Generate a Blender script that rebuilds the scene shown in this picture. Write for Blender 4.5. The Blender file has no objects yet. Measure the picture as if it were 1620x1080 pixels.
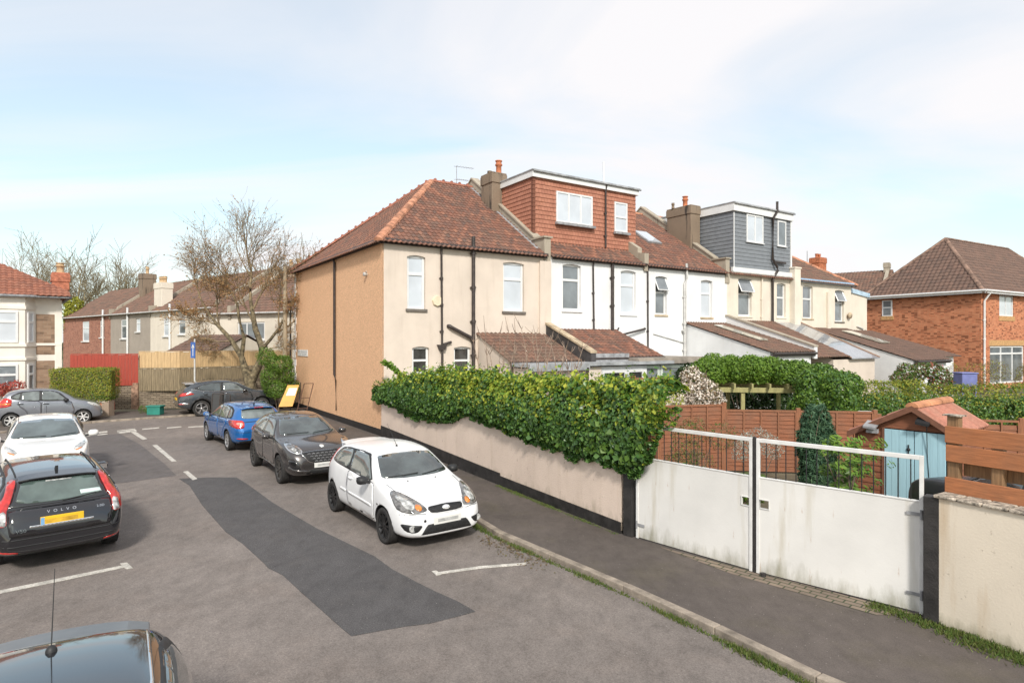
import bpy, bmesh, math, random
import numpy as np
from mathutils import Vector, Matrix
from mathutils.bvhtree import BVHTree
from mathutils.geometry import delaunay_2d_cdt
SC = bpy.context.scene
COL = SC.collection
R = math.radians
random.seed(7); RS = np.random.RandomState(7)
# ---------------------------------------------------------------- camera, sky, sun
FP, HC, CX, CY = 970.0, 3.4, 810.0, 540.0
cam = bpy.data.cameras.new('camera'); cam_o = bpy.data.objects.new('camera', cam); COL.objects.link(cam_o)
cam_o.location = (0, 0, HC); cam_o.rotation_euler = (R(90), 0, 0)
cam.sensor_width = 36; cam.lens = FP/1620*36; cam.clip_end = 3000; cam.clip_start = 0.1
SC.camera = cam_o
SUN_AZ, SUN_EL = R(173), R(38)          # azimuth from +Y clockwise: behind the viewer, a little to the right
W = bpy.data.worlds.new('World'); SC.world = W; W.use_nodes = True
nt = W.node_tree; N = nt.nodes; Lk = nt.links
bg = N['Background']; bg.inputs['Strength'].default_value = 0.148
sky = N.new('ShaderNodeTexSky'); sky.sky_type = 'NISHITA'; sky.sun_disc = False
sky.sun_elevation = SUN_EL; sky.sun_rotation = SUN_AZ; sky.dust_density = 1.5
tc = N.new('ShaderNodeTexCoord')
sx = N.new('ShaderNodeSeparateXYZ'); Lk.new(tc.outputs['Generated'], sx.inputs[0])
mx = N.new('ShaderNodeMath'); mx.operation = 'ADD'; mx.inputs[1].default_value = 0.22; Lk.new(sx.outputs[2], mx.inputs[0])
def wdiv(i):
    d = N.new('ShaderNodeMath'); d.operation = 'DIVIDE'; Lk.new(sx.outputs[i], d.inputs[0]); Lk.new(mx.outputs[0], d.inputs[1]); return d
cb = N.new('ShaderNodeCombineXYZ'); Lk.new(wdiv(0).outputs[0], cb.inputs[0]); Lk.new(wdiv(1).outputs[0], cb.inputs[1])
mp = N.new('ShaderNodeMapping'); mp.inputs['Rotation'].default_value = (0, 0, R(-38)); mp.inputs['Scale'].default_value = (0.55, 1.35, 1); mp.inputs['Location'].default_value = (5.3, 0.4, 0)
Lk.new(cb.outputs[0], mp.inputs[0])
n1 = N.new('ShaderNodeTexNoise'); n1.inputs['Scale'].default_value = 0.85; n1.inputs['Detail'].default_value = 7; n1.inputs['Roughness'].default_value = .52; n1.inputs['Distortion'].default_value = .8
Lk.new(mp.outputs[0], n1.inputs['Vector'])
rp = N.new('ShaderNodeValToRGB'); rp.color_ramp.elements[0].position = .36; rp.color_ramp.elements[0].color = (.42, .42, .42, 1)
rp.color_ramp.elements[1].position = .63; rp.color_ramp.elements[1].color = (.97, .97, .97, 1)
Lk.new(n1.outputs[0], rp.inputs[0])
skm = N.new('ShaderNodeMix'); skm.data_type = 'RGBA'; skm.blend_type = 'MULTIPLY'; skm.inputs[0].default_value = 1
Lk.new(sky.outputs[0], skm.inputs[6]); skm.inputs[7].default_value = (1.18, 1.38, 1.22, 1)
mix = N.new('ShaderNodeMix'); mix.data_type = 'RGBA'; Lk.new(rp.outputs[0], mix.inputs[0])
Lk.new(skm.outputs[2], mix.inputs[6]); mix.inputs[7].default_value = (5.25, 5.12, 5.18, 1)
Lk.new(mix.outputs[2], bg.inputs['Color'])
sl = bpy.data.lights.new('sun', 'SUN'); sl.energy = 2.75; sl.angle = R(7.0); sl.color = (1, .945, .88)
so = bpy.data.objects.new('sun', sl); COL.objects.link(so)
sd = Vector((math.sin(SUN_AZ)*math.cos(SUN_EL), math.cos(SUN_AZ)*math.cos(SUN_EL), math.sin(SUN_EL)))
so.rotation_euler = sd.to_track_quat('Z', 'Y').to_euler(); so.location = (0, 0, 40)
SC.view_settings.view_transform = 'Standard'; SC.view_settings.look = 'None'
SC.view_settings.exposure = 0.36; SC.view_settings.gamma = 1

# ---------------------------------------------------------------- helpers
def G(px, py, z=0.0):
    Y = FP*(HC-z)/(py-CY); return Vector(((px-CX)/FP*Y, Y, z))
def P(px, py, Y):
    return Vector(((px-CX)/FP*Y, Y, HC-(py-CY)/FP*Y))
def lerp(a, b, t): return a+(b-a)*t

class MB:
    def __init__(s): s.v = []; s.f = []; s.m = []; s.uv = []; s.sm = []
    def add(s, vs, fs, mi=0, uv=None, smooth=False):
        b = len(s.v); s.v += [tuple(v) for v in vs]
        for k, f in enumerate(fs):
            s.f.append([b+i for i in f]); s.m.append(mi); s.sm.append(smooth); s.uv.append(uv[k] if uv else None)
    def box(s, x0, x1, y0, y1, z0, z1, mi=0):
        vs = [(x0,y0,z0),(x1,y0,z0),(x1,y1,z0),(x0,y1,z0),(x0,y0,z1),(x1,y0,z1),(x1,y1,z1),(x0,y1,z1)]
        s.add(vs, [(0,3,2,1),(4,5,6,7),(0,1,5,4),(1,2,6,5),(2,3,7,6),(3,0,4,7)], mi)
    def obox(s, a, b, w, z0, z1, mi=0, za=None, zb=None):
        """upright slab from a to b (xy), thickness w centred; za/zb give top heights at the ends"""
        a = Vector(a[:2]); b = Vector(b[:2]); d = (b-a).normalized(); n = Vector((-d.y, d.x))*w/2
        za = z1 if za is None else za; zb = z1 if zb is None else zb
        q = [a-n, b-n, b+n, a+n]
        vs = [(p.x, p.y, z0) for p in q]+[(q[0].x,q[0].y,za),(q[1].x,q[1].y,zb),(q[2].x,q[2].y,zb),(q[3].x,q[3].y,za)]
        L = (b-a).length
        uvs = [None]*6
        def u(p0, p1): return None
        fs = [(0,3,2,1),(4,5,6,7),(0,1,5,4),(1,2,6,5),(2,3,7,6),(3,0,4,7)]
        uvs = [[(0,0),(0,w),(L,w),(L,0)], [(0,0),(L,0),(L,w),(0,w)], [(0,z0),(L,z0),(L,zb),(0,za)], [(0,z0),(w,z0),(w,zb),(0,zb)], [(L,z0),(0,z0),(0,za),(L,zb)], [(w,z0),(0,z0),(0,za),(w,za)]]
        s.add(vs, fs, mi, uvs)
    def prism(s, pts, d, mi=0):
        """closed prism: polygon pts (3d), extruded by vector d"""
        n = len(pts); d = Vector(d); a = [Vector(p) for p in pts]; b = [p+d for p in a]
        fs = [list(range(n))[::-1], list(range(n, 2*n))]+[(i, (i+1) % n, n+(i+1) % n, n+i) for i in range(n)]
        s.add(a+b, fs, mi)
    def tube(s, path, r, k=6, mi=0, cap=True, smooth=True):
        path = [Vector(p) for p in path]; n = len(path)
        rs = r if isinstance(r, (list, tuple)) else [r]*n
        vs = []
        for i, p in enumerate(path):
            t = (path[min(i+1, n-1)]-path[max(i-1, 0)])
            if t.length < 1e-9: t = Vector((0,0,1))
            t.normalize()
            a = t.cross(Vector((0,0,1)))
            if a.length < .05: a = t.cross(Vector((0,1,0)))
            a.normalize(); b = t.cross(a)
            for j in range(k):
                an = 2*math.pi*j/k; vs.append(p+(a*math.cos(an)+b*math.sin(an))*rs[i])
        fs = [(i*k+j, i*k+(j+1) % k, (i+1)*k+(j+1) % k, (i+1)*k+j) for i in range(n-1) for j in range(k)]
        s.add(vs, fs, mi, smooth=smooth)
        if cap: s.add(vs[:k], [tuple(range(k))], mi); s.add(vs[-k:], [tuple(range(k))[::-1]], mi)
    def lathe(s, prof, c=(0,0,0), axis='z', k=20, mi=0, smooth=True):
        vs = []
        for (r, h) in prof:
            for j in range(k):
                a = 2*math.pi*j/k; x, y = r*math.cos(a), r*math.sin(a)
                v = (x, y, h) if axis == 'z' else ((x, h, y) if axis == 'y' else (h, x, y))
                vs.append((v[0]+c[0], v[1]+c[1], v[2]+c[2]))
        fs = [(i*k+j, i*k+(j+1) % k, (i+1)*k+(j+1) % k, (i+1)*k+j) for i in range(len(prof)-1) for j in range(k)]
        s.add(vs, fs, mi, smooth=smooth)
    def merge(s, o, M=None):
        b = len(s.v); s.v += [tuple(M @ Vector(v)) if M else v for v in o.v]
        s.f += [[b+i for i in f] for f in o.f]; s.m += o.m; s.uv += o.uv; s.sm += o.sm
    def mesh(s, name, mats, recalc=False):
        me = bpy.data.meshes.new(name); me.from_pydata(s.v, [], s.f)
        for m in mats: me.materials.append(m)
        me.polygons.foreach_set('material_index', s.m); me.polygons.foreach_set('use_smooth', s.sm)
        if any(u is not None for u in s.uv):
            ul = me.uv_layers.new(name='UVMap').data; i = 0
            for f, u in zip(s.f, s.uv):
                for k in range(len(f)):
                    ul[i].uv = u[k] if u is not None else (0, 0)
                    i += 1
        if recalc:
            bm = bmesh.new(); bm.from_mesh(me); bmesh.ops.recalc_face_normals(bm, faces=bm.faces[:]); bm.to_mesh(me); bm.free()
        me.update(); return me
    def build(s, name, mats, parent=None, bevel=0, recalc=True):
        if not isinstance(mats, (list, tuple)): mats = [mats]
        o = bpy.data.objects.new(name, s.mesh(name, mats, recalc)); COL.objects.link(o)
        if parent: o.parent = parent
        if bevel:
            b = o.modifiers.new('bevel', 'BEVEL'); b.width = bevel; b.segments = 2; b.limit_method = 'ANGLE'; b.angle_limit = R(40)
        return o
def meshobj(name, me, parent=None):
    o = bpy.data.objects.new(name, me); COL.objects.link(o)
    if parent: o.parent = parent
    return o
def tag(o, label, cat, group=None, kind=None):
    o['label'] = label; o['category'] = cat
    if group: o['group'] = group
    if kind: o['kind'] = kind
    return o
def struct(o): o['kind'] = 'structure'; return o
def empty(name, loc, rz=0, label=None, cat=None, group=None):
    o = bpy.data.objects.new(name, None); COL.objects.link(o); o.location = loc; o.rotation_euler = (0, 0, rz); o.empty_display_size = .3
    if label: tag(o, label, cat, group)
    return o

# ---------------------------------------------------------------- materials
MATS = {}
def newmat(name):
    m = bpy.data.materials.new(name); m.use_nodes = True; MATS[name] = m
    return m, m.node_tree.nodes, m.node_tree.links, m.node_tree.nodes['Principled BSDF']
def nz(N, L, vec, scale, detail=4, rough=.55, out=0):
    n = N.new('ShaderNodeTexNoise'); n.inputs['Scale'].default_value = scale; n.inputs['Detail'].default_value = detail; n.inputs['Roughness'].default_value = rough
    if vec is not None: L.new(vec, n.inputs['Vector'])
    return n.outputs[out]
def ramp(N, L, src, stops):
    r = N.new('ShaderNodeValToRGB'); e = r.color_ramp.elements
    while len(e) < len(stops): e.new(.5)
    for i, (p, c) in enumerate(stops):
        e[i].position = p; e[i].color = (*c, 1) if len(c) == 3 else c
    L.new(src, r.inputs[0]); return r.outputs[0]
def mixc(N, L, fac, a, b, mode='MIX'):
    m = N.new('ShaderNodeMix'); m.data_type = 'RGBA'; m.blend_type = mode
    for s, v in ((0, fac), (6, a), (7, b)):
        if hasattr(v, 'links'): L.new(v, m.inputs[s])
        elif s == 0: m.inputs[0].default_value = v
        else: m.inputs[s].default_value = (*v, 1)
    return m.outputs[2]
def bump(N, L, B, h, st, dist=.02, prev=None):
    b = N.new('ShaderNodeBump'); b.inputs['Strength'].default_value = st; b.inputs['Distance'].default_value = dist
    L.new(h, b.inputs['Height'])
    if prev is not None: L.new(prev, b.inputs['Normal'])
    L.new(b.outputs[0], B.inputs['Normal']); return b.outputs[0]
def mapping(N, L, vec, sc=(1,1,1), rot=(0,0,0), loc=(0,0,0)):
    m = N.new('ShaderNodeMapping'); m.inputs['Scale'].default_value = sc; m.inputs['Rotation'].default_value = rot; m.inputs['Location'].default_value = loc
    L.new(vec, m.inputs[0]); return m.outputs[0]
def coord(N, k='Object'): return N.new('ShaderNodeTexCoord').outputs[k]

def M_plain(name, c, rough=.6, metal=0, var=.12, vs=3, bmp=0, bs=40, coat=0, spec=.5, fine=0, fs=120):
    if name in MATS: return MATS[name]
    m, N, L, B = newmat(name); v = coord(N)
    f = nz(N, L, v, vs)
    lo = tuple(x*(1-var*1.6) for x in c); hi = tuple(min(1, x*(1+var*1.1)) for x in c)
    col = ramp(N, L, f, [(.3, lo), (.7, hi)])
    if fine:
        f2 = nz(N, L, v, fs, 2); col = mixc(N, L, 1, col, ramp(N, L, f2, [(.3, (1-fine,)*3), (.7, (1+fine,)*3)]), 'MULTIPLY')
    L.new(col, B.inputs['Base Color']); B.inputs['Roughness'].default_value = rough; B.inputs['Metallic'].default_value = metal
    B.inputs['Coat Weight'].default_value = coat; B.inputs['Coat Roughness'].default_value = .03; B.inputs['Specular IOR Level'].default_value = spec
    if bmp: bump(N, L, B, nz(N, L, v, bs, 3), bmp, .02)
    return m
def M_render(name, c, stain=(.30,.24,.16), amt=.5, bmp=.35, bs=60, low=0, green=0, speck=0, streak=.5):
    """painted cement render with rain streaks and blotches; low = height of dirt along the foot"""
    m, N, L, B = newmat(name); v = coord(N)
    col = ramp(N, L, nz(N, L, v, 1.1, 6), [(.3, tuple(x*.90 for x in c)), (.65, tuple(min(1, x*1.04) for x in c))])
    st = nz(N, L, mapping(N, L, v, (2.2, 2.2, .22)), 2.0, 6, .6)
    f = ramp(N, L, st, [(.55, (0,0,0)), (.78, (streak*amt,)*3)])
    col = mixc(N, L, f, col, stain)
    if low:
        s = N.new('ShaderNodeSeparateXYZ'); L.new(v, s.inputs[0])
        a = N.new('ShaderNodeMath'); a.operation = 'MULTIPLY_ADD'; a.inputs[1].default_value = -1/low; a.inputs[2].default_value = 1.0; L.new(s.outputs[2], a.inputs[0])
        b = N.new('ShaderNodeMath'); b.operation = 'MULTIPLY'; L.new(a.outputs[0], b.inputs[0]); L.new(nz(N, L, mapping(N, L, v, (1, 1, .3)), 5, 6, .65), b.inputs[1])
        g = ramp(N, L, b.outputs[0], [(.30, (0,0,0)), (.62, (.75,)*3)])
        col = mixc(N, L, g, col, (.16,.15,.07) if green else (.20,.14,.09))
    if speck:
        p = nz(N, L, mapping(N, L, v, (1,1,.6)), 14, 3, .7); col = mixc(N, L, ramp(N, L, p, [(.66, (0,0,0)), (.72, (speck,)*3)]), col, (.20,.15,.10))
    L.new(col, B.inputs['Base Color']); B.inputs['Roughness'].default_value = .85
    if name == 'weathered_white_gate':
        r1 = nz(N, L, mapping(N, L, v, (5, 5, .8), loc=(3,3,0)), 3.5, 5, .6); col = mixc(N, L, ramp(N, L, r1, [(.66, (0,0,0)), (.74, (.5,)*3)]), col, (.36,.17,.06)); L.new(col, B.inputs['Base Color'])
    if bmp:
        bump(N, L, B, nz(N, L, v, bs, 4, .6), bmp, .012)
    return m
def M_pebble(name, c):
    m, N, L, B = newmat(name); v = coord(N)
    big = nz(N, L, v, .8, 5)
    vo = N.new('ShaderNodeTexVoronoi'); vo.inputs['Scale'].default_value = 34; L.new(v, vo.inputs['Vector'])
    sp = ramp(N, L, vo.outputs['Color'], [(.1, tuple(x*.66 for x in c)), (.5, c), (.9, tuple(min(1, x*1.28) for x in c))])
    n2 = nz(N, L, v, 9, 5, .7)
    col = mixc(N, L, .35, sp, ramp(N, L, n2, [(.3, tuple(x*.8 for x in c)), (.7, tuple(x*1.15 for x in c))]))
    col = mixc(N, L, ramp(N, L, big, [(.35, (0,0,0)), (.7, (.35,)*3)]), col, tuple(x*.86 for x in c))
    L.new(col, B.inputs['Base Color']); B.inputs['Roughness'].default_value = .9
    bump(N, L, B, vo.outputs['Distance'], .7, .012)
    return m
def M_tile(name, cols, moss=.3, mossc=(.16,.12,.08), rough=.8, seed=0):
    """UV in tile units: one random colour per tile, weathering on top"""
    m, N, L, B = newmat(name); uv = coord(N, 'UV'); v = coord(N)
    vm = N.new('ShaderNodeVectorMath'); vm.operation = 'FLOOR'; L.new(uv, vm.inputs[0])
    wn = N.new('ShaderNodeTexWhiteNoise'); wn.noise_dimensions = '2D'; L.new(vm.outputs[0], wn.inputs['Vector'])
    k = len(cols); col = ramp(N, L, wn.outputs['Value'], [(i/max(1, k-1), c) for i, c in enumerate(cols)])
    n = nz(N, L, v, 1.6, 6, .65)
    col = mixc(N, L, ramp(N, L, n, [(.45, (0,0,0)), (.72, (moss,)*3)]), col, mossc)
    n3 = nz(N, L, v, 22, 4, .7)
    col = mixc(N, L, 1, col, ramp(N, L, n3, [(.25, (.72,)*3), (.75, (1.22,)*3)]), 'MULTIPLY')
    L.new(col, B.inputs['Base Color']); B.inputs['Roughness'].default_value = rough
    bump(N, L, B, n3, .3, .01)
    return m
def M_brick(name, c1, c2, mortar, bw=.225, bh=.075, dark=.5, mort=.01, stack=False):
    m, N, L, B = newmat(name); uv = coord(N, 'UV'); v = coord(N)
    b = N.new('ShaderNodeTexBrick'); L.new(uv, b.inputs['Vector']); b.inputs['Scale'].default_value = 1
    b.inputs['Brick Width'].default_value = bw; b.inputs['Row Height'].default_value = bh; b.inputs['Mortar Size'].default_value = mort
    b.inputs['Mortar Smooth'].default_value = .3; b.inputs['Bias'].default_value = -.1
    b.inputs['Color1'].default_value = (*c1, 1); b.inputs['Color2'].default_value = (*c2, 1); b.inputs['Mortar'].default_value = (*mortar, 1)
    col = b.outputs['Color']
    # dark burnt bricks scattered in bands
    uvm = mapping(N, L, uv, (1/bw, 1/bh, 1)); fl = N.new('ShaderNodeVectorMath'); fl.operation = 'FLOOR'; L.new(uvm, fl.inputs[0])
    wn = N.new('ShaderNodeTexWhiteNoise'); wn.noise_dimensions = '2D'; L.new(fl.outputs[0], wn.inputs['Vector'])
    big = nz(N, L, mapping(N, L, uv, (.5, 2.2, 1)), 1.3, 4)
    mm = N.new('ShaderNodeMath'); mm.operation = 'MULTIPLY'; L.new(wn.outputs['Value'], mm.inputs[0]); L.new(big, mm.inputs[1])
    col = mixc(N, L, ramp(N, L, mm.outputs[0], [(.36, (0,0,0)), (.42, (dark,)*3)]), col, tuple(x*.3 for x in c1))
    col = mixc(N, L, 1, col, ramp(N, L, nz(N, L, v, 2, 6), [(.3, (.82,)*3), (.7, (1.12,)*3)]), 'MULTIPLY')
    L.new(col, B.inputs['Base Color']); B.inputs['Roughness'].default_value = .85
    bump(N, L, B, b.outputs['Fac'], -.4, .01)
    return m
def M_wood(name, c, grain=(.5,.5,10), var=.35, rough=.75, grey=0):
    m, N, L, B = newmat(name); v = coord(N)
    n = nz(N, L, mapping(N, L, v, grain), 4, 6, .6)
    col = ramp(N, L, n, [(.28, tuple(x*(1-var) for x in c)), (.72, tuple(min(1, x*(1+var*.5)) for x in c))])
    if grey: col = mixc(N, L, ramp(N, L, nz(N, L, v, 1.7, 6, .65), [(.42, (0,0,0)), (.7, (grey,)*3)]), col, (.13,.11,.08))
    L.new(col, B.inputs['Base Color']); B.inputs['Roughness'].default_value = rough
    bump(N, L, B, n, .35, .01); return m
def M_leaf(name, cols, rough=.45, trans=.25, spec=.35):
    m, N, L, B = newmat(name)
    g = N.new('ShaderNodeNewGeometry'); k = len(cols)
    col = ramp(N, L, g.outputs['Random Per Island'], [(i/max(1, k-1), c) for i, c in enumerate(cols)])
    L.new(col, B.inputs['Base Color']); B.inputs['Roughness'].default_value = rough; B.inputs['Specular IOR Level'].default_value = spec
    if trans:
        t = N.new('ShaderNodeBsdfTranslucent'); L.new(col, t.inputs[0]); mx = N.new('ShaderNodeMixShader'); mx.inputs[0].default_value = trans
        L.new(B.outputs[0], mx.inputs[1]); L.new(t.outputs[0], mx.inputs[2]); L.new(mx.outputs[0], N['Material Output'].inputs[0])
    return m
def M_asphalt(name, c, speck=.35, blot=.2, wet=0, brown=(.2,.15,.11)):
    m, N, L, B = newmat(name); v = coord(N)
    col = ramp(N, L, nz(N, L, v, .35, 8, .6), [(.3, tuple(x*(1-blot) for x in c)), (.7, tuple(x*(1+blot*.8) for x in c))])
    col = mixc(N, L, ramp(N, L, nz(N, L, mapping(N, L, v, loc=(7,3,0)), .8, 7, .7), [(.5, (0,0,0)), (.75, (.35,)*3)]), col, brown)
    f = nz(N, L, v, 55, 4, .85)
    col = mixc(N, L, 1, col, ramp(N, L, f, [(.3, (1-speck,)*3), (.7, (1+speck,)*3)]), 'MULTIPLY')
    col = mixc(N, L, 1, col, ramp(N, L, nz(N, L, mapping(N, L, v, (1,.6,1), loc=(2,9,0)), 4.5, 8, .75), [(.32, (.80,)*3), (.5, (1,1,1)), (.68, (1.16,)*3)]), 'MULTIPLY')
    oil = nz(N, L, mapping(N, L, v, (1,1,1), loc=(11,4,0)), .9, 8, .72); col = mixc(N, L, ramp(N, L, oil, [(.64, (0,0,0)), (.71, (.45,)*3)]), col, tuple(x*.45 for x in c))
    vo = N.new('ShaderNodeTexVoronoi'); vo.inputs['Scale'].default_value = 28; L.new(v, vo.inputs['Vector'])
    w = N.new('ShaderNodeSeparateColor'); L.new(vo.outputs['Color'], w.inputs[0])
    s1 = ramp(N, L, vo.outputs['Distance'], [(.10, (1,1,1)), (.2, (0,0,0))]); s2 = ramp(N, L, w.outputs[0], [(.93, (0,0,0)), (.95, (1,1,1))])
    mm = mixc(N, L, 1, s1, s2, 'MULTIPLY'); sc = N.new('ShaderNodeMath'); sc.operation = 'MULTIPLY'; sc.inputs[1].default_value = .55; L.new(mm, sc.inputs[0])
    col = mixc(N, L, sc.outputs[0], col, (.5,.46,.42))
    # fine hairline cracks
    cr = N.new('ShaderNodeTexVoronoi'); cr.feature = 'DISTANCE_TO_EDGE'; cr.inputs['Scale'].default_value = .42
    dv = N.new('ShaderNodeVectorMath'); dv.operation = 'ADD'; L.new(v, dv.inputs[0])
    nn = N.new('ShaderNodeTexNoise'); nn.inputs['Scale'].default_value = 1.5; nn.inputs['Detail'].default_value = 6; L.new(v, nn.inputs['Vector']); L.new(nn.outputs['Color'], dv.inputs[1]); L.new(dv.outputs[0], cr.inputs['Vector'])
    ck = ramp(N, L, cr.outputs['Distance'], [(.0, (.35,)*3), (.006, (0,0,0))])
    ckm = mixc(N, L, 1, ck, ramp(N, L, nz(N, L, v, .25, 3), [(.52, (0,0,0)), (.6, (1,1,1))]), 'MULTIPLY')
    col = mixc(N, L, ckm, col, tuple(x*.35 for x in c))
    L.new(col, B.inputs['Base Color']); B.inputs['Roughness'].default_value = .85; B.inputs['Specular IOR Level'].default_value = .3
    bump(N, L, B, f, .5, .008)
    return m
def M_paint(name, c, metal=.0, rough=.25, coat=1, flake=0):
    m, N, L, B = newmat(name); v = coord(N)
    d = nz(N, L, v, 6, 5, .6)
    L.new(ramp(N, L, d, [(.3, tuple(x*.96 for x in c)), (.7, tuple(min(1, x*1.03) for x in c))]), B.inputs['Base Color'])
    B.inputs['Metallic'].default_value = metal; B.inputs['Coat Weight'].default_value = coat; B.inputs['Coat Roughness'].default_value = .02
    L.new(ramp(N, L, d, [(.3, (rough*.85,)*3), (.7, (rough*1.25,)*3)]), B.inputs['Roughness'])
    return m
def M_glass(name, c, rough=.04, var=.3, vs=2.5, spec=.7, bmp=.0):
    m, N, L, B = newmat(name); v = coord(N)
    L.new(ramp(N, L, nz(N, L, v, vs, 3), [(.35, tuple(x*(1-var) for x in c)), (.65, tuple(min(1, x*(1+var)) for x in c))]), B.inputs['Base Color'])
    B.inputs['Roughness'].default_value = rough; B.inputs['Specular IOR Level'].default_value = spec; B.inputs['Coat Weight'].default_value = .8; B.inputs['Coat Roughness'].default_value = .01
    if bmp: bump(N, L, B, nz(N, L, v, 1.2, 2), bmp, .02)
    return m

m_white = M_plain('white_upvc', (.74,.74,.735), .35, var=.04, spec=.5)
m_white_paint = M_plain('white_paint', (.70,.69,.67), .55, var=.08, vs=6)
m_blackpl = M_plain('black_plastic', (.022,.021,.022), .5, var=.2)
m_pipe = M_plain('black_pipe_paint', (.05,.038,.034), .5, var=.3, vs=9)
m_greypipe = M_plain('grey_pipe_paint', (.55,.54,.52), .5, var=.15)
m_lead = M_plain('lead_flashing', (.30,.30,.31), .6, var=.25, vs=5)
m_felt = M_plain('grey_roof_felt', (.34,.35,.36), .75, var=.25, vs=3, bmp=.3)
m_concrete = M_render('weathered_render', (.38,.33,.26), (.13,.10,.07), 1.4, .5, 30, streak=.7)
m_chimney = M_render('sooty_render', (.235,.175,.125), (.05,.04,.033), 2.0, .6, 25, streak=.9, speck=.5)
m_pot = M_plain('terracotta', (.50,.17,.08), .8, var=.15, vs=6)
m_pot2 = M_plain('buff_clay', (.55,.38,.22), .8, var=.15, vs=6)
m_cream = M_render('cream_render', (.67,.575,.49), (.44,.35,.27), .7, .35)
m_cream2 = M_render('pale_cream_render', (.72,.65,.55), (.42,.33,.24), .5, .3)
m_whitewall = M_render('white_render', (.77,.77,.77), (.55,.51,.46), .32, .3)
m_pebble = M_pebble('ochre_pebbledash', (.74,.445,.26))
m_pane_sky = M_glass('sky_and_net_glass', (.56,.60,.65), .05, .10, .8)  # pale base colour stands in for reflected sky as well as net curtains
m_pane_mid = M_glass('mid_grey_glass', (.17,.19,.205), .04, .28, 1.0)  # mid-grey base colour, between the pale and dark panes
m_pane_dark = M_glass('dark_window_glass', (.045,.045,.045), .03, .5, 3)
m_sill = M_plain('dark_sill', (.16,.14,.12), .8, var=.2)
m_stone_sill = M_plain('stone_sill', (.48,.38,.26), .8, var=.25)
TILE_A = M_tile('clay_pantile', [(.135,.068,.048), (.235,.100,.064), (.17,.082,.058), (.30,.135,.085), (.12,.070,.055), (.20,.098,.068)], .6, (.12,.095,.075))
TILE_B = M_tile('red_clay_tile', [(.28,.085,.04), (.35,.12,.06), (.22,.075,.04)], .35, (.12,.09,.06))
TILE_DK = M_tile('brown_concrete_tile', [(.14,.085,.064), (.17,.10,.074), (.115,.072,.056)], .3, (.09,.075,.06))
TILE_LEAN = M_tile('old_brown_tile', [(.16,.09,.065), (.21,.115,.08), (.12,.075,.058)], .5, (.12,.11,.08))
m_hiptile = M_plain('ridge_tile_clay', (.48,.22,.13), .85, var=.35, vs=4, bmp=.3)
def rib_roof(o, ax, up, L, S, mat, name='roof', parent=None, tw=.2, th=.30, clips=(), amp=.05, step=.022, flip=False, build=True):
    """real ribbed roof surface: origin o, along-vector ax, up-slope vector up, size L x S, clipped by planes"""
    o = Vector(o); ax = Vector(ax).normalized(); up = Vector(up).normalized(); n = ax.cross(up)
    if n.z < 0: n = -n
    k = max(2, int(round(L/tw))); tw = L/k; sub = 4
    xs = [i*tw/sub for i in range(k*sub+1)]
    hs = [amp*(0.5-0.5*math.cos(2*math.pi*i/sub)) for i in range(k*sub+1)]
    rows = max(1, int(math.ceil(S/th))); V = []; F = []; UV = []
    nx = len(xs)
    for r in range(rows):
        s0 = r*th; s1 = min(S, (r+1)*th)
        j = ((r*7919) % 13)/13*.006
        for (s, e) in ((s0, step+j), (s1, 0)):
            for x, h in zip(xs, hs): V.append(o+ax*x+up*s+n*(h+e))
        b = r*2*nx
        for i in range(nx-1):
            F.append((b+i, b+i+1, b+nx+i+1, b+nx+i)); u0, u1 = xs[i]/tw, xs[i+1]/tw
            e = 1e-3; ui = math.floor((u0+u1)/2)
            UV.append([(u0+e, r+.02), (u1-e, r+.02), (u1-e, r+.98), (u0+e, r+.98)])
            if r+1 < rows: F.append((b+nx+i, b+nx+i+1, b+2*nx+i+1, b+2*nx+i)); UV.append([(u0+e, r+.98), (u1-e, r+.98), (u1-e, r+.99), (u0+e, r+.99)])
            else: pass
    mb = MB(); mb.add(V, F, 0, UV)
    me = mb.mesh(name, [mat])
    bm = bmesh.new(); bm.from_mesh(me)
    for (pc, pn) in clips:
        bmesh.ops.bisect_plane(bm, geom=bm.verts[:]+bm.edges[:]+bm.faces[:], plane_co=pc, plane_no=pn, clear_outer=True, dist=1e-5)
    for f in bm.faces:
        if f.normal.dot(n) < -.3: f.normal_flip()
    bm.to_mesh(me); bm.free()
    ob = meshobj(name, me, parent)
    sl_ = ob.modifiers.new('thick', 'SOLIDIFY'); sl_.thickness = .03; sl_.offset = -1
    return ob
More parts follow.
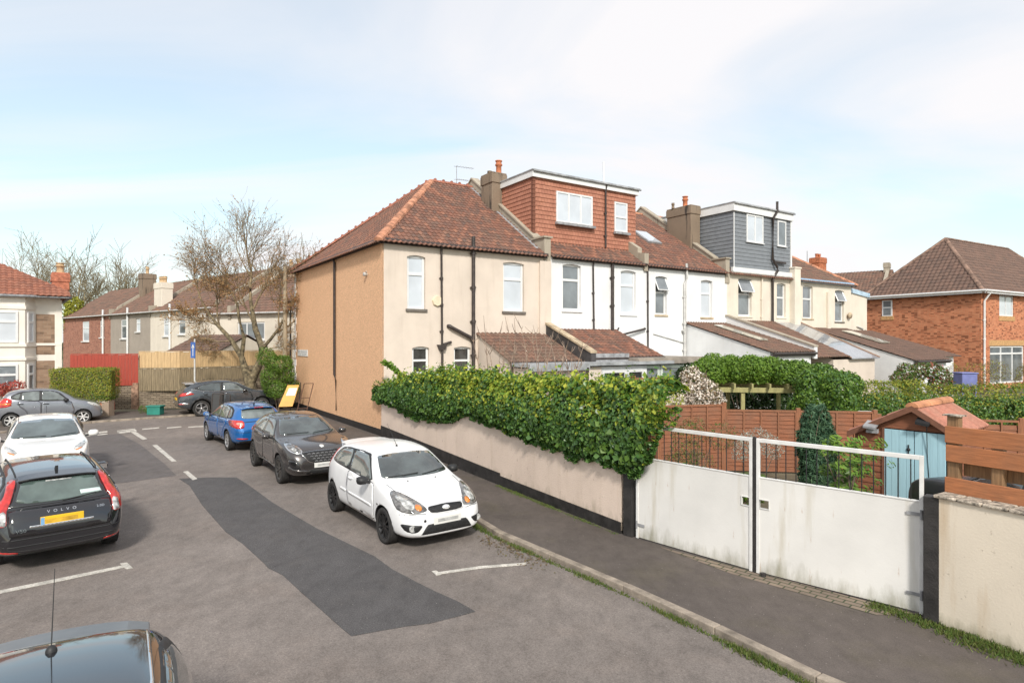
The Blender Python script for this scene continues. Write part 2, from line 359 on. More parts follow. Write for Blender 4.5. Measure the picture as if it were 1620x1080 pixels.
def wall_holes(mb, x0, x1, z0, z1, holes, y=0.0, depth=.16, arch=.06, mi=0, axis=0, top=None, uvo=0):
    """wall face in the plane y (facing -y) with window holes and reveals. holes: (hx0,hx1,hz0,hz1)"""
    xs = sorted({x0, x1, *[h[0] for h in holes], *[h[1] for h in holes]}); zs = sorted({z0, z1, *[h[2] for h in holes], *[h[3] for h in holes]})
    def q(a, b, c, d):
        p = [a, b, c, d]; mb.add(p, [(0,1,2,3)], mi, [[(t[0]+t[1]+uvo, t[2]) for t in p]])
    for i in range(len(xs)-1):
        for j in range(len(zs)-1):
            cx, cz = (xs[i]+xs[i+1])/2, (zs[j]+zs[j+1])/2
            if any(h[0] < cx < h[1] and h[2] < cz < h[3] for h in holes): continue
            q((xs[i],y,zs[j]), (xs[i+1],y,zs[j]), (xs[i+1],y,zs[j+1]), (xs[i],y,zs[j+1]))
    for (a, b, c, d) in holes:
        q((a,y,c), (a,y+depth,c), (a,y+depth,d), (a,y,d)); q((b,y+depth,c), (b,y,c), (b,y,d), (b,y+depth,d))
        q((a,y,c), (b,y,c), (b,y+depth,c), (a,y+depth,c)); q((a,y+depth,d), (b,y+depth,d), (b,y,d), (a,y,d))
        if arch:
            n = 8; pts = [(a+(b-a)*i/n, y, d-arch*(2*i/n-1)**2) for i in range(n+1)]
            for i in range(n):
                p0, p1 = pts[i], pts[i+1]
                z0_, z1_ = min(p0[2], d), min(p1[2], d)
                mb.add([p0, p1, (p1[0], y, d+1e-4), (p0[0], y, d+1e-4)], [(0,1,2,3)], mi, [[(0,0)]*4])
                mb.add([(p0[0], y+depth*.6, p0[2]), (p1[0], y+depth*.6, p1[2]), p1, p0], [(0,1,2,3)], mi, [[(0,0)]*4])
def window(parent, x0, x1, z0, z1, y=.10, style='T', pane=None, fw=.065, sill=None, sillmat=None, mat=None, name='window', label=None, tr=.34, blind=0, surround=0):
    """frame (mesh) > pane, sill ; style: T transom, M mullions, S single, D doors, O open toplight"""
    mat = mat or m_white; pane = pane or m_pane_sky
    f = MB(); d = .06
    f.box(x0, x0+fw, y, y+d, z0, z1); f.box(x1-fw, x1, y, y+d, z0, z1)
    f.box(x0+fw, x1-fw, y, y+d, z0, z0+fw); f.box(x0+fw, x1-fw, y, y+d, z1-fw, z1)
    zt = z1-(z1-z0)*tr
    if style in 'TO':
        f.box(x0+fw, x1-fw, y-.008, y+d, zt-fw*.6, zt+fw*.6)
    if style == 'O':   # opened top light, hinged at its head
        a = Vector((0, -math.sin(R(24)), -math.cos(R(24)))); h = (z1-zt-fw)
        o0 = Vector((x0+.02, y-.01, z1-.03)); o1 = Vector((x1-.02, y-.01, z1-.03)); e0 = o0+a*h; e1 = o1+a*h
        for (p, q_) in ((o0, o1), (e0, e1), (o0, e0), (o1, e1)): f.tube([p, q_], .028, 4, smooth=False)
    if style.startswith('M'):
        n = int(style[1:]);
        for i in range(1, n):
            xm = x0+(x1-x0)*i/n; f.box(xm-fw*.5, xm+fw*.5, y-.008, y+d, z0+fw, z1-fw)
    if style == 'H':
        zt = z1-(z1-z0)*.5; f.box(x0+fw, x1-fw, y-.008, y+d, zt-fw*.5, zt+fw*.5)
    o = f.build(name, mat, parent)
    if label: o['label'] = label
    p = MB(); p.box(x0+fw*.7, x1-fw*.7, y+.03, y+.045, z0+fw*.7, z1-fw*.7)
    if style == 'O':
        p.add([o0, o1, e1, e0], [(0,1,2,3)], 0)
    p.build('pane', pane, o)
    if sill:
        s = MB(); s.box(x0-.07, x1+.07, min(y-.06, y-.16+.0) if y > 0 else y-.05, y+.02, z0-sill, z0-.003); s.build('sill', sillmat or m_stone_sill, o, bevel=.008)
    if surround:
        s = MB(); s.box(x0-.1, x1+.1, y+.055, y+.07, z0-.1, z1+.1); s.build('reveal_lining', m_blackpl, o)
    return o
def leaves(cent, nrm, size, mats, name='foliage', parent=None, asp=.62, mfun=None, jit=.55, fold=.25):
    """cent (n,3), nrm (n,3): one small folded leaf per point"""
    n = len(cent); nrm = nrm+RS.normal(0, jit, (n, 3)); nrm /= np.linalg.norm(nrm, axis=1)[:, None]+1e-9
    t = RS.normal(0, 1, (n, 3)); t[:, 2] -= .5; t -= (t*nrm).sum(1)[:, None]*nrm; t /= np.linalg.norm(t, axis=1)[:, None]+1e-9
    b = np.cross(nrm, t); s = size*(.6+.8*RS.rand(n))[:, None] if np.isscalar(size) else size[:, None]
    w = s*asp*.5
    v = np.empty((n, 4, 3)); v[:, 0] = cent-t*s*.5; v[:, 2] = cent+t*s*.5; v[:, 1] = cent+b*w+nrm*w*fold-t*s*.08; v[:, 3] = cent-b*w+nrm*w*fold-t*s*.08
    me = bpy.data.meshes.new(name); me.vertices.add(n*4); me.vertices.foreach_set('co', v.reshape(-1))
    me.loops.add(n*6); i = np.arange(n)[:, None]*4
    me.loops.foreach_set('vertex_index', np.hstack([i, i+1, i+2, i, i+2, i+3]).reshape(-1).astype(np.int32))
    me.polygons.add(n*2); me.polygons.foreach_set('loop_start', (np.arange(n*2)*3).astype(np.int32))
    try: me.polygons.foreach_set('loop_total', np.full(n*2, 3, np.int32))
    except Exception: pass
    for m in mats: me.materials.append(m)
    mi = mfun(cent) if mfun else RS.randint(0, len(mats), n)
    me.polygons.foreach_set('material_index', np.repeat(mi, 2).astype(np.int32))
    me.update(calc_edges=True); me.validate()
    return meshobj(name, me, parent)
def blob_pts(sph, n, inner=.25, zmin=None, keep=.75):
    """points on the outer skin of a union of spheres [(x,y,z,r[,flat])]"""
    S = np.array([s[:4] for s in sph], float); wgt = S[:, 3]**2; wgt /= wgt.sum()
    out = []; nr = []; tot = 0
    while tot < n:
        k = RS.choice(len(S), n*2, p=wgt); d = RS.normal(0, 1, (n*2, 3)); d /= np.linalg.norm(d, axis=1)[:, None]
        rr = S[k, 3]*(1-inner*RS.rand(n*2)**1.5+.07*RS.randn(n*2)); p = S[k, :3]+d*rr[:, None]
        ok = np.ones(len(p), bool)
        for s in S:
            ok &= ~(np.linalg.norm(p-s[:3], axis=1) < s[3]*keep)
        if zmin is not None: ok &= p[:, 2] > zmin
        out.append(p[ok]); nr.append(d[ok]); tot += ok.sum()
        if ok.sum() < n*.02: break
    return np.vstack(out)[:n], np.vstack(nr)[:n]
# ================================================================ SETTING
RZ = -0.08
m_ground = M_plain('rough_earth', (.16,.14,.08), .95, var=.35, vs=.6, bmp=.4, bs=12, fine=.3)
m_garden = M_plain('garden_soil', (.13,.11,.07), .95, var=.35, vs=1.3, bmp=.5, bs=14, fine=.3)
m_road = M_asphalt('worn_asphalt', (.192,.166,.150), .45, .22, brown=(.235,.185,.155))
m_patch = M_asphalt('newer_asphalt', (.088,.083,.083), .65, .10, brown=(.115,.10,.09))
m_patch2 = M_asphalt('mid_asphalt', (.125,.112,.108), .22, .12, brown=(.15,.125,.11))
m_pave = M_asphalt('pavement_tarmac', (.112,.094,.084), .25, .25, brown=(.115,.10,.055))
m_kerb = M_plain('kerb_stone', (.30,.25,.20), .85, var=.3, vs=4, bmp=.4, bs=25, fine=.2)
m_line = M_plain('worn_road_paint', (.52,.49,.44), .7, var=.2, vs=7, fine=.25, fs=50)
def sheet(name, pts, z, mat, thick=0):
    mb = MB()
    if thick: mb.prism([(p[0], p[1], z-thick) for p in pts], (0,0,thick))
    else: mb.add([(p[0], p[1], z) for p in pts], [list(range(len(pts)))])
    o = mb.build(name, mat)
    for f in o.data.polygons: pass
    bm = bmesh.new(); bm.from_mesh(o.data); bmesh.ops.triangulate(bm, faces=[f for f in bm.faces if len(f.verts) > 4])
    if not thick:
        for f in bm.faces:
            if f.normal.z < 0: f.normal_flip()
    bm.to_mesh(o.data); bm.free()
    return struct(o)
sheet('ground', [(-900,-300),(900,-300),(900,1500),(-900,1500)], -.16, m_ground)
UA = math.atan2(.552, .834)
uh = Vector((math.cos(UA), math.sin(UA), 0)); vh = Vector((-uh.y, uh.x, 0))
C0 = Vector((-4.65, 22.0, 0))
def T(u, v, z=0): return C0+uh*u+vh*v+Vector((0,0,z))
# kerb line on the right of the road, from the viewer to the corner of the terrace and round it
kl = [G(1420,1138,RZ), G(1290,1083,RZ), G(1130,1003,RZ), G(985,935,RZ), G(870,885,RZ), G(785,848,RZ), G(700,795,RZ)]
p9 = Vector((-6.9, 22.5, RZ)); p10 = T(-1.8, 13.3, RZ)
kl = kl+[Vector((-2.9,15.6,RZ)), p9, p10, T(1, 14.6, RZ), T(60, 14.8, RZ)]
kl = [Vector((5.2, 2.2, RZ))]+kl
far = [Vector((-60, -6, RZ)), G(-420,735,RZ), G(145,669,RZ), G(296,658.5,RZ), Vector((-8.0, 33.6, RZ)), T(10, 22.5, RZ), T(60, 22.5, RZ)]
sheet('road', [Vector((5.2,-20,0)), *kl, *far[::-1], Vector((-60,-20,0))], RZ, m_road)
# pavement slabs (raised) on both sides
pv = [Vector((p.x, p.y, 0)) for p in kl]
def offset_line(pts, d):
    out = []
    for i, p in enumerate(pts):
        t = (pts[min(i+1, len(pts)-1)]-pts[max(i-1, 0)]); t.z = 0; t.normalize(); out.append(p+Vector((t.y, -t.x, 0))*d)
    return out
kin = offset_line(pv, .13)
sheet('pavement', kin+[T(60,13), T(0.2,12.2), T(.2,.2), Vector((2.2,10.95,0)), Vector((5.0,7.9,0)), Vector((6.9,5.6,0)), Vector((9,2.2,0))], 0.0, m_pave, .14)
def kerbline(name, a, b, z1):
    mb = MB()
    for i in range(len(a)-1):
        L = (a[i+1]-a[i]).length; k = max(1, int(L/.91))
        for j in range(k):
            t0, t1 = j/k+.004/L, (j+1)/k-.004/L
            q = [a[i].lerp(a[i+1], t0), a[i].lerp(a[i+1], t1), b[i].lerp(b[i+1], t1), b[i].lerp(b[i+1], t0)]
            mb.prism([(p.x, p.y, -.15) for p in q], (0,0,.15+z1+RS.uniform(-.004, .004)))
    return struct(mb.build(name, m_kerb, bevel=.012))
kerbline('kerb', [p for p in pv], kin, .006)
fin = offset_line([Vector((p.x,p.y,0)) for p in far], -.13)
kerbline('far_kerb', [Vector((p.x,p.y,0)) for p in far[1:]], fin[1:], .006)
sheet('far_pavement', fin[1:]+[T(60,25.5), T(8,25.5), Vector((-9.5,36.5,0)), G(281,648), G(154,652), Vector((-30,22,0)), Vector((-60,0,0)), Vector((-60,-5,0))], 0.0, m_pave, .14)
# garden ground behind the walls
sheet('driveway', [Vector((5.4,8.2,0)), Vector((10.5,4.5,0)), Vector((14,8,0)), Vector((8.3,11.0,0)), Vector((7.0,12.0,0)), Vector((4.0,10.2,0))], .22, m_pave, .25)
sheet('garden_ground', [Vector((2.3,11.0,0)), Vector((5.2,7.8,0)), Vector((6.9,5.8,0)), Vector((60,5.8,0)), T(60,-1), T(0.1,0.1)], -.02, m_garden)
# patches of newer tarmac
pp = [G(x,y,RZ) for (x,y) in [(283,757),(300,768),(320,799),(357,841),(384,860),(406,880),(419,892),(424,898),(448,910),(478,938),(510,966),(540,993),(556,1006),(600,998),(640,991),(680,986),(720,976),(735,972),(752,967),(722,950),(690,936),(660,921),(620,900),(593,880),(502,836),(433,796),(392,766),(374,755),(330,755)]]
sheet('tarmac_patch', pp, RZ+.006, m_patch, .004)
pp = [G(x,y,RZ) for (x,y) in [(132,690),(190,686),(222,703),(262,735),(279,752),(240,757),(190,764),(168,766),(150,735),(140,712)]]
sheet('old_tarmac_patch', pp, RZ+.005, m_patch2, .003)
pp = [G(x,y,RZ) for (x,y) in [(600,700),(690,742),(800,800),(870,838),(1000,900),(1100,965),(1010,930),(900,880),(830,850),(760,815),(660,790),(560,760)]]
# painted lines (pixel outlines on the road)
def paint(name, quads):
    mb = MB()
    for q in quads:
        ps = [G(x, y, RZ+.008) for (x, y) in q]; mb.prism([(p.x,p.y,RZ+.004) for p in ps], (0,0,.008))
    return struct(mb.build(name, m_line))
paint('parking_bay_line', [[(-60,944),(0,933.5),(100,913),(193,894),(190,891),(201,889.5),(210,898),(200,899.5),(196,897),(100,917.5),(0,938),(-60,949)]])
paint('short_bay_line', [[(683,903),(690,902),(694,904.5),(760,895),(832,889.5),(833,892.5),(760,898.5),(699,907),(697,908.5),(690,909.5)]])
paint('centre_line_dashes', [[(206,682.5),(213,681.5),(233,694),(226,695.5)], [(241,704),(248,703),(279,729),(272,730)], [(290,746),(297,744.5),(312,757),(305,759)], [(185,683.5),(214,679),(217,681.5),(190,685.5)], [(185,681),(214,677.6),(214,678.5),(186,682)]])
paint('give_way_dashes', [[(135,685),(170,681.5),(170,683.5),(135,687.5)], [(225,678),(252,675.5),(252,677),(225,679.5)], [(264,676),(287,674),(287,675.5),(264,677.5)], [(298,674.6),(326,673),(326,674.6),(298,676)], [(135,688.5),(170,685.5),(170,686.6),(135,690)]])
# weeds and moss along the kerb
G_W = [M_leaf('grass_blades', [(.06,.11,.02), (.10,.16,.03), (.16,.19,.05), (.12,.12,.04)], .6, .3)]
m_moss = M_plain('moss', (.10,.13,.03), .95, var=.5, vs=9, bmp=.6, bs=40, fine=.4)
def grass_strip(name, pts, w, dens, h, z, label):
    mb = MB(); V = []; F = []
    for i in range(len(pts)-1):
        a, b = pts[i], pts[i+1]; L = (b-a).length; t = (b-a).normalized(); nn = Vector((-t.y, t.x, 0))
        for k in range(int(L*dens)):
            s = RS.rand(); q = a.lerp(b, s)
            cl = .5+.5*math.sin((a.x+s*L)*3.1)*math.sin(q.y*2.3+1.3)
            if RS.rand() > cl*1.1+.12: continue
            q = q+nn*RS.normal(0, w*.35*(.5+cl)); hh = h*(.4+.8*RS.rand())*(.5+.7*cl); a_ = RS.rand()*6.28; bw = .005+.005*RS.rand()
            d = Vector((math.cos(a_), math.sin(a_), 0)); ln = Vector((RS.normal(0,.6), RS.normal(0,.6), 1)).normalized()*hh
            i0 = len(V); V += [(q.x-d.x*bw, q.y-d.y*bw, z), (q.x+d.x*bw, q.y+d.y*bw, z), (q.x+ln.x+d.x*bw*.4, q.y+ln.y, z+ln.z), (q.x+ln.x*1.3, q.y+ln.y*1.3, z+ln.z*1.15)]
            F.append((i0, i0+1, i0+2, i0+3))
    mb.add(V, F); o = mb.build(name, G_W, recalc=False); tag(o, label, 'grass', kind='stuff'); return o
kl_g = [p+Vector((-.05,-.05,0)) for p in kl[1:8]]
grass_strip('kerb_grass', kl_g, .10, 1000, .05, RZ, 'thin strip of green grass and weeds along the kerb')
# ================================================================ TERRACE
RTZ = 7.1; DEP = 12.2; PITCH = 33.6; tn = math.tan(R(PITCH)); EZ = 7.05; RH = EZ+6.1*tn
ups = Vector((0, math.cos(R(PITCH)), math.sin(R(PITCH)))); upn = Vector((0, -math.cos(R(PITCH)), math.sin(R(PITCH))))
SL = (6.1+.3)/math.cos(R(PITCH))
def house(name, u0, label):
    return empty(name, T(u0, 0), UA, label, 'house', 'houses of the cream and white terrace')
def shell(par, wd, holes, mat, left=True, right=False, wallmat2=None, back=True, y0=0, zt=EZ):
    mb = MB(); wall_holes(mb, 0, wd, 0, zt, holes, y=0)
    mb.add([(wd,DEP,0),(0,DEP,0),(0,DEP,zt),(wd,DEP,zt)], [(0,1,2,3)])
    gab = [(0,DEP,0),(0,0,0),(0,0,zt),(0,6.1,zt+6.1*tn-.03),(0,DEP,zt)]
    if left: mb.add(gab, [(0,1,2,3,4)])
    if right: mb.add([(wd,p[1],p[2]) for p in gab][::-1], [(0,1,2,3,4)])
    mb.add([(0,.3,zt-.4),(wd,.3,zt-.4),(wd,DEP-.1,zt-.4),(0,DEP-.1,zt-.4)], [(0,1,2,3)])
    # eaves board
    return mb.build('wall', [mat], par, recalc=False)
def gutter(par, x0, x1, z=EZ, y=-.14, mat=None, r=.062):
    g = MB(); n = 8
    for (a, b) in ((r, 1), (r*.8, 0)):
        pass
    g.tube([(x0, y, z), (x1, y, z)], r, 8); g.box(x0, x1, -.09, -.012, z-.13, z+.06)
    return g.build('gutter', mat or m_pipe, par)
def parapet(par, x, w=.30, hz=.42, mat=None, y_end=-.05, kneeler=True):
    """upstand of the party wall above the roof, with coping, local x centre"""
    mb = MB(); up = hz
    pr = [(x-w/2, y_end, EZ-.55), (x-w/2, y_end, EZ+up+.25), (x-w/2, .75, EZ+up+.25), (x-w/2, .75, EZ+.75*tn+up-.1), (x-w/2, 6.1, RH+up), (x-w/2, DEP-.5, EZ+.5*tn+up), (x-w/2, DEP, EZ), ]
    mb.prism(pr, (w, 0, 0)); o = mb.build('party_wall', mat or m_concrete, par)
    c = MB(); e = .05
    a = Vector((0, 5.35, 5.35*tn+.1)).normalized()
    p0 = Vector((x-w/2-e, .70, EZ+.70*tn+up-.12)); p1 = Vector((x-w/2-e, 6.12, RH+up+.005)); p2 = Vector((x-w/2-e, DEP-.5, EZ+.5*tn+up+.005))
    c.prism([p0, p1, p2, p2+Vector((0,0,.07)), p1+Vector((0,0,.085)), p0+Vector((0,0,.07))], (w+2*e,0,0))
    c.box(x-w/2-.07, x+w/2+.07, y_end-.06, .8, EZ+up+.24, EZ+up+.31)
    c.build('coping', mat or m_concrete, o); return o
def chimney(par, x, y, wx, wy, z0, z1, pots, mat=None, cap=.12, corb=True, brick=None):
    mb = MB(); mb.box(x-wx/2, x+wx/2, y-wy/2, y+wy/2, z0, z1-.5)
    mb.box(x-wx/2-.04, x+wx/2+.04, y-wy/2-.04, y+wy/2+.04, z1-.5, z1-.08)
    mb.prism([(x-wx/2-.02,y-wy/2-.02,z1-.08),(x+wx/2+.02,y-wy/2-.02,z1-.08),(x+wx/2+.02,y+wy/2+.02,z1-.08),(x-wx/2-.02,y+wy/2+.02,z1-.08)], (0,0,.08))
    o = mb.build('chimney', mat or m_chimney, par, bevel=.02)
    for (px, py, h, r, m) in pots:
        q = MB(); q.lathe([(r*.85, z1-.02), (r, z1+.03), (r*.84, z1+.08), (r*.8, z1+h*.62), (r*1.08, z1+h*.66), (r*1.08, z1+h*.76), (r*.84, z1+h*.80), (r*.84, z1+h*.92), (r*1.05, z1+h*.94), (r*1.05, z1+h), (r*.75, z1+h), (r*.7, z1+h*.7)], (px, py, 0), k=16)
        q.build('chimney_pot', m, o)
    return o
def downpipe(par, pts, r=.045, mat=None, name='drainpipe'):
    mb = MB(); mb.tube(pts, r, 8)
    for i in range(len(pts)-1):
        a, b = Vector(pts[i]), Vector(pts[i+1])
        if abs(a.z-b.z) > 1.2:
            n = int(abs(a.z-b.z)/1.7)+1
            for k in range(1, n+1):
                c = a.lerp(b, k/(n+.5)); mb.tube([c-Vector((0,0,.05)), c+Vector((0,0,.05))], r*1.28, 8); mb.box(c.x-r*1.7, c.x+r*1.7, c.y, c.y+.06, c.z-.02, c.z+.02)
    return mb.build(name, mat or m_pipe, par)
def hu(px, v=0.0):
    k = (px-CX)/FP; return (k*(C0.y+v*vh.y)-(C0.x+v*vh.x))/(uh.x-uh.y*k)
def hz(px, py, v=0.0):
    u = hu(px, v); Y = T(u, v).y; return HC-(py-CY)/FP*Y
def hole(px0, px1, py0, py1, u0):
    xm = (px0+px1)/2; return (hu(px0)-u0, hu(px1)-u0, hz(xm, py1), hz(xm, py0))
# ---- end house, cream rear and ochre pebbledash side
A = house('end_terrace_house', 0, 'end house of the terrace with ochre pebbledash side wall and hipped clay tile roof')
WA = 7.35
hA = [hole(644,673,404,489,0), hole(796,829,415,493,0), hole(652,679,548,592,0), hole(718,745,548,592,0)]
mb = MB(); wall_holes(mb, 0, WA, 0, EZ, hA)
mb.add([(WA,DEP,0),(0,DEP,0),(0,DEP,EZ),(WA,DEP,EZ)], [(0,1,2,3)]); mb.add([(WA,0,0),(WA,DEP,0),(WA,DEP,EZ),(WA,0,EZ)], [(0,1,2,3)])
mb.build('wall', [m_cream], A, recalc=False)
mb = MB(); mb.add([(-.001,DEP,.2),(-.001,0,.2),(-.001,0,EZ),(-.001,DEP,EZ)], [(0,1,2,3)]); mb.box(-.012,.05,0,.045,.2,EZ)
o = mb.build('side_wall', [m_pebble], A, recalc=False)
mb = MB(); mb.prism([(-.03,DEP,0),(-.03,0,0),(-.03,0,.24),(-.03,DEP,.24)], (.1,0,0)); mb.build('plinth', m_plain_blk if 'm_plain_blk' in globals() else m_blackpl, A)
mb = MB()
for i in range(18): z = .7+i*.36; w = .16 if i % 2 else .28; mb.box(-.03,.04,DEP-w,DEP+.02,z,z+.34)
mb.build('quoins', m_whitewall, A)
for k, h in enumerate(hA):
    window(A, h[0]+.01, h[1]-.01, h[2]+.01, h[3]-.01, .09, 'T' if k < 2 else 'H', m_pane_sky if k < 2 else m_pane_dark, sill=.10 if k < 2 else None, sillmat=m_sill, fw=.09 if k < 2 else .08, tr=.34)
# hipped roof: rear slope, side (street) slope, front slope
HI = 4.9; ov = .28
zo = EZ+.02
hipn = Vector((-6.1, HI, 0)).normalized()
rib_roof((-ov, -ov, zo-ov*tn+.06), (1,0,0), ups, WA+ov-.1, SL+.05, TILE_A, 'rear_roof_slope', A, clips=[((0,0,0), Vector((-6.1, HI, 0)).normalized()), ((0,6.1,0), (0,1,0))])
tside = math.atan2(6.1*tn, HI); us = Vector((math.cos(tside), 0, math.sin(tside))); ts = math.tan(tside)
rib_roof((-ov, -ov, zo-ov*ts+.06), (0,1,0), us, DEP+2*ov, (HI+ov)/math.cos(tside), TILE_A, 'side_roof_slope', A, clips=[((0,0,0), Vector((6.1,-HI,0)).normalized()), ((0,DEP,0), Vector((6.1,HI,0)).normalized())])
rib_roof((-ov, DEP+ov, zo-ov*tn+.06), (1,0,0), upn, WA+ov-.1, SL+.05, TILE_A, 'front_roof_slope', A, clips=[((0,DEP,0), Vector((-6.1,-HI,0)).normalized()), ((0,6.1,0), (0,-1,0))])
def ridgecap(par, a, b, r=.17, mat=None, name='ridge_tiles', crest=False, step=.42):
    a = Vector(a); b = Vector(b); L = (b-a).length; n = max(1, int(L/step)); t = (b-a).normalized(); s = t.cross(Vector((0,0,1))).normalized(); up = s.cross(t)
    mb = MB()
    for i in range(n):
        p = a+t*(L*i/n); q = a+t*(L*(i+1)/n-.012); vs = []
        rr = r*(1+.04*((i*37) % 5-2)/2)
        for c in (p, q):
            for j in range(7):
                an = math.pi*j/6; vs.append(c+s*math.cos(an)*rr*1.15+up*(math.sin(an)*rr-.05))
        mb.add(vs, [(j, j+1, 8+j, 7+j) for j in range(6)]+[tuple(range(7)), tuple(range(7, 14))])
        if crest:
            c = (p+q)/2+up*(r-.05); R_ = .075; m_ = 10
            vs = []
            for k in (-.03, .03):
                for j in range(m_+1):
                    an = math.pi*j/m_; vs.append(c+t*(math.cos(an)*R_)+up*(math.sin(an)*R_)+s*k)
            mb.add(vs, [(j, j+1, m_+2+j, m_+1+j) for j in range(m_)]+[tuple(range(m_+1)), tuple(range(m_+1, 2*m_+2))])
    return mb.build(name, mat or m_hiptile, par)
ap1 = (HI, 6.1, RH+.09); zc = EZ-ov*.9*tn+.12
ridgecap(A, (-ov, -ov, zc), ap1, .15, name='hip_tiles', step=.35)
ridgecap(A, (-ov, DEP+ov, zc), ap1, .15, name='hip_tiles', crest=True, mat=M_plain('bright_ridge', (.33,.125,.08), .8, var=.25))
ridgecap(A, ap1, (WA-.2, 6.1, RH+.09), .14, crest=True, mat=MATS['bright_ridge'])
gutter(A, -.2, WA-.05)
g = MB(); g.tube([(-.14, -.2, EZ-.02), (-.14, DEP+.2, EZ-.02)], .062, 8); g.box(-.09, -.014, -.1, DEP+.1, EZ-.13, EZ+.06); g.build('side_gutter', m_pipe, A)
xd = hu(697); downpipe(A, [(xd, -.12, EZ-.05), (xd, -.07, EZ-.25), (xd+.03, -.07, hz(703,545)), ]); 
hb = MB(); zb = hz(706,545); hb.prism([(xd-.17,-.16,zb),(xd+.2,-.16,zb),(xd+.12,-.16,zb-.2),(xd-.09,-.16,zb-.2)], (0,.16,0)); hb.tube([(xd+.06,-.08,zb),(xd+.42,-.07,zb+.1)], .05, 8); hb.tube([(xd+.03,-.08,zb-.2),(xd+.04,-.08,.2)], .05, 8); hb.build('hopper', m_pipe, A)
xs_ = hu(747); zs_ = hz(747,530)
downpipe(A, [(xs_, -.10, .2), (xs_, -.10, EZ+.45)], .075, name='soil_pipe')
sp = MB(); sp.tube([(xs_, -.10, zs_-.3), (xs_-.12,-.12,zs_-.1), (xs_-.95, -.12, zs_+.28), (xs_-1.05,-.1,zs_+.34), (xs_-1.08,-.02,zs_+.34)], .07, 8); sp.build('waste_branch', m_pipe, A)
yd = 3.15
def sv(px):  # depth along the side wall for a photo column
    k = (px-CX)/FP; return (k*C0.y-C0.x)/(vh.x-vh.y*k)
yd = sv(531.5); zbend = HC-(592-CY)/FP*T(0, yd).y
sdp = MB(); sdp.tube([(-.14, yd, EZ-.04), (-.07, yd, EZ-.25), (-.07, yd, zbend), (-.05, yd-.12, zbend-.25), (-.04, yd-.14, .45)], [.055,.055,.055,.03,.025], 8); sdp.build('side_drainpipe', m_pipe, A)
# light fitting, street name plate
yf = sv(581); zf = HC-(434-CY)/FP*T(0, yf).y
lf = MB(); lf.lathe([(.0,-.16),(.07,-.15),(.075,-.06),(.05,-.04),(.05,0)], (0,yf,zf), 'x', 12); lf.tube([(-.05,yf,zf),(-.08,yf-.12,zf+.1)], .02, 6); lf.build('wall_light', m_greypipe, A)
yn0, yn1 = sv(487.5), sv(472); zn = HC-(558-CY)/FP*T(0, (yn0+yn1)/2).y
pl = MB(); pl.box(-.035, -.013, yn0, yn1, zn-.16, zn+.16); npl = pl.build('street_name_plate', m_white_paint, A); npl['label'] = 'white street name plate with faint dark lettering'
pl = MB()
for r_, (z_, n_) in enumerate(((zn+.05, 7), (zn-.07, 5))):
    for i in range(n_):
        y_ = lerp(yn0, yn1, (i+1.0)/(n_+1)); pl.box(-.039, -.036, y_-.03, y_+.03, z_-.035, z_+.035)
pl.build('lettering', M_plain('sign_ink', (.12,.12,.16), .6), npl)
al = MB(); xa, za = hu(691), hz(691,476); al.lathe([(0,-.09),(.19,-.085),(.21,-.05),(.21,0)], (xa,0,za), 'y', 8, smooth=False); al.build('alarm_box', M_plain('alarm_cream', (.78,.66,.48), .5), A)
# lead flashing and aerial
fl = MB()
for i in range(22):
    y_ = .3+i*.26; z_ = EZ+y_*tn+.09
    fl.prism([(WA-.38-.05*RS.rand(), y_, z_+.02), (WA-.12, y_, z_+.035), (WA-.12, y_+.24, z_+.035+.24*tn), (WA-.36-.07*RS.rand(), y_+.24, z_+.02+.24*tn)], (0,0,.02))
fl.build('lead_flashing', m_lead, A)
ae = MB(); xx = 6.3; ae.tube([(xx,6.1,RH), (xx,6.1,RH+1.05)], .016, 5)
for (zz, ll) in ((1.0,.9), (.35,.6)):
    ae.tube([(xx-.15,6.1,RH+zz), (xx+ll,6.0,RH+zz+.03)], .011, 4)
    for i in range(7): t = i/6; ae.tube([(xx+ll*t,6.05-.14,RH+zz+.02), (xx+ll*t,6.05+.14,RH+zz+.02)], .006, 4)
ae.build('tv_aerial', m_lead, A)

def plainroof(par, wd, front=True, mat=None, x0=.14):
    mat = mat or TILE_A
    rib_roof((x0, -.24, EZ-.24*tn+.08), (1,0,0), ups, wd-2*x0, SL-.05, mat, 'rear_roof_slope', par, clips=[((0,6.1,0), (0,1,0))])
    rib_roof((x0, DEP+.24, EZ-.24*tn+.08), (1,0,0), upn, wd-2*x0, SL-.05, mat, 'front_roof_slope', par, tw=.4, th=.6, clips=[((0,6.1,0), (0,-1,0))])
    ridgecap(par, (x0, 6.1, RH+.09), (wd-x0, 6.1, RH+.09), .13)
# ---- house B : white, red tile-hung dormer
uB = WA; WB_ = 13.2-uB
B_ = house('terrace_house', uB, 'white terrace house with large red tile-hung dormer')
hB = [hole(890,919,418,491,uB), hole(982,1006,428,497,uB)]
shell(B_, WB_, hB, m_whitewall)
for k, h in enumerate(hB): window(B_, h[0]+.01, h[1]-.01, h[2]+.01, h[3]-.01, .10, 'T', m_pane_sky if k else m_pane_mid, sill=.09, sillmat=m_whitewall, fw=.085)
plainroof(B_, WB_, x0=.16); gutter(B_, .3, WB_-.02)
parapet(B_, 0.0, .34, .50)
pr = MB(); pr.box(-.42, .16, -.10, -.002, .3, EZ-.25); pr.build('pilaster', m_cream, B_)
chimney(B_, hu(781,4.0)-uB, 4.0, .78, 1.0, EZ+2.0, 11.35, [(hu(789,4.0)-uB, 4.0, .72, .16, m_pot), (hu(776,4.2)-uB-.02, 4.25, .22, .11, m_chimney)])
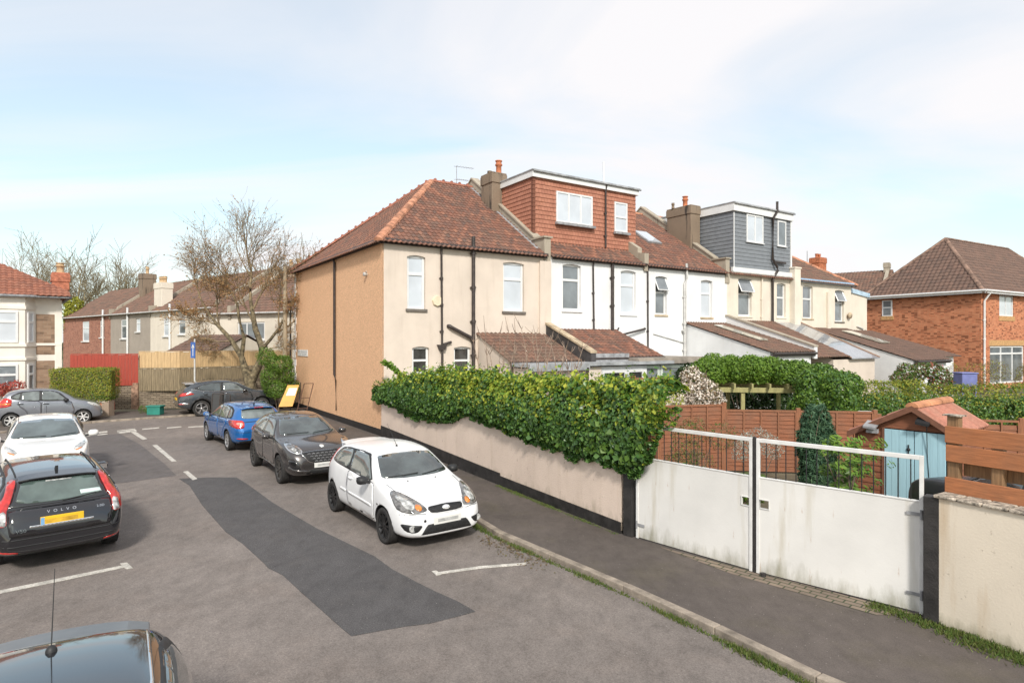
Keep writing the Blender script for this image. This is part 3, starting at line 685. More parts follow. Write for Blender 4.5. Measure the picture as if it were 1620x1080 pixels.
def slab_hang(mb, p0, p1, z0, z1, n, th=.035, ch=.19, tw=.17, uvs=1):
    """tile hanging: overlapping courses on a vertical face from p0 to p1 (xy), outward normal n"""
    p0 = Vector(p0); p1 = Vector(p1); d = (p1-p0); L = d.length; d.normalize(); n = Vector(n); r = int((z1-z0)/ch)+1
    for i in range(r):
        za = z0+i*ch; zb = min(z1, za+ch)
        if zb-za < .01: continue
        off = (i % 2)*.5
        q = [(p0+n*th, za), (p1+n*th, za), (p1+n*.008, zb), (p0+n*.008, zb)]
        mb.add([(a.x, a.y, z) for a, z in q], [(0,1,2,3)], 0, [[(off+.01, i+.05), (L/tw+off, i+.05), (L/tw+off, i+.95), (off+.01, i+.95)]])
        q = [(p0+n*.008, za), (p1+n*.008, za), (p1+n*th, za), (p0+n*th, za)]
        mb.add([(a.x, a.y, z) for a, z in q], [(0,1,2,3)], 0, [[(off+.01, i+.05), (L/tw+off, i+.05), (L/tw+off, i+.06), (off+.01, i+.06)]])
def M_hang(name, cols, joint):
    m = M_tile(name, cols, .25, (.25,.10,.06)); N = m.node_tree.nodes; L = m.node_tree.links; B = N['Principled BSDF']
    uv = coord(N, 'UV'); s = N.new('ShaderNodeSeparateXYZ'); L.new(uv, s.inputs[0]); fr = N.new('ShaderNodeMath'); fr.operation = 'FRACT'; L.new(s.outputs[0], fr.inputs[0])
    src = B.inputs['Base Color'].links[0].from_socket
    L.new(mixc(N, L, ramp(N, L, fr.outputs[0], [(.05, (.8,)*3), (.10, (0,0,0))]), src, joint), B.inputs['Base Color']); return m
m_hang = M_hang('tile_hanging', [(.42,.175,.11), (.46,.20,.13), (.38,.155,.10), (.44,.185,.12)], (.13,.045,.025))
def dormer(par, x0, x1, y0, zb, zt, fascia, mat, wins, side_back, dress=True, boards=False):
    mb = MB()
    mb.add([(x0,y0,zb),(x1,y0,zb),(x1,y0,zt),(x0,y0,zt)], [(0,1,2,3)], 0, [[(0,0),(1,0),(1,1),(0,1)]])
    for x in (x0, x1): mb.add([(x,y0,zb),(x,y0,zt),(x,side_back,zt),(x,side_back,EZ+side_back*tn)], [(0,1,2,3)], 0, [[(0,0)]*4])
    if boards:
        ch = .21; r = int((zt-zb)/ch)+1; L = x1-x0
        for i in range(r):
            a, b = zb+i*ch, min(zt, zb+(i+1)*ch)
            if b-a < .02: continue
            mb.prism([(x0,y0-.03,a),(x0,y0-.008,b),(x0,y0,b),(x0,y0,a)], (x1-x0,0,0)); mb.prism([(x0-.03,y0,a),(x0-.008,y0,b),(x0,y0,b),(x0,y0,a)], (0,side_back-y0,0)); mb.prism([(x1+.03,y0,a),(x1+.008,y0,b),(x1,y0,b),(x1,y0,a)], (0,side_back-y0,0))
    else:
        slab_hang(mb, (x0,y0,0), (x1,y0,0), zb, zt, (0,-1,0)); slab_hang(mb, (x0,side_back,0), (x0,y0,0), zb, zt, (-1,0,0)); slab_hang(mb, (x1,y0,0), (x1,side_back,0), zb, zt, (1,0,0))
    d = mb.build('dormer', [mat], par, recalc=False)
    f = MB(); f.box(x0-.12, x1+.12, y0-.14, y0-.06, zt, zt+fascia); f.box(x0-.12, x0-.05, y0-.06, side_back, zt, zt+fascia); f.box(x1+.05, x1+.12, y0-.06, side_back, zt, zt+fascia); f.box(x0-.12,x1+.12,y0-.06,y0+.02,zt-.001,zt+.03)
    f.build('fascia', m_white, d)
    g = MB(); g.box(x0-.16, x1+.16, y0-.20, side_back+.1, zt+fascia, zt+fascia+.05); g.tube([(x0-.1,y0-.19,zt+fascia-.02),(x1+.2,y0-.19,zt+fascia-.02)], .045, 8); g.build('flat_roof', m_felt, d)
    for (a, b, c, e, st, pane) in wins:
        window(d, a, b, c, e, y0-.075, st, pane, fw=.075, sill=.12 if not boards else .04, sillmat=m_lead if not boards else m_white)
    return d
yD = 1.0; def_u = lambda px: hu(px, yD)-uB; def_z = lambda px, py: hz(px, py, yD)
x0d, x1d = def_u(843.5), def_u(1005)
dB = dormer(B_, x0d, x1d, yD, def_z(930, 393)-.25, 10.60, .27, m_hang, [(def_u(879), def_u(936), def_z(907,355), def_z(907,307), 'M3', m_pane_sky), (def_u(971), def_u(991), def_z(981,368), def_z(981,321), 'H', m_pane_sky)], 5.9)
cs = MB()
for i in range(14):
    z_ = def_z(843,382)+.2+i*.19
    if z_ < 10.5: cs.prism([(x0d-.045,yD-.045,z_),(x0d+.10,yD-.045,z_),(x0d+.10,yD-.02,z_+.17),(x0d-.02,yD-.02,z_+.17)], (0,0,.01)); cs.box(x0d-.05, x0d+.08, yD-.05, yD+.08, z_, z_+.17)
cs.build('corner_tiles', m_hang, dB)
downpipe(dB, [(def_u(956), yD-.18, 10.85), (def_u(956), yD-.1, 10.55), (def_u(956), yD-.1, EZ+yD*tn+.15)], .045)
vp = MB(); xv = hu(955, 3)-uB; vp.tube([(xv,3,10.8), (xv,3,hz(955,256,3))], .05, 8); vp.build('vent_pipe', m_white, B_)
x_ = hu(937)-uB; downpipe(B_, [(x_,-.12,EZ-.05),(x_,-.06,EZ-.3),(x_+.05,-.06,hz(937,527))], .04)
x_ = hu(967)-uB; downpipe(B_, [(x_,-.09,hz(967,528)),(x_,-.09,EZ-.1)], .075, name='soil_pipe')
wb = MB(); wb.tube([(x_,-.09,hz(967,527)+.1),(x_+.3,-.09,hz(967,527)+.12),(x_+.42,-.05,hz(967,527)+.25)], .04, 6); xw = hu(1018)-uB; wb.tube([(x_+.15,-.3,hz(975,531)),(xw,-.12,hz(1018,520)),(xw+.05,-.02,hz(1018,520)+.02)], .05, 8); wb.build('waste_pipe', m_pipe, B_)
# ---- house C
uC = 13.2; WC = 19.3-uC
C_ = house('terrace_house', uC, 'white terrace house with rooflight and grey downpipe')
hC = [hole(1037,1055,437,498,uC), hole(1109,1127,443,502,uC)]
shell(C_, WC, hC, m_whitewall, left=False)
for k, h in enumerate(hC): window(C_, h[0]+.01, h[1]-.01, h[2]+.01, h[3]-.01, .12, 'O' if k == 0 else 'T', m_pane_mid if k == 0 else m_pane_sky, sill=.10, fw=.08, tr=.42 if k == 0 else .36)
plainroof(C_, WC, x0=.05); gutter(C_, 0.12, WC-.2)
# small stepped party upstand between B and C
q = MB(); q.prism([(-.14,-.1,EZ-.3),(-.14,-.1,EZ+.55),(-.14,.35,EZ+.62),(-.14,.35,EZ+.85),(-.14,1.0,EZ+1.25),(-.14,6.1,RH+.22),(-.14,6.1,RH-.5)], (.28,0,0)); q.build('party_wall', m_concrete, C_); 
x_ = 0.12; downpipe(C_, [(x_,-.12,EZ-.05),(x_,-.06,EZ-.3),(x_+.03,-.06,.3)], .04)
x_ = hu(1081)-uC; downpipe(C_, [(x_,-.10,.3),(x_,-.10,EZ-.75),(x_+.12,-.12,EZ-.5),(x_+.12,-.12,EZ+.25)], .065, m_greypipe, 'soil_pipe')
q = MB(); q.tube([(hu(1033)-uC,-.03,hz(1033,528)),(x_,-.05,hz(1080,542))], .025, 6); q.tube([(x_-.15,-.1,hz(1078,522)),(x_,-.1,hz(1078,528))], .06, 8); q.build('waste_pipe', m_greypipe, C_)
# rooflight
vrl = 2.9; rl = MB()
ul, ur = hu(1008, 2.6)-uC, hu(1040, 2.6)-uC
ctr = Vector((lerp(ul, ur, .5)+.1, 2.75, EZ+2.75*tn+.12)); e1 = Vector((1,0,0)); e2 = ups; nn_ = e1.cross(e2)
def rbox(mb, c, a, b, n, ha, hb, t0, t1): 
    mb.prism([c-a*ha-b*hb+n*t0, c+a*ha-b*hb+n*t0, c+a*ha+b*hb+n*t0, c-a*ha+b*hb+n*t0], n*(t1-t0))
rbox(rl, ctr, e1, e2, nn_, .52, .72, 0, .10); rlo = rl.build('rooflight', m_lead, C_, bevel=.01)
rl = MB(); rbox(rl, ctr, e1, e2, nn_, .42, .60, .103, .115); rl.build('pane', m_pane_sky, rlo)
# ---- house D : cream with slate-grey boarded dormer
uD = 19.3; WD = 25.4-uD
D_ = house('terrace_house', uD, 'cream terrace house with slate grey boarded dormer')
hD = [hole(1168,1189,440,500,uD), hole(1229,1243,448,502,uD)]
shell(D_, WD, hD, m_cream2)
for k, h in enumerate(hD): window(D_, h[0]+.01, h[1]-.01, h[2]+.01, h[3]-.01, .12, 'O' if k == 0 else 'T', m_pane_mid, sill=.09, sillmat=m_cream2, fw=.08, tr=.42)
plainroof(D_, WD, x0=.16)
parapet(D_, 0, .32, .50)
chimney(D_, hu(1081,3.0)-uD, 3.0, .78, 1.75, EZ+1.0, 11.05, [(hu(1084,3.0)-uD, 3.0, .68, .16, m_pot), (hu(1069,3.2)-uD, 3.4, .3, .09, m_chimney)])
m_board = M_plain('slate_grey_boarding', (.20,.215,.235), .6, var=.08, vs=4, bmp=.2, bs=50)
yE = .02; fu = lambda px: hu(px, yE)-uD; fz = lambda px, py: hz(px, py, yE)
dD = dormer(D_, fu(1160), fu(1250), yE, EZ+.35, 10.42, .42, m_board, [(fu(1180), fu(1206), fz(1193,384), fz(1193,341), 'M2', m_pane_sky), (fu(1229), fu(1242), fz(1235,390), fz(1235,350), 'S', m_pane_mid)], 6.0, boards=True)
tr = MB(); tr.box(fu(1160)-.02, fu(1160)+.04, yE-.05, yE-.031, EZ+.35, 10.35); tr.box(fu(1250)-.04, fu(1250)+.08, yE-.07, yE+.0, EZ+.1, 10.6); tr.box(-.0+.3, WD, -.16, -.02, EZ+.12, EZ+.33); tr.build('trim', m_white, dD)
gutter(D_, .3, WD-.2, z=EZ+.08, mat=m_greypipe)
xp = fu(1219); sp = MB(); sp.tube([(xp+.3,-.2,fz(1223,320)),(xp+.3,-.2,fz(1223,336)),(xp,-.14,fz(1219,346)),(xp,-.12,fz(1219,410)),(xp+.32,-.2,fz(1222,423)),(xp+.32,-.22,fz(1222,428)),(xp,-.12,fz(1219,442)),(xp,-.12,hz(1219,515))], .075, 8); sp.tube([(xp+.1,-.12,fz(1219,414)),(xp+1.2,-.14,fz(1240,417))], .06, 8); sp.build('soil_pipe', m_pipe, D_)
x_ = hu(1204)-uD; downpipe(D_, [(x_,-.1,EZ),(x_,-.06,EZ-.3),(x_,-.06,hz(1204,515))], .05, m_cream2)
q = MB(); q.box(WD-.38, WD+.22, -.32, -.003, 3.5, EZ+.6); q.box(WD-.42, WD+.26, -.36, .4, EZ+.6, EZ+.68); q.build('pilaster', m_cream2, D_)
# ---- house E : far end, blue fascia, hipped
uE = 25.4; WE = 31.8-uE
E_ = house('terrace_house', uE, 'far end cream terrace house with pale blue fascia and tall brick chimney')
hE = [hole(1270,1286,452,504,uE), hole(1321,1335,459,509,uE)]
shell(E_, WE, hE, m_cream2, left=False, zt=EZ)
for k, h in enumerate(hE): window(E_, h[0]+.01, h[1]-.01, h[2]+.01, h[3]-.01, .12, 'T' if k == 0 else 'O', m_pane_mid, sill=.09, fw=.08, tr=.4, sillmat=m_stone_sill if k == 0 else m_sill)
mb = MB(); mb.add([(WE,0,0),(WE,DEP,0),(WE,DEP,EZ),(WE,0,EZ)], [(0,1,2,3)]); mb.build('end_wall', m_cream2, E_)
HE = 4.8
rib_roof((.15, -ov, zo-ov*tn+.06), (1,0,0), ups, WE+.1, SL+.05, TILE_LEAN, 'rear_roof_slope', E_, clips=[((WE,0,0), Vector((6.1, HE, 0)).normalized()), ((0,6.1,0), (0,1,0))])
tse = math.atan2(6.1*tn, HE)
rib_roof((WE+ov, -ov, zo-ov*math.tan(tse)+.06), (0,1,0), (-math.cos(tse),0,math.sin(tse)), DEP+2*ov, (HE+ov)/math.cos(tse), TILE_LEAN, 'side_roof_slope', E_, clips=[((WE,0,0), Vector((-6.1,-HE,0)).normalized()), ((WE,DEP,0), Vector((-6.1,HE,0)).normalized())])
rib_roof((.15, DEP+ov, zo-ov*tn+.06), (1,0,0), upn, WE+.1, SL+.05, TILE_LEAN, 'front_roof_slope', E_, tw=.4, th=.6, clips=[((WE,DEP,0), Vector((6.1,-HE,0)).normalized()), ((0,6.1,0), (0,-1,0))])
ridgecap(E_, (WE+ov, -ov, zc), (WE-HE, 6.1, RH+.09), .14, name='hip_tiles'); ridgecap(E_, (.15,6.1,RH+.09), (WE-HE,6.1,RH+.09), .14)
m_blue = M_plain('pale_blue_paint', (.33,.50,.70), .5, var=.1)
q = MB(); q.box(.2, WE+.2, -.2, -.10, EZ-.12, EZ+.08); q.build('fascia', m_blue, E_)
EX = 2.5; q = MB(); q.add([(WE,.25,0),(WE+EX,.25,0),(WE+EX,.25,6.55),(WE,.25,6.85)], [(0,1,2,3)]); q.add([(WE+EX,.25,0),(WE+EX,5,0),(WE+EX,5,6.55),(WE+EX,.25,6.55)], [(0,1,2,3)]); q.add([(WE,.25,6.85),(WE+EX,.25,6.55),(WE+EX,5,6.55),(WE,5,6.85)], [(0,1,2,3)]); q.build('side_extension', m_cream2, E_)
q = MB(); q.prism([(WE,.16,6.62),(WE+EX+.1,.16,6.34),(WE+EX+.1,.16,6.62),(WE,.16,6.92)], (0,.08,0)); q.prism([(WE+EX+.02,.1,6.34),(WE+EX+.02,5,6.34),(WE+EX+.02,5,6.62),(WE+EX+.02,.1,6.62)], (.08,0,0)); q.build('extension_fascia', M_plain('faded_blue', (.42,.55,.66), .6, var=.15), E_)
x_ = hu(1309)-uE; q = MB(); q.box(x_-.16, x_+.16, -.14, -.002, hz(1309,528), EZ-.6); q.build('boxed_pipe', m_cream2, E_)
q = MB(); q.tube([(hu(1361)-uE,.2,hz(1361,516)),(hu(1370)-uE,.2,hz(1370,520)),(hu(1370)-uE,.2,hz(1370,530))], .05, 6); q.build('waste_pipe', m_greypipe, E_)
q = MB(); q.lathe([(0,-.22),(.2,-.2),(.22,-.14),(.1,-.1),(.1,0)], (hu(1341)-uE,0,hz(1341,499)), 'y', 10); q.build('flue', m_stone_sill, E_)
m_brick_or = M_brick('orange_brick', (.42,.13,.06), (.50,.19,.10), (.42,.34,.26), dark=.3)
chimney(E_, hu(1294,9)-uE, 9, 1.1, .9, RH-3, hz(1294,408,9), [(hu(1294,9)-uE-.2, 9, .35, .14, m_pot), (hu(1294,9)-uE+.2, 9, .35, .14, m_pot)], mat=M_plain('chimney_brick', (.45,.15,.07), .85, var=.3, vs=8, bmp=.4))
q = MB(); xx = hu(1277,9)-uE; q.tube([(xx,9,RH-3),(xx,9,hz(1277,397,9))], .03, 5); q.build('tv_aerial', m_lead, E_)
def leanto(par, u0, x0, x1, dpt, zt, zb, mat, tile, side_l=True, side_r=True, name='rear_extension', front_z=None, wallmat=None, v0=0, tw=.2, wins=()):
    """single-storey wing with a roof sloping down away from the house; local x measured from the house"""
    wm = wallmat or m_cream; q = MB()
    for x in (x0, x1): q.add([(x,v0,0),(x,v0,zt-.06),(x,v0-dpt,zb-.06),(x,v0-dpt,0)], [(0,1,2,3)])
    q.add([(x0,v0-dpt,0),(x1,v0-dpt,0),(x1,v0-dpt,zb-.06),(x0,v0-dpt,zb-.06)], [(0,1,2,3)])
    w = q.build(name, wm, par)
    sl = math.atan2(zt-zb, dpt); upv = Vector((0, math.cos(sl), math.sin(sl)))
    if tile is not None:
        rib_roof((x0-.08, v0-dpt-.2, zb-.2*math.tan(sl)), (1,0,0), upv, x1-x0+.16, (dpt+.2)/math.cos(sl), tile, 'roof', w, tw=tw)
        g = MB(); g.tube([(x0-.08, v0-dpt-.25, zb-.12), (x1+.08, v0-dpt-.25, zb-.12)], .055, 8); g.box(x0-.08,x1+.08,v0-dpt-.2,v0-dpt-.17,zb-.24,zb-.08); g.build('gutter', m_pipe, w)
    return w, upv
# lean-to of A and its flat front, shared lower roofs
wA, _ = leanto(A, 0, 3.95, 7.15, 2.3, 3.72, 2.72, m_cream, TILE_LEAN)
q = MB(); q.box(3.95, 7.3, -3.5, -2.55, 0, 2.45); q.build('bathroom_wing', m_cream, A)
q = MB(); q.box(3.85, 11.1, -3.68, -2.6, 2.5, 2.62); q.box(3.85, 6.55, -3.72, -3.64, 2.36, 2.6); q.build('flat_roof', m_felt, A)
wB2, _ = leanto(B_, uB, .15, 11.25-uB, 2.7, 3.92, 2.85, m_whitewall, TILE_A, wallmat=m_whitewall)
q = MB(); q.prism([(-.12,0,4.15),(-.12,-3.0,2.95),(-.12,-3.0,2.6),(-.12,0,2.6)], (.24,0,0)); pwq = q.build('parapet', M_plain('black_tar_render', (.06,.055,.055), .7, var=.3), wB2); q = MB(); q.prism([(-.16,.0,4.16),(-.16,-3.02,2.955),(-.16,-3.02,3.03),(-.16,0,4.24)], (.32,0,0)); q.build('coping', m_stone_sill, pwq)
q = MB(); q.box(-.1, 1.9, -2.98, -2.9, 2.55, 2.93); q.build('lead_front', m_lead, wB2)
q = MB(); q.box(-.2, 2.4, -3.45, -2.9, 0, 2.45); q.build('sun_room', m_whitewall, B_)
for (a, b) in ((.0,1.25),(1.3,2.2)): window(B_, a, b, 0.9, 2.3, -3.5, 'S', m_pane_dark, fw=.10)
q = MB(); q.tube([(6.45-uB,-3.6,.2),(6.45-uB,-3.72,2.45)], .05, 8); q.build('drainpipe', m_pipe, B_)
# conservatory of B/C
m_sage = M_plain('sage_white_frame', (.62,.68,.60), .5, var=.08)
q = MB(); c0, c1 = 9.35-uC, 13.0-uC; q.box(c0-.15, c1+.25, -3.55, -.05, 2.62, 2.75); q.box(c0-.15, c1+.25, -3.6, -3.5, 2.5, 2.66); cr = q.build('conservatory', M_plain('conservatory_roof', (.30,.26,.22), .8, var=.25), C_)
for (a, b, st) in ((9.4,10.55,'S'), (10.6,12.0,'S'), (12.05,12.95,'S')): window(cr, a-uC, b-uC, .2, 2.45, -3.4, st, m_pane_mid, fw=.13, mat=m_sage)
q = MB(); q.box(c0, c0+.06, -3.36, -.1, 0, 2.6); q.box(c1, c1+.06, -3.36, -.1, 0, 2.6); q.build('side_wall', m_whitewall, cr)
window(C_, hu(1044)-uC, hu(1070)-uC, 1.5, hz(1057,560), -.02, 'S', m_pane_mid, fw=.1)
# wing of C/D
wD, upv = leanto(C_, uC, 16.0-uC, 19.15-uC, 4.75, 4.35, 2.98, m_whitewall, TILE_LEAN, wallmat=m_whitewall)
q = MB(); q.prism([(19.2-uC,0,4.75),(19.2-uC,-4.9,3.15),(19.2-uC,-4.9,2.6),(19.2-uC,0,3.9)], (.25,0,0)); q.build('parapet', m_whitewall, wD)
q = MB(); q.prism([(19.15-uC,0,4.76),(19.15-uC,-4.92,3.155),(19.15-uC,-4.92,3.22),(19.15-uC,0,4.83)], (.35,0,0)); q.build('coping', m_concrete, wD)
q = MB(); cc = Vector((17.55-uC, -2.1, 4.35-2.1*(1.37/4.75)+.09)); rbox(q, cc, Vector((1,0,0)), upv, Vector((1,0,0)).cross(upv), .32, 1.35, 0, .04); q.build('roof_glazing', M_glass('old_skylight', (.45,.43,.36), .2), wD)
q = MB(); q.box(16.3-uC, 18.9-uC, -4.81, -4.76, 2.3, 2.75); q.build('lintel', m_white, wD)
wE, upv = leanto(D_, uD, 21.9-uD, 25.95-uD, 4.3, 4.45, 2.55, m_cream, None, wallmat=m_cream)
m_poly = M_glass('polycarbonate_sheet', (.27,.28,.30), .25, .12, 2)
q = MB(); q.prism([(23.3-uD,0,4.47),(26.1-uD,0,4.47),(26.1-uD,-4.5,2.5),(23.3-uD,-4.5,2.5)], (0,0,.05)); q.build('clear_roof', m_poly, wE)
rib_roof((19.6-uD, -4.4, 2.62), (1,0,0), upv, 3.7, 4.7, TILE_LEAN, 'roof', wE)
q = MB()
for x in (23.25, 26.1): q.prism([(x-uD-.03,0,4.53),(x-uD-.03,-4.5,2.56),(x-uD-.03,-4.5,2.6),(x-uD-.03,0,4.57)], (.06,0,0))
q.build('glazing_bars', M_wood('cedar_bar', (.40,.22,.13)), wE)
wF, upv = leanto(E_, uE, 27.3-uE, 31.2-uE, 5.6, 4.2, 2.45, m_whitewall, TILE_DK, wallmat=m_whitewall)
q = MB(); q.box(31.3-uE, 34.0-uE, -4.9, .2, 0, 2.5); wg = q.build('rear_extension', m_whitewall, E_)
rib_roof((31.2-uE, -5.1, 2.5), (1,0,0), Vector((0,math.cos(R(17)),math.sin(R(17)))), 3.4, 5.4, TILE_DK, 'roof', wg)
q = MB(); cc = Vector((29.6-uE, -2.0, 4.2-2.0*(1.75/5.6)+.1)); rbox(q, cc, Vector((1,0,0)), upv, Vector((1,0,0)).cross(upv), .5, 1.2, 0, .05); q.build('roof_glazing', MATS['old_skylight'], wF)
window(E_, 29.5-uE, 30.6-uE, 1.2, 2.2, -5.64, 'S', m_pane_sky, fw=.08)
# ================================================================ CARS
m_tyre = M_plain('tyre_rubber', (.030,.028,.027), .85, var=.3, vs=14, bmp=.3)
m_rimblk = M_plain('black_alloy', (.02,.02,.021), .35, metal=.3, var=.1)
m_rimsil = M_plain('silver_alloy', (.55,.55,.56), .3, metal=.7, var=.08)
m_trim = M_plain('car_black_trim', (.018,.018,.019), .55, var=.15)
m_trimg = M_plain('car_gloss_black', (.012,.012,.013), .15, var=.1, coat=1)
m_cglass = M_glass('car_glass', (.050,.062,.062), .02, .45, 2.2, spec=1.0)
m_cglass_l = M_glass('car_glass_pale', (.14,.16,.155), .02, .35, 2.2, spec=.9)
m_lamp = M_glass('clear_lamp', (.42,.42,.41), .06, .5, 14)
m_lampdk = M_glass('dark_lamp', (.13,.125,.12), .06, .6, 14)
m_red = M_glass('red_lamp', (.50,.02,.015), .08, .3, 12)
m_amber = M_glass('amber_lamp', (.75,.22,.03), .1, .2, 12)
m_chrome = M_plain('chrome', (.75,.75,.75), .12, metal=1, var=.03)
m_platew = M_plain('white_number_plate', (.72,.71,.68), .5, var=.05)
m_platey = M_plain('yellow_number_plate', (.80,.48,.02), .5, var=.05)
m_smudge_y = M_plain('blurred_plate_band', (.62,.36,.03), .6, var=.25, vs=9)
m_smudge_w = M_plain('blurred_plate_band_grey', (.42,.42,.41), .6, var=.25, vs=9)
m_grille = M_plain('grille_mesh', (.014,.014,.015), .45, var=.4, vs=30, bmp=.8, bs=70)
def chaikin(p, n=2, keep=.22):
    for _ in range(n):
        q = []
        for i in range(len(p)):
            a, b = p[i], p[(i+1) % len(p)]; q.append((lerp(a[0], b[0], keep), lerp(a[1], b[1], keep))); q.append((lerp(a[0], b[0], 1-keep), lerp(a[1], b[1], 1-keep)))
        p = q
    return p
def inside(p, poly):
    c = False; n = len(poly)
    for i in range(n):
        x1, y1 = poly[i]; x2, y2 = poly[(i+1) % n]
        if (y1 > p[1]) != (y2 > p[1]) and p[0] < (x2-x1)*(p[1]-y1)/(y2-y1)+x1: c = not c
    return c
def smooth_interp(xs, ys, x):
    xs = np.array(xs, float); ys = np.array(ys, float); h = np.diff(xs); d = np.diff(ys)/h; m = np.zeros(len(xs)); m[0], m[-1] = d[0], d[-1]
    for i in range(1, len(xs)-1):
        m[i] = 0 if d[i-1]*d[i] <= 0 else 2*d[i-1]*d[i]/(d[i-1]+d[i])
    i = int(np.clip(np.searchsorted(xs, x)-1, 0, len(h)-1)); t = np.clip((x-xs[i])/h[i], 0, 1)
    return ((2*t**3-3*t**2+1)*ys[i]+(t**3-2*t**2+t)*h[i]*m[i]+(-2*t**3+3*t**2)*ys[i+1]+(t**3-t**2)*h[i]*m[i+1])
class Car:
    """x forward, y left, z up, origin on the ground midway; the profile x runs 0 (nose) to L (tail)"""
    def __init__(s, name, spec, paint):
        s.sp = spec; s.paint = paint; s.name = name
        s.root = empty(name, (0,0,0)); s.body()
    def X(s, x): return s.sp['L']/2-x
    def body(s):
        sp = s.sp; L, Wd, H = sp['L'], sp['W'], sp['H']; hw = Wd/2
        top, belt, bot, plan, tw = sp['top'], sp['belt'], sp['bot'], sp['plan'], sp['tw']
        f = lambda a, x: float(smooth_interp([p[0] for p in a], [p[1] for p in a], x))
        xs = sorted({0, .04, .12, .25, .42, .6, .8, *[round(p[0], 3) for p in top if p[0] > .8 and p[0] < L-.5], *[round(x, 3) for x in np.arange(1.0, L-.6, .22)], L-.5, L-.32, L-.18, L-.08, L-.02, L})
        xs2 = [xs[0]]
        for x in xs[1:]:
            if x-xs2[-1] > .035 or x == L: xs2.append(x)
        V = []; n = 11
        for x in xs2:
            zt, zs, zb = f(top, x), f(belt, x), f(bot, x); w = f(plan, x)*hw; r = f(tw, x)
            zs = min(zs, zt-.012); wsh = w*.965; wt = wsh*r; dz = zt-zs
            dr = min(.075, dz*.45)
            half = [(0, zb), (w*.62, zb), (w*.93, zb+.03), (w*.985, zb+.30*(zs-zb)), (w, zb+.62*(zs-zb)), (wsh, zs-.015), (lerp(wsh, wt, .10)-.012, zs+.10*dz+.004), (lerp(wsh, wt, .6), zs+.60*dz), (wt, zt-dr), (wt*.80, zt-dr*.22), (0, zt)]
            V.append([(s.X(x), y, z) for (y, z) in half]+[(s.X(x), -y, z) for (y, z) in half[-2:0:-1]])
        m = len(V[0]); vs = [v for ring in V for v in ring]; F = []
        for i in range(len(V)-1):
            for j in range(m): F.append((i*m+j, i*m+(j+1) % m, (i+1)*m+(j+1) % m, (i+1)*m+j))
        for e in (0, len(V)-1):
            b = e*m
            for j in range(0, n-2):
                lo, hi = j, n-1-j
                if lo+1 >= hi-1+1: break
                if hi-lo <= 1: break
                if hi-lo == 2: F.append((b+lo, b+lo+1, b+hi)); continue
                F.append((b+lo, b+lo+1, b+hi-1, b+hi))
            mir = lambda k: (m-k) % m
            for j in range(0, n-2):
                lo, hi = j, n-1-j
                if hi-lo <= 1: break
                if hi-lo == 2: F.append((b+mir(hi), b+mir(lo+1), b+mir(lo))); continue
                F.append((b+mir(hi), b+mir(hi-1), b+mir(lo+1), b+mir(lo)))
        # half section pairs meet along the centre line (vertices 0 and 10) so the caps close there
        me = bpy.data.meshes.new('tmp'); me.from_pydata(vs, [], F)
        bm = bmesh.new(); bm.from_mesh(me); bmesh.ops.recalc_face_normals(bm, faces=bm.faces[:]); bm.to_mesh(me); bm.free()
        o = bpy.data.objects.new('tmp', me); COL.objects.link(o)
        sb = o.modifiers.new('s', 'SUBSURF'); sb.levels = 2; sb.render_levels = 2
        dg = bpy.context.evaluated_depsgraph_get(); m2 = bpy.data.meshes.new_from_object(o.evaluated_get(dg)); o.modifiers.clear(); o.data = m2
        s.bvh = BVHTree.FromPolygons([v.co.copy() for v in m2.vertices], [tuple(p.vertices) for p in m2.polygons])
        # wheel wells cut out of the body
        c = MB(); r = sp['wr']+sp.get('gap', .05)
        for x in (sp['fo'], sp['fo']+sp['wb']):
            for sg in (-1, 1):
                c.lathe([(0, sg*(hw-.30)), (r, sg*(hw-.30)), (r, sg*(hw+.25)), (0, sg*(hw+.25))], (s.X(x), 0, sp['wr']+.01), 'y', 36, smooth=False)
        co = c.build('cut', m_trim); 
        bmo = o.modifiers.new('b', 'BOOLEAN'); bmo.operation = 'DIFFERENCE'; bmo.object = co; bmo.solver = 'EXACT'
        o.data.materials.append(s.paint)
        dg = bpy.context.evaluated_depsgraph_get(); m3 = bpy.data.meshes.new_from_object(o.evaluated_get(dg))
        bpy.data.objects.remove(co); bpy.data.objects.remove(o)
        m3.name = 'body'; m3.materials.clear(); m3.materials.append(s.paint); m3.materials.append(m_trim)
        cw = [(s.X(x), sp['wr']+.01) for x in (sp['fo'], sp['fo']+sp['wb'])]
        for p in m3.polygons:
            ce = p.center; d = min(math.hypot(ce.x-a, ce.z-b) for a, b in cw)
            v = [m3.vertices[i].co for i in p.vertices]; on = all(min(abs(math.hypot(q.x-a, q.z-b)-r) for a, b in cw) < .004 for q in v)
            flat = all(abs(abs(q.y)-(hw-.30)) < .004 for q in v) and d < r
            if on or flat: p.material_index = 1; p.use_smooth = False
            else: p.use_smooth = True
            if ce.z < sp.get('sillz', .27) : p.material_index = 1
        s.b = meshobj('body', m3, s.root)
    def panel(s, name, poly, ax, mat, off=.004, th=.012, parent=None, rnd=2, res=.05, keep=.22, mats=None, build=True, bias=None):
        """polygon drawn in a view plane (front/back: (y,z), side: (xprofile,z), top: (xprofile,y)) and laid onto the body"""
        p = chaikin(poly, rnd, keep) if rnd else poly
        q = []
        for i in range(len(p)):
            a, b = p[i], p[(i+1) % len(p)]; L = math.hypot(a[0]-b[0], a[1]-b[1]); k = max(1, int(L/res))
            q += [(lerp(a[0], b[0], j/k), lerp(a[1], b[1], j/k)) for j in range(k)]
        nb = len(q); xs = [t[0] for t in q]; ys = [t[1] for t in q]; pts = [Vector(t) for t in q]
        x = min(xs)+res*.5
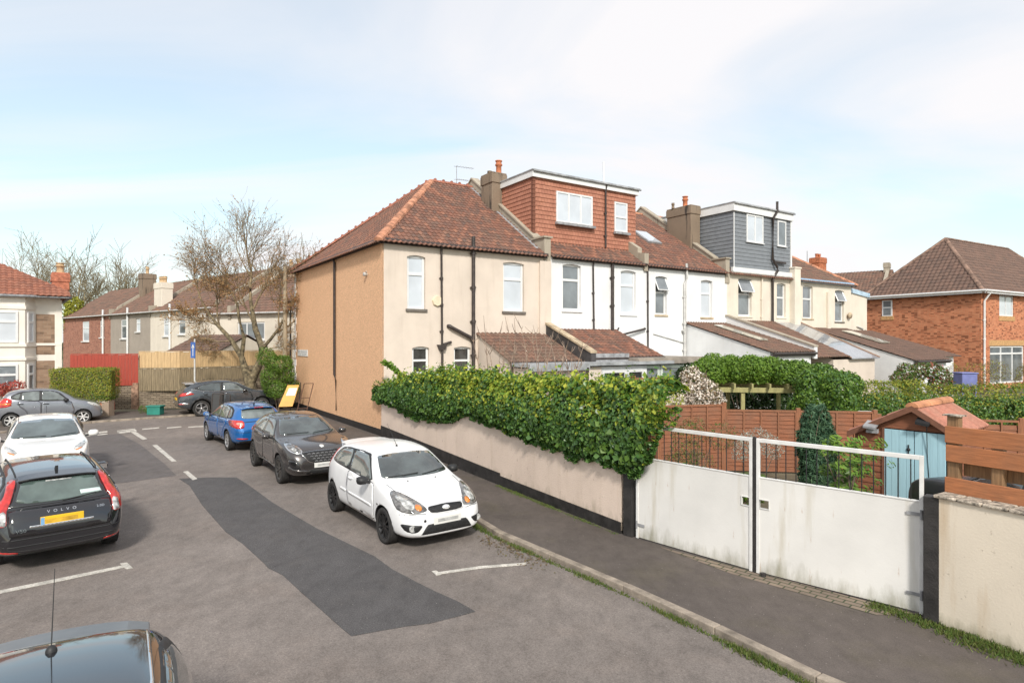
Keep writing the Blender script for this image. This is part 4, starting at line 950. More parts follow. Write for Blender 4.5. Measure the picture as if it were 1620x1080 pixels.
        while x < max(xs):
            y = min(ys)+res*.5
            while y < max(ys):
                if inside((x, y), q) and min((x-a)**2+(y-b)**2 for a, b in q) > (res*.5)**2: pts.append(Vector((x, y)))
                y += res
            x += res
        r = delaunay_2d_cdt(pts, [(i, (i+1) % nb) for i in range(nb)], [], 1, 1e-6)
        vs = []
        for v in r[0]:
            a, b = v.x, v.y
            if ax == 'f': o, d = Vector((6, a, b)), Vector((-1, 0, 0))
            elif ax == 'b': o, d = Vector((-6, a, b)), Vector((1, 0, 0))
            elif ax == 'l': o, d = Vector((s.X(a), 4, b)), Vector((0, -1, 0))
            elif ax == 'r': o, d = Vector((s.X(a), -4, b)), Vector((0, 1, 0))
            elif ax == 't': o, d = Vector((s.X(a), b, 4)), Vector((0, 0, -1))
            h = s.bvh.ray_cast(o, d)
            if h[0] is None:
                h = s.bvh.find_nearest(o+d*(5 if ax in 'fb' else 3.3))
            co, nn = h[0], h[1]
            if nn.dot(d) > 0: nn = -nn
            vs.append(co+nn*off)
        F = [tuple(f) for f in r[2]]
        me = bpy.data.meshes.new(name); me.from_pydata(vs, [], F); me.materials.append(mat)
        bm = bmesh.new(); bm.from_mesh(me)
        rd = {'f': Vector((1,0,0)), 'b': Vector((-1,0,0)), 'l': Vector((0,1,0)), 'r': Vector((0,-1,0)), 't': Vector((0,0,1))}[ax]
        for f in bm.faces:
            f.smooth = True
            if f.normal.dot(rd) < 0: f.normal_flip()
        bm.to_mesh(me); bm.free()
        o = meshobj(name, me, parent or s.root)
        sd_ = o.modifiers.new('t', 'SOLIDIFY'); sd_.thickness = th; sd_.offset = -1
        return o
    def side(s, name, poly, mat, sides='lr', **k):
        return [s.panel(name, poly, a, mat, **k) for a in sides]
    def seam(s, name, pts, ax, w=.012, mat=None, off=.002, parent=None):
        """thin dark line following a polyline"""
        L = []; Rr = []
        for i, p in enumerate(pts):
            a = pts[max(i-1, 0)]; b = pts[min(i+1, len(pts)-1)]; d = math.hypot(b[0]-a[0], b[1]-a[1]) or 1; nx, ny = -(b[1]-a[1])/d*w/2, (b[0]-a[0])/d*w/2
            L.append((p[0]+nx, p[1]+ny)); Rr.append((p[0]-nx, p[1]-ny))
        return s.panel(name, L+Rr[::-1], ax, mat or m_trim, off=off, th=.004, rnd=0, parent=parent)
    def wheels(s, rim, style=5, rimr=.7, w=.20, which=(0,1,2,3)):
        sp = s.sp; r = sp['wr']; hw = sp['W']/2; k = 0
        for x in (sp['fo'], sp['fo']+sp['wb']):
            for sg in (1, -1):
                e = empty('wheel', (s.X(x), sg*(hw-.022-w/2), r)); e.parent = s.root
                t = MB(); rr = r*rimr; wo = w/2
                t.lathe([(rr, -wo), (r*.94, -wo), (r, -wo*.75), (r, wo*.75), (r*.985, wo*.9), (r*.93, wo), (rr+.012, wo*.97), (rr, wo*.86), (rr, -wo)], (0,0,0), 'y', 40)
                for gy in (-.45,-.15,.15,.45):
                    t.lathe([(r+.0008, w*gy-.004), (r+.0012, w*gy+.004)], (0,0,0), 'y', 40, mi=1)
                tm = t.build('tyre', [m_tyre, m_trim], e)
                q = MB(); q.lathe([(rr, wo*.80), (rr*.97, wo*.86), (rr*.93, wo*.80), (rr*.90, wo*.35), (0, wo*.25)], (0,0,0), 'y', 40, mi=1)
                q.lathe([(rr, wo*.86), (rr*.985, wo*.93), (rr*.93, wo*.88), (rr*.92, wo*.4)], (0,0,0), 'y', 40)
                q.lathe([(0, wo*.80), (rr*.16, wo*.78), (rr*.2, wo*.62), (rr*.2, wo*.3)], (0,0,0), 'y', 20)
                ns = abs(style)
                for i in range(ns):
                    a0 = 2*math.pi*i/ns+.2; 
                    subs = [0] if style > 0 else [-.13, .13]
                    for so_ in subs:
                        hw0 = rr*(.13 if style > 0 and ns <= 7 else .06); hw1 = hw0*(.75 if ns <= 7 else .8)
                        def pt(rad, t_, y): a_ = a0+so_*min(1, rad/rr*1.1); return (math.cos(a_)*rad-math.sin(a_)*t_, y, math.sin(a_)*rad+math.cos(a_)*t_)
                        A_ = [pt(rr*.12, -hw0, wo*.74), pt(rr*.12, hw0, wo*.74), pt(rr*.95, hw1, wo*.86), pt(rr*.95, -hw1, wo*.86)]
                        B_ = [(v[0], wo*.45, v[2]) for v in A_]
                        q.add(A_+B_, [(0,1,2,3),(0,4,5,1),(1,5,6,2),(2,6,7,3),(3,7,4,0)])
                ro = q.build('rim', [rim, m_trim], e)
                if sg < 0: e.rotation_euler = (0, 0, math.pi)
                k += 1
    def mirror(s, x, z, mat=None, yw=None, sc=1.0):
        yw = yw or s.sp['W']/2
        for sg in (1, -1):
            q = MB(); c = Vector((s.X(x), sg*(yw+.10), z))
            n = 10; rings = []
            prof = [(-.085, .5), (-.06, .85), (0, 1.0), (.05, .9), (.085, .55), (.095, .2)]
            for (dx, k) in prof:
                for j in range(n):
                    a = 2*math.pi*j/n; rings.append((c.x+dx*sc, c.y+math.copysign(abs(math.cos(a))**.7, math.cos(a))*.105*k*sc, c.z+math.copysign(abs(math.sin(a))**.7, math.sin(a))*.075*k*sc))
            q.add(rings, [(i*n+j, i*n+(j+1) % n, (i+1)*n+(j+1) % n, (i+1)*n+j) for i in range(len(prof)-1) for j in range(n)]+[tuple(range(n)), tuple(range(len(prof)*n-n, len(prof)*n))], 0, smooth=True)
            q.tube([(c.x, sg*(yw-.10), z-.06), (c.x, sg*(yw+.04), z-.03)], .03, 6, mi=1)
            m_ = q.build('wing_mirror', [mat or s.paint, m_trim], s.root)
            g = MB(); g.box(c.x-.092*sc, c.x-.086*sc, c.y-.07*sc, c.y+.07*sc, c.z-.045*sc, c.z+.045*sc); g.build('mirror_glass', m_chrome, m_)
    def plate(s, front=True, z=.45, x=None, yellow=False, w=.52, h=.112, eu=False, tilt=0):
        # sits on the bumper surface
        o, d = (Vector((6, 0, z)), Vector((-1,0,0))) if front else (Vector((-6, 0, z)), Vector((1,0,0)))
        hx = [s.bvh.ray_cast(o+Vector((0,y,dz)), d)[0] for y in (-w/2, 0, w/2) for dz in (-h/2, h/2)]; hx = [p.x for p in hx if p is not None]
        x0 = max(hx) if front else min(hx); sg = 1 if front else -1
        q = MB(); a, b = sorted((x0+sg*.005-sg*.03, x0+sg*.012)); q.box(a, b, -w/2, w/2, z-h/2, z+h/2)
        po = q.build('number_plate', m_platey if yellow else m_platew, s.root, bevel=.004)
        q = MB(); xx = x0+sg*.014; a, b = sorted((xx-sg*.004, xx)); q.box(a, b, -w*.36, w*.40, z-h*.22, z+h*.22); q.build('blurred_characters', m_smudge_y if yellow else m_smudge_w, po)
        if eu:
            q = MB(); q.box(a, b, w*.41, w*.495, z-h*.46, z+h*.46); q.build('blue_band', M_plain('plate_blue', (.18,.38,.62), .5), po)
        return po, x0
    def handle(s, x, z, mat=None, sides='lr', w=.16, parent=None):
        for a in sides:
            sg = 1 if a == 'l' else -1
            h = s.bvh.ray_cast(Vector((s.X(x), sg*4, z)), Vector((0,-sg,0)))[0]
            if h is None: continue
            q = MB(); q.tube([(h.x-w/2, h.y-sg*.005, z), (h.x-w*.4, h.y+sg*.028, z+.003), (h.x+w*.4, h.y+sg*.028, z+.003), (h.x+w/2, h.y-sg*.005, z)], [.012,.016,.016,.012], 8)
            q.build('door_handle', mat or s.paint, (parent or {}).get(a, s.root) if isinstance(parent, dict) else s.root)
    def door(s, poly, inset=.0, sides='lr', label=None):
        out = {}
        for a in sides:
            o = s.panel('door', poly, a, s.paint, off=.004, th=.006, res=.07, rnd=1, keep=.12)
            c = (sum(p[0] for p in poly)/len(poly), sum(p[1] for p in poly)/len(poly))
            big = [(c[0]+(p[0]-c[0])*(1+.012/abs(p[0]-c[0]+1e-6) if abs(p[0]-c[0]) > .1 else 1), c[1]+(p[1]-c[1])*(1+.010/abs(p[1]-c[1]+1e-6) if abs(p[1]-c[1]) > .1 else 1)) for p in poly]
            s.panel('door_seam', big, a, m_trim, off=.0015, th=.004, res=.07, rnd=1, keep=.12, parent=o); out[a] = o
        return out
    def text(s, body, y, z, size, front=False, mat=None, sp_=1.0, x=None, name='badge_lettering', parent=None):
        cu = bpy.data.curves.new(name, 'FONT'); cu.body = body; cu.size = size; cu.extrude = .003; cu.align_x = 'CENTER'; cu.align_y = 'CENTER'; cu.space_character = sp_
        o = bpy.data.objects.new('tmp', cu); COL.objects.link(o); dg = bpy.context.evaluated_depsgraph_get(); me = bpy.data.meshes.new_from_object(o.evaluated_get(dg)); bpy.data.objects.remove(o)
        me.materials.clear(); me.materials.append(mat or m_chrome)
        o = meshobj(name, me, parent or s.root)
        d = Vector((-1,0,0)) if front else Vector((1,0,0))
        h = s.bvh.ray_cast(Vector((6 if front else -6, y, z)), d)
        nn = h[1]; nn = nn if nn.dot(d) < 0 else -nn
        ang = math.atan2(nn.z, math.hypot(nn.x, nn.y)); yaw = math.atan2(nn.y, nn.x)
        o.rotation_mode = 'QUATERNION'
        Z = nn.normalized(); Xa = Vector((0,0,1)).cross(Z).normalized(); Ya = Z.cross(Xa)
        Mx = Matrix((Xa, Ya, Z)).transposed(); o.rotation_quaternion = Mx.to_quaternion(); o.location = (h[0]+Z*.006) if x is None else (x, y, z)
        return o
    def wipers(s, pts, ax='f'):
        for (a, b) in pts:
            vs = []
            for t in (0, .5, 1):
                y, z = lerp(a[0], b[0], t), lerp(a[1], b[1], t); h = s.bvh.ray_cast(Vector((6 if ax == 'f' else -6, y, z)), Vector((-1 if ax == 'f' else 1, 0, 0))); vs.append(h[0]+h[1].normalized()*.018*(1 if h[1].x*(1 if ax == 'f' else -1) > 0 else -1))
            q = MB(); q.tube(vs, .009, 5); q.build('wiper', m_trim, s.root)
    def place(s, loc, ang): s.root.location = loc; s.root.rotation_euler = (0, 0, ang); return s.root
    def zt(s, x, y=0): return s.bvh.ray_cast(Vector((s.X(x), y, 4)), Vector((0,0,-1)))[0].z
    def spoiler(s, x0, x1, hy, mat, t=.03, lift=.0):
        q = MB(); n = 8; P_ = []; ys = [hy*(2*i/n-1) for i in range(n+1)]
        for y in ys:
            z0 = s.zt(x0, y); zz = z0+lift; cv = .05*(y/hy)**2; P_.append(((s.X(x0), y, z0-.012), (s.X(x0), y, z0+.004), (s.X(x1)+cv, y, zz-.035), (s.X(x1)+cv, y, zz-.035-t)))
        vs = [p for r_ in P_ for p in r_]; F = []
        for i in range(n):
            for j in range(4): F.append((i*4+j, i*4+(j+1) % 4, i*4+4+(j+1) % 4, i*4+4+j))
        F += [(0,1,2,3), (n*4,n*4+1,n*4+2,n*4+3)]; q.add(vs, F); return q.build('roof_spoiler', mat, s.root, bevel=.008)
    def rail(s, xs, y0, y1, mat, h=.028):
        for sg in (1,-1):
            ps = []; n = len(xs)
            for i, x in enumerate(xs): y = sg*lerp(y0, y1, i/(n-1)); ps.append((s.X(x), y, s.zt(x, y)+(h if 0 < i < n-1 else -.005)))
            q = MB(); q.tube(ps, .013, 6); q.build('roof_rail', mat, s.root)
    def badge(s, y, z, a, b, mat, mat2=None, front=True, name='badge'):
        n = 20; pol = [(y+a*math.cos(2*math.pi*i/n), z+b*math.sin(2*math.pi*i/n)) for i in range(n)]
        o = s.panel(name, pol, 'f' if front else 'b', mat, off=.014, th=.014, rnd=0, res=.02)
        if mat2: s.panel('badge_face', [(y+a*.85*math.cos(2*math.pi*i/n), z+b*.8*math.sin(2*math.pi*i/n)) for i in range(n)], 'f' if front else 'b', mat2, off=.016, th=.003, rnd=0, res=.02, parent=o)
        return o
def arch(cx, cz, r, a0=0, a1=180, n=14):
    return [(cx+r*math.cos(R(lerp(a0, a1, i/n))), cz+r*math.sin(R(lerp(a0, a1, i/n)))) for i in range(n+1)]
def mir(poly): return [(-a, b) for a, b in poly]

# ---------------- white three-door hatchback
sp = dict(L=3.92, W=1.68, H=1.46, wb=2.486, fo=.80, wr=.305, gap=.04, sillz=.20,
  top=[(0,.58),(.04,.66),(.12,.735),(.3,.82),(.6,.915),(.9,.975),(1.02,1.0),(1.12,1.045),(1.45,1.25),(1.75,1.395),(1.95,1.432),(2.4,1.455),(3.0,1.43),(3.4,1.375),(3.52,1.33),(3.66,1.15),(3.80,.97),(3.88,.85),(3.92,.70)],
  belt=[(0,.50),(.15,.62),(.5,.78),(1.0,.90),(1.5,.925),(2.5,.955),(3.3,1.0),(3.6,.97),(3.85,.78),(3.92,.62)],
  bot=[(0,.24),(.15,.19),(.5,.18),(3.3,.20),(3.75,.25),(3.92,.34)],
  plan=[(0,.66),(.04,.76),(.12,.85),(.25,.92),(.45,.965),(.8,1.0),(1.6,.985),(2.4,.99),(3.1,1.0),(3.5,.95),(3.75,.88),(3.88,.78),(3.92,.66)],
  tw=[(0,.62),(.3,.70),(.9,.80),(1.02,.84),(1.12,.86),(1.75,.775),(2.4,.785),(3.4,.74),(3.55,.75),(3.7,.82),(3.92,.8)])
m_pw = M_paint('white_car_paint', (.76,.76,.765), rough=.35, coat=.5)
fi = Car('parked_hatchback', sp, m_pw)
tag(fi.root, 'white three-door hatchback with black wheels parked nearest along the right kerb', 'car', 'parked cars')
fi.wheels(m_rimblk, 11, .74, .195)
fi.panel('windscreen', [(-.665,1.03),(-.60,1.20),(-.53,1.335),(-.25,1.36),(.25,1.36),(.53,1.335),(.60,1.20),(.665,1.03),(.3,1.012),(-.3,1.012)], 'f', m_cglass, rnd=1, keep=.1)
sw = [(1.39,.965),(1.74,1.26),(1.87,1.335),(2.2,1.355),(2.42,1.35),(2.42,1.0),(1.9,.975)]
qw = [(2.50,1.005),(2.50,1.348),(2.8,1.336),(3.10,1.295),(3.33,1.16),(3.38,1.06),(3.0,1.03)]
dr = fi.door([(1.22,.30),(1.18,.62),(1.26,.93),(1.75,.95),(2.46,.985),(2.50,.70),(2.44,.36),(2.2,.285)])
fi.side('side_window', sw, m_cglass_l, rnd=1, keep=.12, off=.008, th=.006); fi.side('rear_side_window', qw, m_cglass_l, rnd=2, off=.008, th=.006)
fi.side('window_surround', [(1.33,.95),(1.71,1.28),(1.85,1.362),(2.2,1.382),(2.8,1.362),(3.14,1.318),(3.36,1.17),(3.41,1.05),(3.0,1.015),(2.4,.985)], m_trim, rnd=1, keep=.12, off=.003, th=.005)
fi.side('rubbing_strip', [(1.30,.525),(2.40,.555),(2.40,.60),(1.30,.572)], m_pw, rnd=1, keep=.1, off=.014, th=.016)
fi.side('rubbing_strip', [(2.52,.56),(2.80,.57),(2.80,.61),(2.52,.604)], m_pw, rnd=1, keep=.1, off=.014, th=.016)
for sg in (1, -1):
    mm = lambda p: [(sg*a, b) for a, b in p]
    h = fi.panel('headlight', mm([(.365,.635),(.345,.68),(.43,.77),(.58,.875),(.69,.90),(.75,.86),(.775,.75),(.76,.655),(.62,.615)]), 'f', m_lampdk, rnd=1, off=.010, th=.014, res=.035)
    fi.panel('reflector_bowl', mm([(.60+.085*math.cos(i*.4488), .745+.075*math.sin(i*.4488)) for i in range(14)]), 'f', m_lamp, rnd=0, off=.016, th=.01, res=.03, parent=h)
    fi.panel('reflector_bowl', mm([(.665+.05*math.cos(i*.4488), .81+.04*math.sin(i*.4488)) for i in range(14)]), 'f', m_lamp, rnd=0, off=.0155, th=.01, res=.03, parent=h)
    fi.panel('indicator_lamp', mm([(.475+.052*math.cos(i*.4488), .692+.042*math.sin(i*.4488)) for i in range(14)]), 'f', m_amber, rnd=0, off=.016, th=.01, res=.03, parent=h)
    fp = fi.panel('foglight_recess', mm([(.46,.43),(.55,.45),(.74,.465),(.76,.44),(.71,.345),(.61,.325),(.54,.34)]), 'f', m_trim, rnd=1, off=.005, th=.008, res=.035)
    q = MB(); hx = fi.bvh.ray_cast(Vector((6, sg*.63, .395)), Vector((-1,0,0)))[0]; q.lathe([(0,.012),(.04,.014),(.052,.022),(.056,.0),(.056,-.02)], (hx.x+.002, sg*.63, .395), 'x', 16); q.build('foglight', m_lamp, fp)
    fi.side('side_repeater', [(.98,.62),(1.05,.62),(1.05,.65),(.98,.65)], m_lampdk, rnd=1, off=.006, th=.006, sides='l' if sg > 0 else 'r')
    ww = fi.seam('bonnet_seam', [(sg*.345,.70),(sg*.37,.76),(sg*.50,.83),(sg*.62,.885)] if False else [(.20,sg*.40),(.35,sg*.56),(.6,sg*.63),(.98,sg*.67)], 't', .010)
fi.panel('grille', [(-.335,.665),(-.30,.615),(-.15,.60),(.15,.60),(.30,.615),(.335,.665),(.31,.70),(0,.715),(-.31,.70)], 'f', m_grille, rnd=1, off=.007, th=.012, keep=.15, res=.04)
fi.panel('grille_rim', [(-.37,.672),(-.33,.60),(-.15,.578),(.15,.578),(.33,.60),(.37,.672),(.33,.716),(0,.732),(-.33,.716)], 'f', m_pw, rnd=1, off=.004, th=.012, keep=.15, res=.04)
bd = fi.badge(0, .66, .078, .034, m_chrome, m_platew); fi.text('Ford', 0, .66, .05, True, M_plain('badge_ink', (.35,.38,.45), .4), parent=bd).location.x += .018
fi.panel('lower_intake', [(-.53,.215),(-.40,.40),(-.36,.435),(.36,.435),(.40,.40),(.53,.215),(.3,.20),(-.3,.20)], 'f', m_grille, rnd=1, keep=.08, off=.004, th=.01)
fi.panel('bumper_lip', [(-.58,.235),(-.40,.215),(.40,.215),(.58,.235),(.56,.175),(.35,.155),(-.35,.155),(-.56,.175)], 'f', m_trimg, rnd=1, keep=.12, off=.012, th=.02)
fi.plate(True, .475, w=.52, h=.125)
fi.seam('bumper_seam', [(-.76,.60),(-.5,.615),(-.38,.60)], 'f', .008); fi.seam('bumper_seam', [(.76,.60),(.5,.615),(.38,.60)], 'f', .008)
fi.panel('tow_eye_cover', [(-.42+.024*math.cos(i*.7), .50+.024*math.sin(i*.7)) for i in range(9)], 'f', m_trim, rnd=0, off=.003, th=.004, res=.02)
fi.wipers([((-.55,1.03),(.02,1.045)), ((.08,1.02),(.60,1.06))])
fi.mirror(1.42, .985, m_trim)
fi.handle(2.30, .86, parent=dr)
fi.spoiler(3.28, 3.66, .50, m_pw, lift=.03)
q = MB(); q.lathe([(0,0),(.02,0),(.015,.03)], (fi.X(1.98),0,fi.zt(1.98)), 'z', 10); q.tube([(fi.X(1.98),0,fi.zt(1.98)+.02),(fi.X(2.42),0,1.82)], [.006,.002], 5); q.build('roof_aerial', m_trim, fi.root)
for y_ in (-.28,.28):
    q = MB(); hh = fi.bvh.ray_cast(Vector((fi.X(.93), y_, 4)), Vector((0,0,-1)))[0]; q.lathe([(0,.014),(.014,.012),(.016,0)], hh, 'z', 8); q.build('washer_jet', m_trim, fi.root)
for sg in (1,-1): fi.panel('tail_light', [(sg*.60,.80),(sg*.70,.80),(sg*.72,1.0),(sg*.62,1.25),(sg*.57,1.25),(sg*.58,1.0)], 'b', m_red, rnd=1, off=.01, th=.012)
fi.panel('rear_window', [(-.52,1.02),(-.46,1.27),(.46,1.27),(.52,1.02)], 'b', m_cglass, rnd=1, keep=.12); fi.plate(False, .62, yellow=True)
fw = G(608,858,RZ); rw = G(529,808,RZ)
def place_by(car, wheel_pt, other_pt, sgn=1):
    """stand the car so the outer foot of its near front wheel is at wheel_pt, pointing from other_pt to wheel_pt"""
    pass
d_ = (fw-rw); ang = math.atan2(d_.y, d_.x)
def stand(car, contact, ang, front=True, side=-1):
    """contact = ground point under the outer face of a wheel; side -1 = right-hand wheel"""
    sp = car.sp; x = car.X(sp['fo'] if front else sp['fo']+sp['wb']); y = side*(sp['W']/2-.05)
    c, s_ = math.cos(ang), math.sin(ang); return car.place((contact.x-(x*c-y*s_), contact.y-(x*s_+y*c), RZ+.006), ang)
stand(fi, G(608,859,RZ), ang, True, -1)

# ---------------- dark grey crossover (front view)
sp = dict(L=4.2, W=1.80, H=1.54, wb=2.588, fo=.84, wr=.345, gap=.05, sillz=.24,
  top=[(0,.66),(.04,.76),(.12,.85),(.3,.93),(.6,.985),(.95,1.03),(1.15,1.06),(1.28,1.11),(1.65,1.33),(1.98,1.475),(2.3,1.525),(2.7,1.535),(3.3,1.49),(3.7,1.41),(3.85,1.33),(4.0,1.13),(4.12,1.0),(4.2,.80)],
  belt=[(0,.58),(.15,.76),(.5,.92),(1.1,1.0),(2.0,1.02),(3.3,1.09),(3.7,1.08),(4.05,.95),(4.2,.72)],
  bot=[(0,.30),(.15,.24),(.6,.22),(3.4,.24),(3.95,.30),(4.2,.42)],
  plan=[(0,.64),(.04,.75),(.12,.84),(.25,.91),(.45,.96),(.85,1.0),(1.6,.97),(2.4,.965),(3.2,1.0),(3.7,.96),(4.0,.88),(4.15,.78),(4.2,.66)],
  tw=[(0,.66),(.4,.76),(1.1,.83),(1.28,.84),(1.98,.73),(2.6,.73),(3.7,.66),(3.9,.72),(4.2,.8)])
m_pg = M_paint('graphite_car_paint', (.075,.068,.066), metal=.55, rough=.22)
pu = Car('parked_crossover', sp, m_pg); tag(pu.root, 'dark grey crossover parked between the white hatchback and the blue car', 'car', 'parked cars')
pu.wheels(M_plain('dark_cut_alloy', (.10,.095,.09), .3, metal=.6), 10, .74, .21)
pu.panel('windscreen', [(-.70,1.10),(-.62,1.30),(-.53,1.445),(0,1.475),(.53,1.445),(.62,1.30),(.70,1.10),(0,1.075)], 'f', m_cglass, rnd=1, keep=.1)
pu.side('window_surround', [(1.45,1.03),(1.90,1.37),(2.1,1.435),(2.6,1.46),(3.3,1.42),(3.62,1.34),(3.70,1.24),(3.5,1.12),(2.6,1.045)], m_trimg, rnd=1, keep=.14, off=.003, th=.005)
d1 = pu.door([(1.32,.38),(1.28,.7),(1.38,1.0),(2.38,1.03),(2.40,.42),(2.2,.34)]); d2 = pu.door([(2.43,.42),(2.41,1.03),(3.36,1.09),(3.30,.88),(3.05,.72),(2.90,.48),(2.7,.36)])
pu.side('side_window', [(1.54,1.045),(1.95,1.36),(2.12,1.41),(2.44,1.43),(2.46,1.06)], m_cglass_l, rnd=1, keep=.1, off=.008, th=.006)
pu.side('rear_side_window', [(2.54,1.065),(2.52,1.43),(3.0,1.42),(3.45,1.345),(3.58,1.24),(3.3,1.13)], m_cglass_l, rnd=1, keep=.14, off=.008, th=.006)
for sg in (1, -1):
    mm = lambda p: [(sg*a, b) for a, b in p]
    h = pu.panel('headlight', mm([(.50,.80),(.50,.87),(.60,.97),(.70,1.0),(.80,.97),(.80,.88),(.72,.80),(.58,.775)]), 'f', m_chrome, rnd=1, off=.009, th=.012, res=.035)
    pu.panel('lens', mm([(.53,.81),(.53,.865),(.62,.945),(.70,.97),(.775,.945),(.775,.89),(.70,.82),(.59,.80)]), 'f', m_lampdk, rnd=1, off=.014, th=.006, res=.035, parent=h)
    pu.panel('reflector_bowl', mm([(.66+.05*math.cos(i*.4488), .87+.04*math.sin(i*.4488)) for i in range(14)]), 'f', m_lamp, rnd=0, off=.018, th=.006, res=.03, parent=h)
    pu.panel('bumper_vent', mm([(.60,.46),(.62,.60),(.78,.66),(.81,.62),(.80,.44),(.70,.36),(.50,.345)]), 'f', m_trimg, rnd=1, off=.005, th=.008, res=.04)
    pu.panel('bumper_blade', mm([(.40,.40),(.70,.43),(.80,.50),(.80,.44),(.70,.37),(.36,.345)]), 'f', m_pg, rnd=1, off=.018, th=.02, res=.04)
    pu.panel('tail_light', mm([(.45,1.02),(.78,1.04),(.80,.93),(.50,.93)]), 'b', m_red, rnd=1, off=.01, th=.012)
pu.panel('grille_surround', [(-.56,.80),(-.40,.60),(-.22,.535),(.22,.535),(.40,.60),(.56,.80),(.3,.835),(-.3,.835)], 'f', m_chrome, rnd=1, keep=.14, off=.004, th=.01, res=.04)
gr = pu.panel('grille', [(-.54,.795),(-.39,.61),(-.21,.548),(.21,.548),(.39,.61),(.54,.795),(.3,.825),(-.3,.825)], 'f', m_grille, rnd=1, keep=.14, off=.008, th=.01, res=.04)
for r_ in range(4):
    for c_ in range(-4, 5):
        y_ = c_*.105+(r_ % 2)*.05; z_ = .60+r_*.058
        if abs(y_) < .20+(z_-.56)*1.0:
            hx = pu.bvh.ray_cast(Vector((6, y_, z_)), Vector((-1,0,0)))[0]
            if r_ == 0 and c_ == -4: pass
            q = MB(); q.tube([(hx.x+.012, y_-.035, z_), (hx.x+.016, y_, z_+.012), (hx.x+.012, y_+.035, z_)], .008, 5); q.build('grille_bar', m_lead, gr)
pu.panel('lower_intake', [(-.46,.31),(-.36,.42),(.36,.42),(.46,.31),(.3,.285),(-.3,.285)], 'f', m_grille, rnd=1, keep=.1, off=.006, th=.01)
pu.plate(True, .50, w=.52, h=.115); pu.badge(0, .905, .06, .028, m_chrome, m_platew); pu.mirror(1.55, 1.07); pu.handle(2.28, .95, parent=d1); pu.handle(3.2, 1.0, parent=d2)
pu.wipers([((-.55,1.10),(.0,1.11)), ((.1,1.09),(.60,1.13))]); pu.side('sill_trim', [(1.3,.26),(3.0,.27),(3.0,.36),(1.3,.34)], m_pg, rnd=1, off=.014, th=.016)
pu.panel('rear_window', [(-.52,1.12),(-.44,1.34),(.44,1.34),(.52,1.12)], 'b', m_cglass, rnd=1, keep=.12); pu.plate(False, .7, yellow=True)
f0, r0 = G(442,764,RZ), G(402,737,RZ); stand(pu, f0, math.atan2((f0-r0).y-.0, (f0-r0).x), True, -1)

# ---------------- blue hatchback (rear view)
sp = dict(L=4.3, W=1.71, H=1.46, wb=2.60, fo=.86, wr=.315, gap=.045, sillz=.22,
  top=[(0,.60),(.04,.68),(.12,.76),(.3,.83),(.7,.92),(1.0,.965),(1.15,1.0),(1.5,1.20),(1.9,1.39),(2.2,1.445),(2.7,1.46),(3.3,1.43),(3.75,1.37),(3.86,1.33),(4.02,1.15),(4.16,.99),(4.25,.86),(4.3,.70)],
  belt=[(0,.52),(.15,.66),(.5,.82),(1.1,.91),(2.0,.94),(3.3,.99),(3.8,.98),(4.15,.84),(4.3,.62)],
  bot=[(0,.25),(.15,.20),(.6,.19),(3.4,.20),(4.0,.24),(4.3,.36)],
  plan=[(0,.66),(.04,.76),(.12,.85),(.25,.92),(.45,.965),(.8,1.0),(1.6,.985),(2.4,.99),(3.3,1.0),(3.8,.965),(4.1,.90),(4.25,.80),(4.3,.68)],
  tw=[(0,.62),(.4,.74),(1.0,.84),(1.15,.85),(1.9,.76),(2.6,.77),(3.75,.72),(3.9,.76),(4.1,.84),(4.3,.8)])
m_pb = M_paint('blue_car_paint', (.012,.13,.40), metal=.3, rough=.22)
def rear_hatch(car, lamps, win, plate_z, spoil=True):
    pass
bl = Car('parked_hatchback', sp, m_pb); tag(bl.root, 'bright blue hatchback seen from behind, parked by the end house beyond the grey crossover', 'car', 'parked cars')
bl.wheels(m_rimsil, 7, .68, .20)
bl.panel('windscreen', [(-.66,1.01),(-.53,1.36),(.53,1.36),(.66,1.01)], 'f', m_cglass, rnd=1, keep=.1)
bl.panel('rear_window', [(-.56,1.06),(-.49,1.30),(-.40,1.335),(.40,1.335),(.49,1.30),(.56,1.06),(.4,1.03),(-.4,1.03)], 'b', m_cglass_l, rnd=1, keep=.15)
bl.side('window_surround', [(1.30,.95),(1.80,1.30),(2.0,1.365),(2.6,1.39),(3.3,1.355),(3.62,1.27),(3.75,1.12),(3.70,1.03),(2.6,.98)], m_trim, rnd=1, keep=.14, off=.003, th=.005)
d1 = bl.door([(1.22,.32),(1.18,.65),(1.26,.92),(2.36,.965),(2.38,.36),(2.1,.29)]); d2 = bl.door([(2.41,.36),(2.39,.965),(3.40,1.0),(3.32,.78),(3.06,.62),(2.92,.40),(2.7,.30)])
bl.side('side_window', [(1.40,.965),(1.85,1.28),(2.05,1.345),(2.42,1.36),(2.42,.99)], m_cglass_l, rnd=1, keep=.1, off=.008, th=.006)
bl.side('rear_side_window', [(2.50,.995),(2.50,1.36),(2.9,1.355),(3.22,1.325),(3.36,1.05),(3.3,1.02)], m_cglass_l, rnd=1, keep=.1, off=.008, th=.006)
bl.side('quarter_window', [(3.42,1.04),(3.30,1.31),(3.50,1.26),(3.64,1.10),(3.6,1.05)], m_cglass_l, rnd=1, keep=.1, off=.008, th=.006)
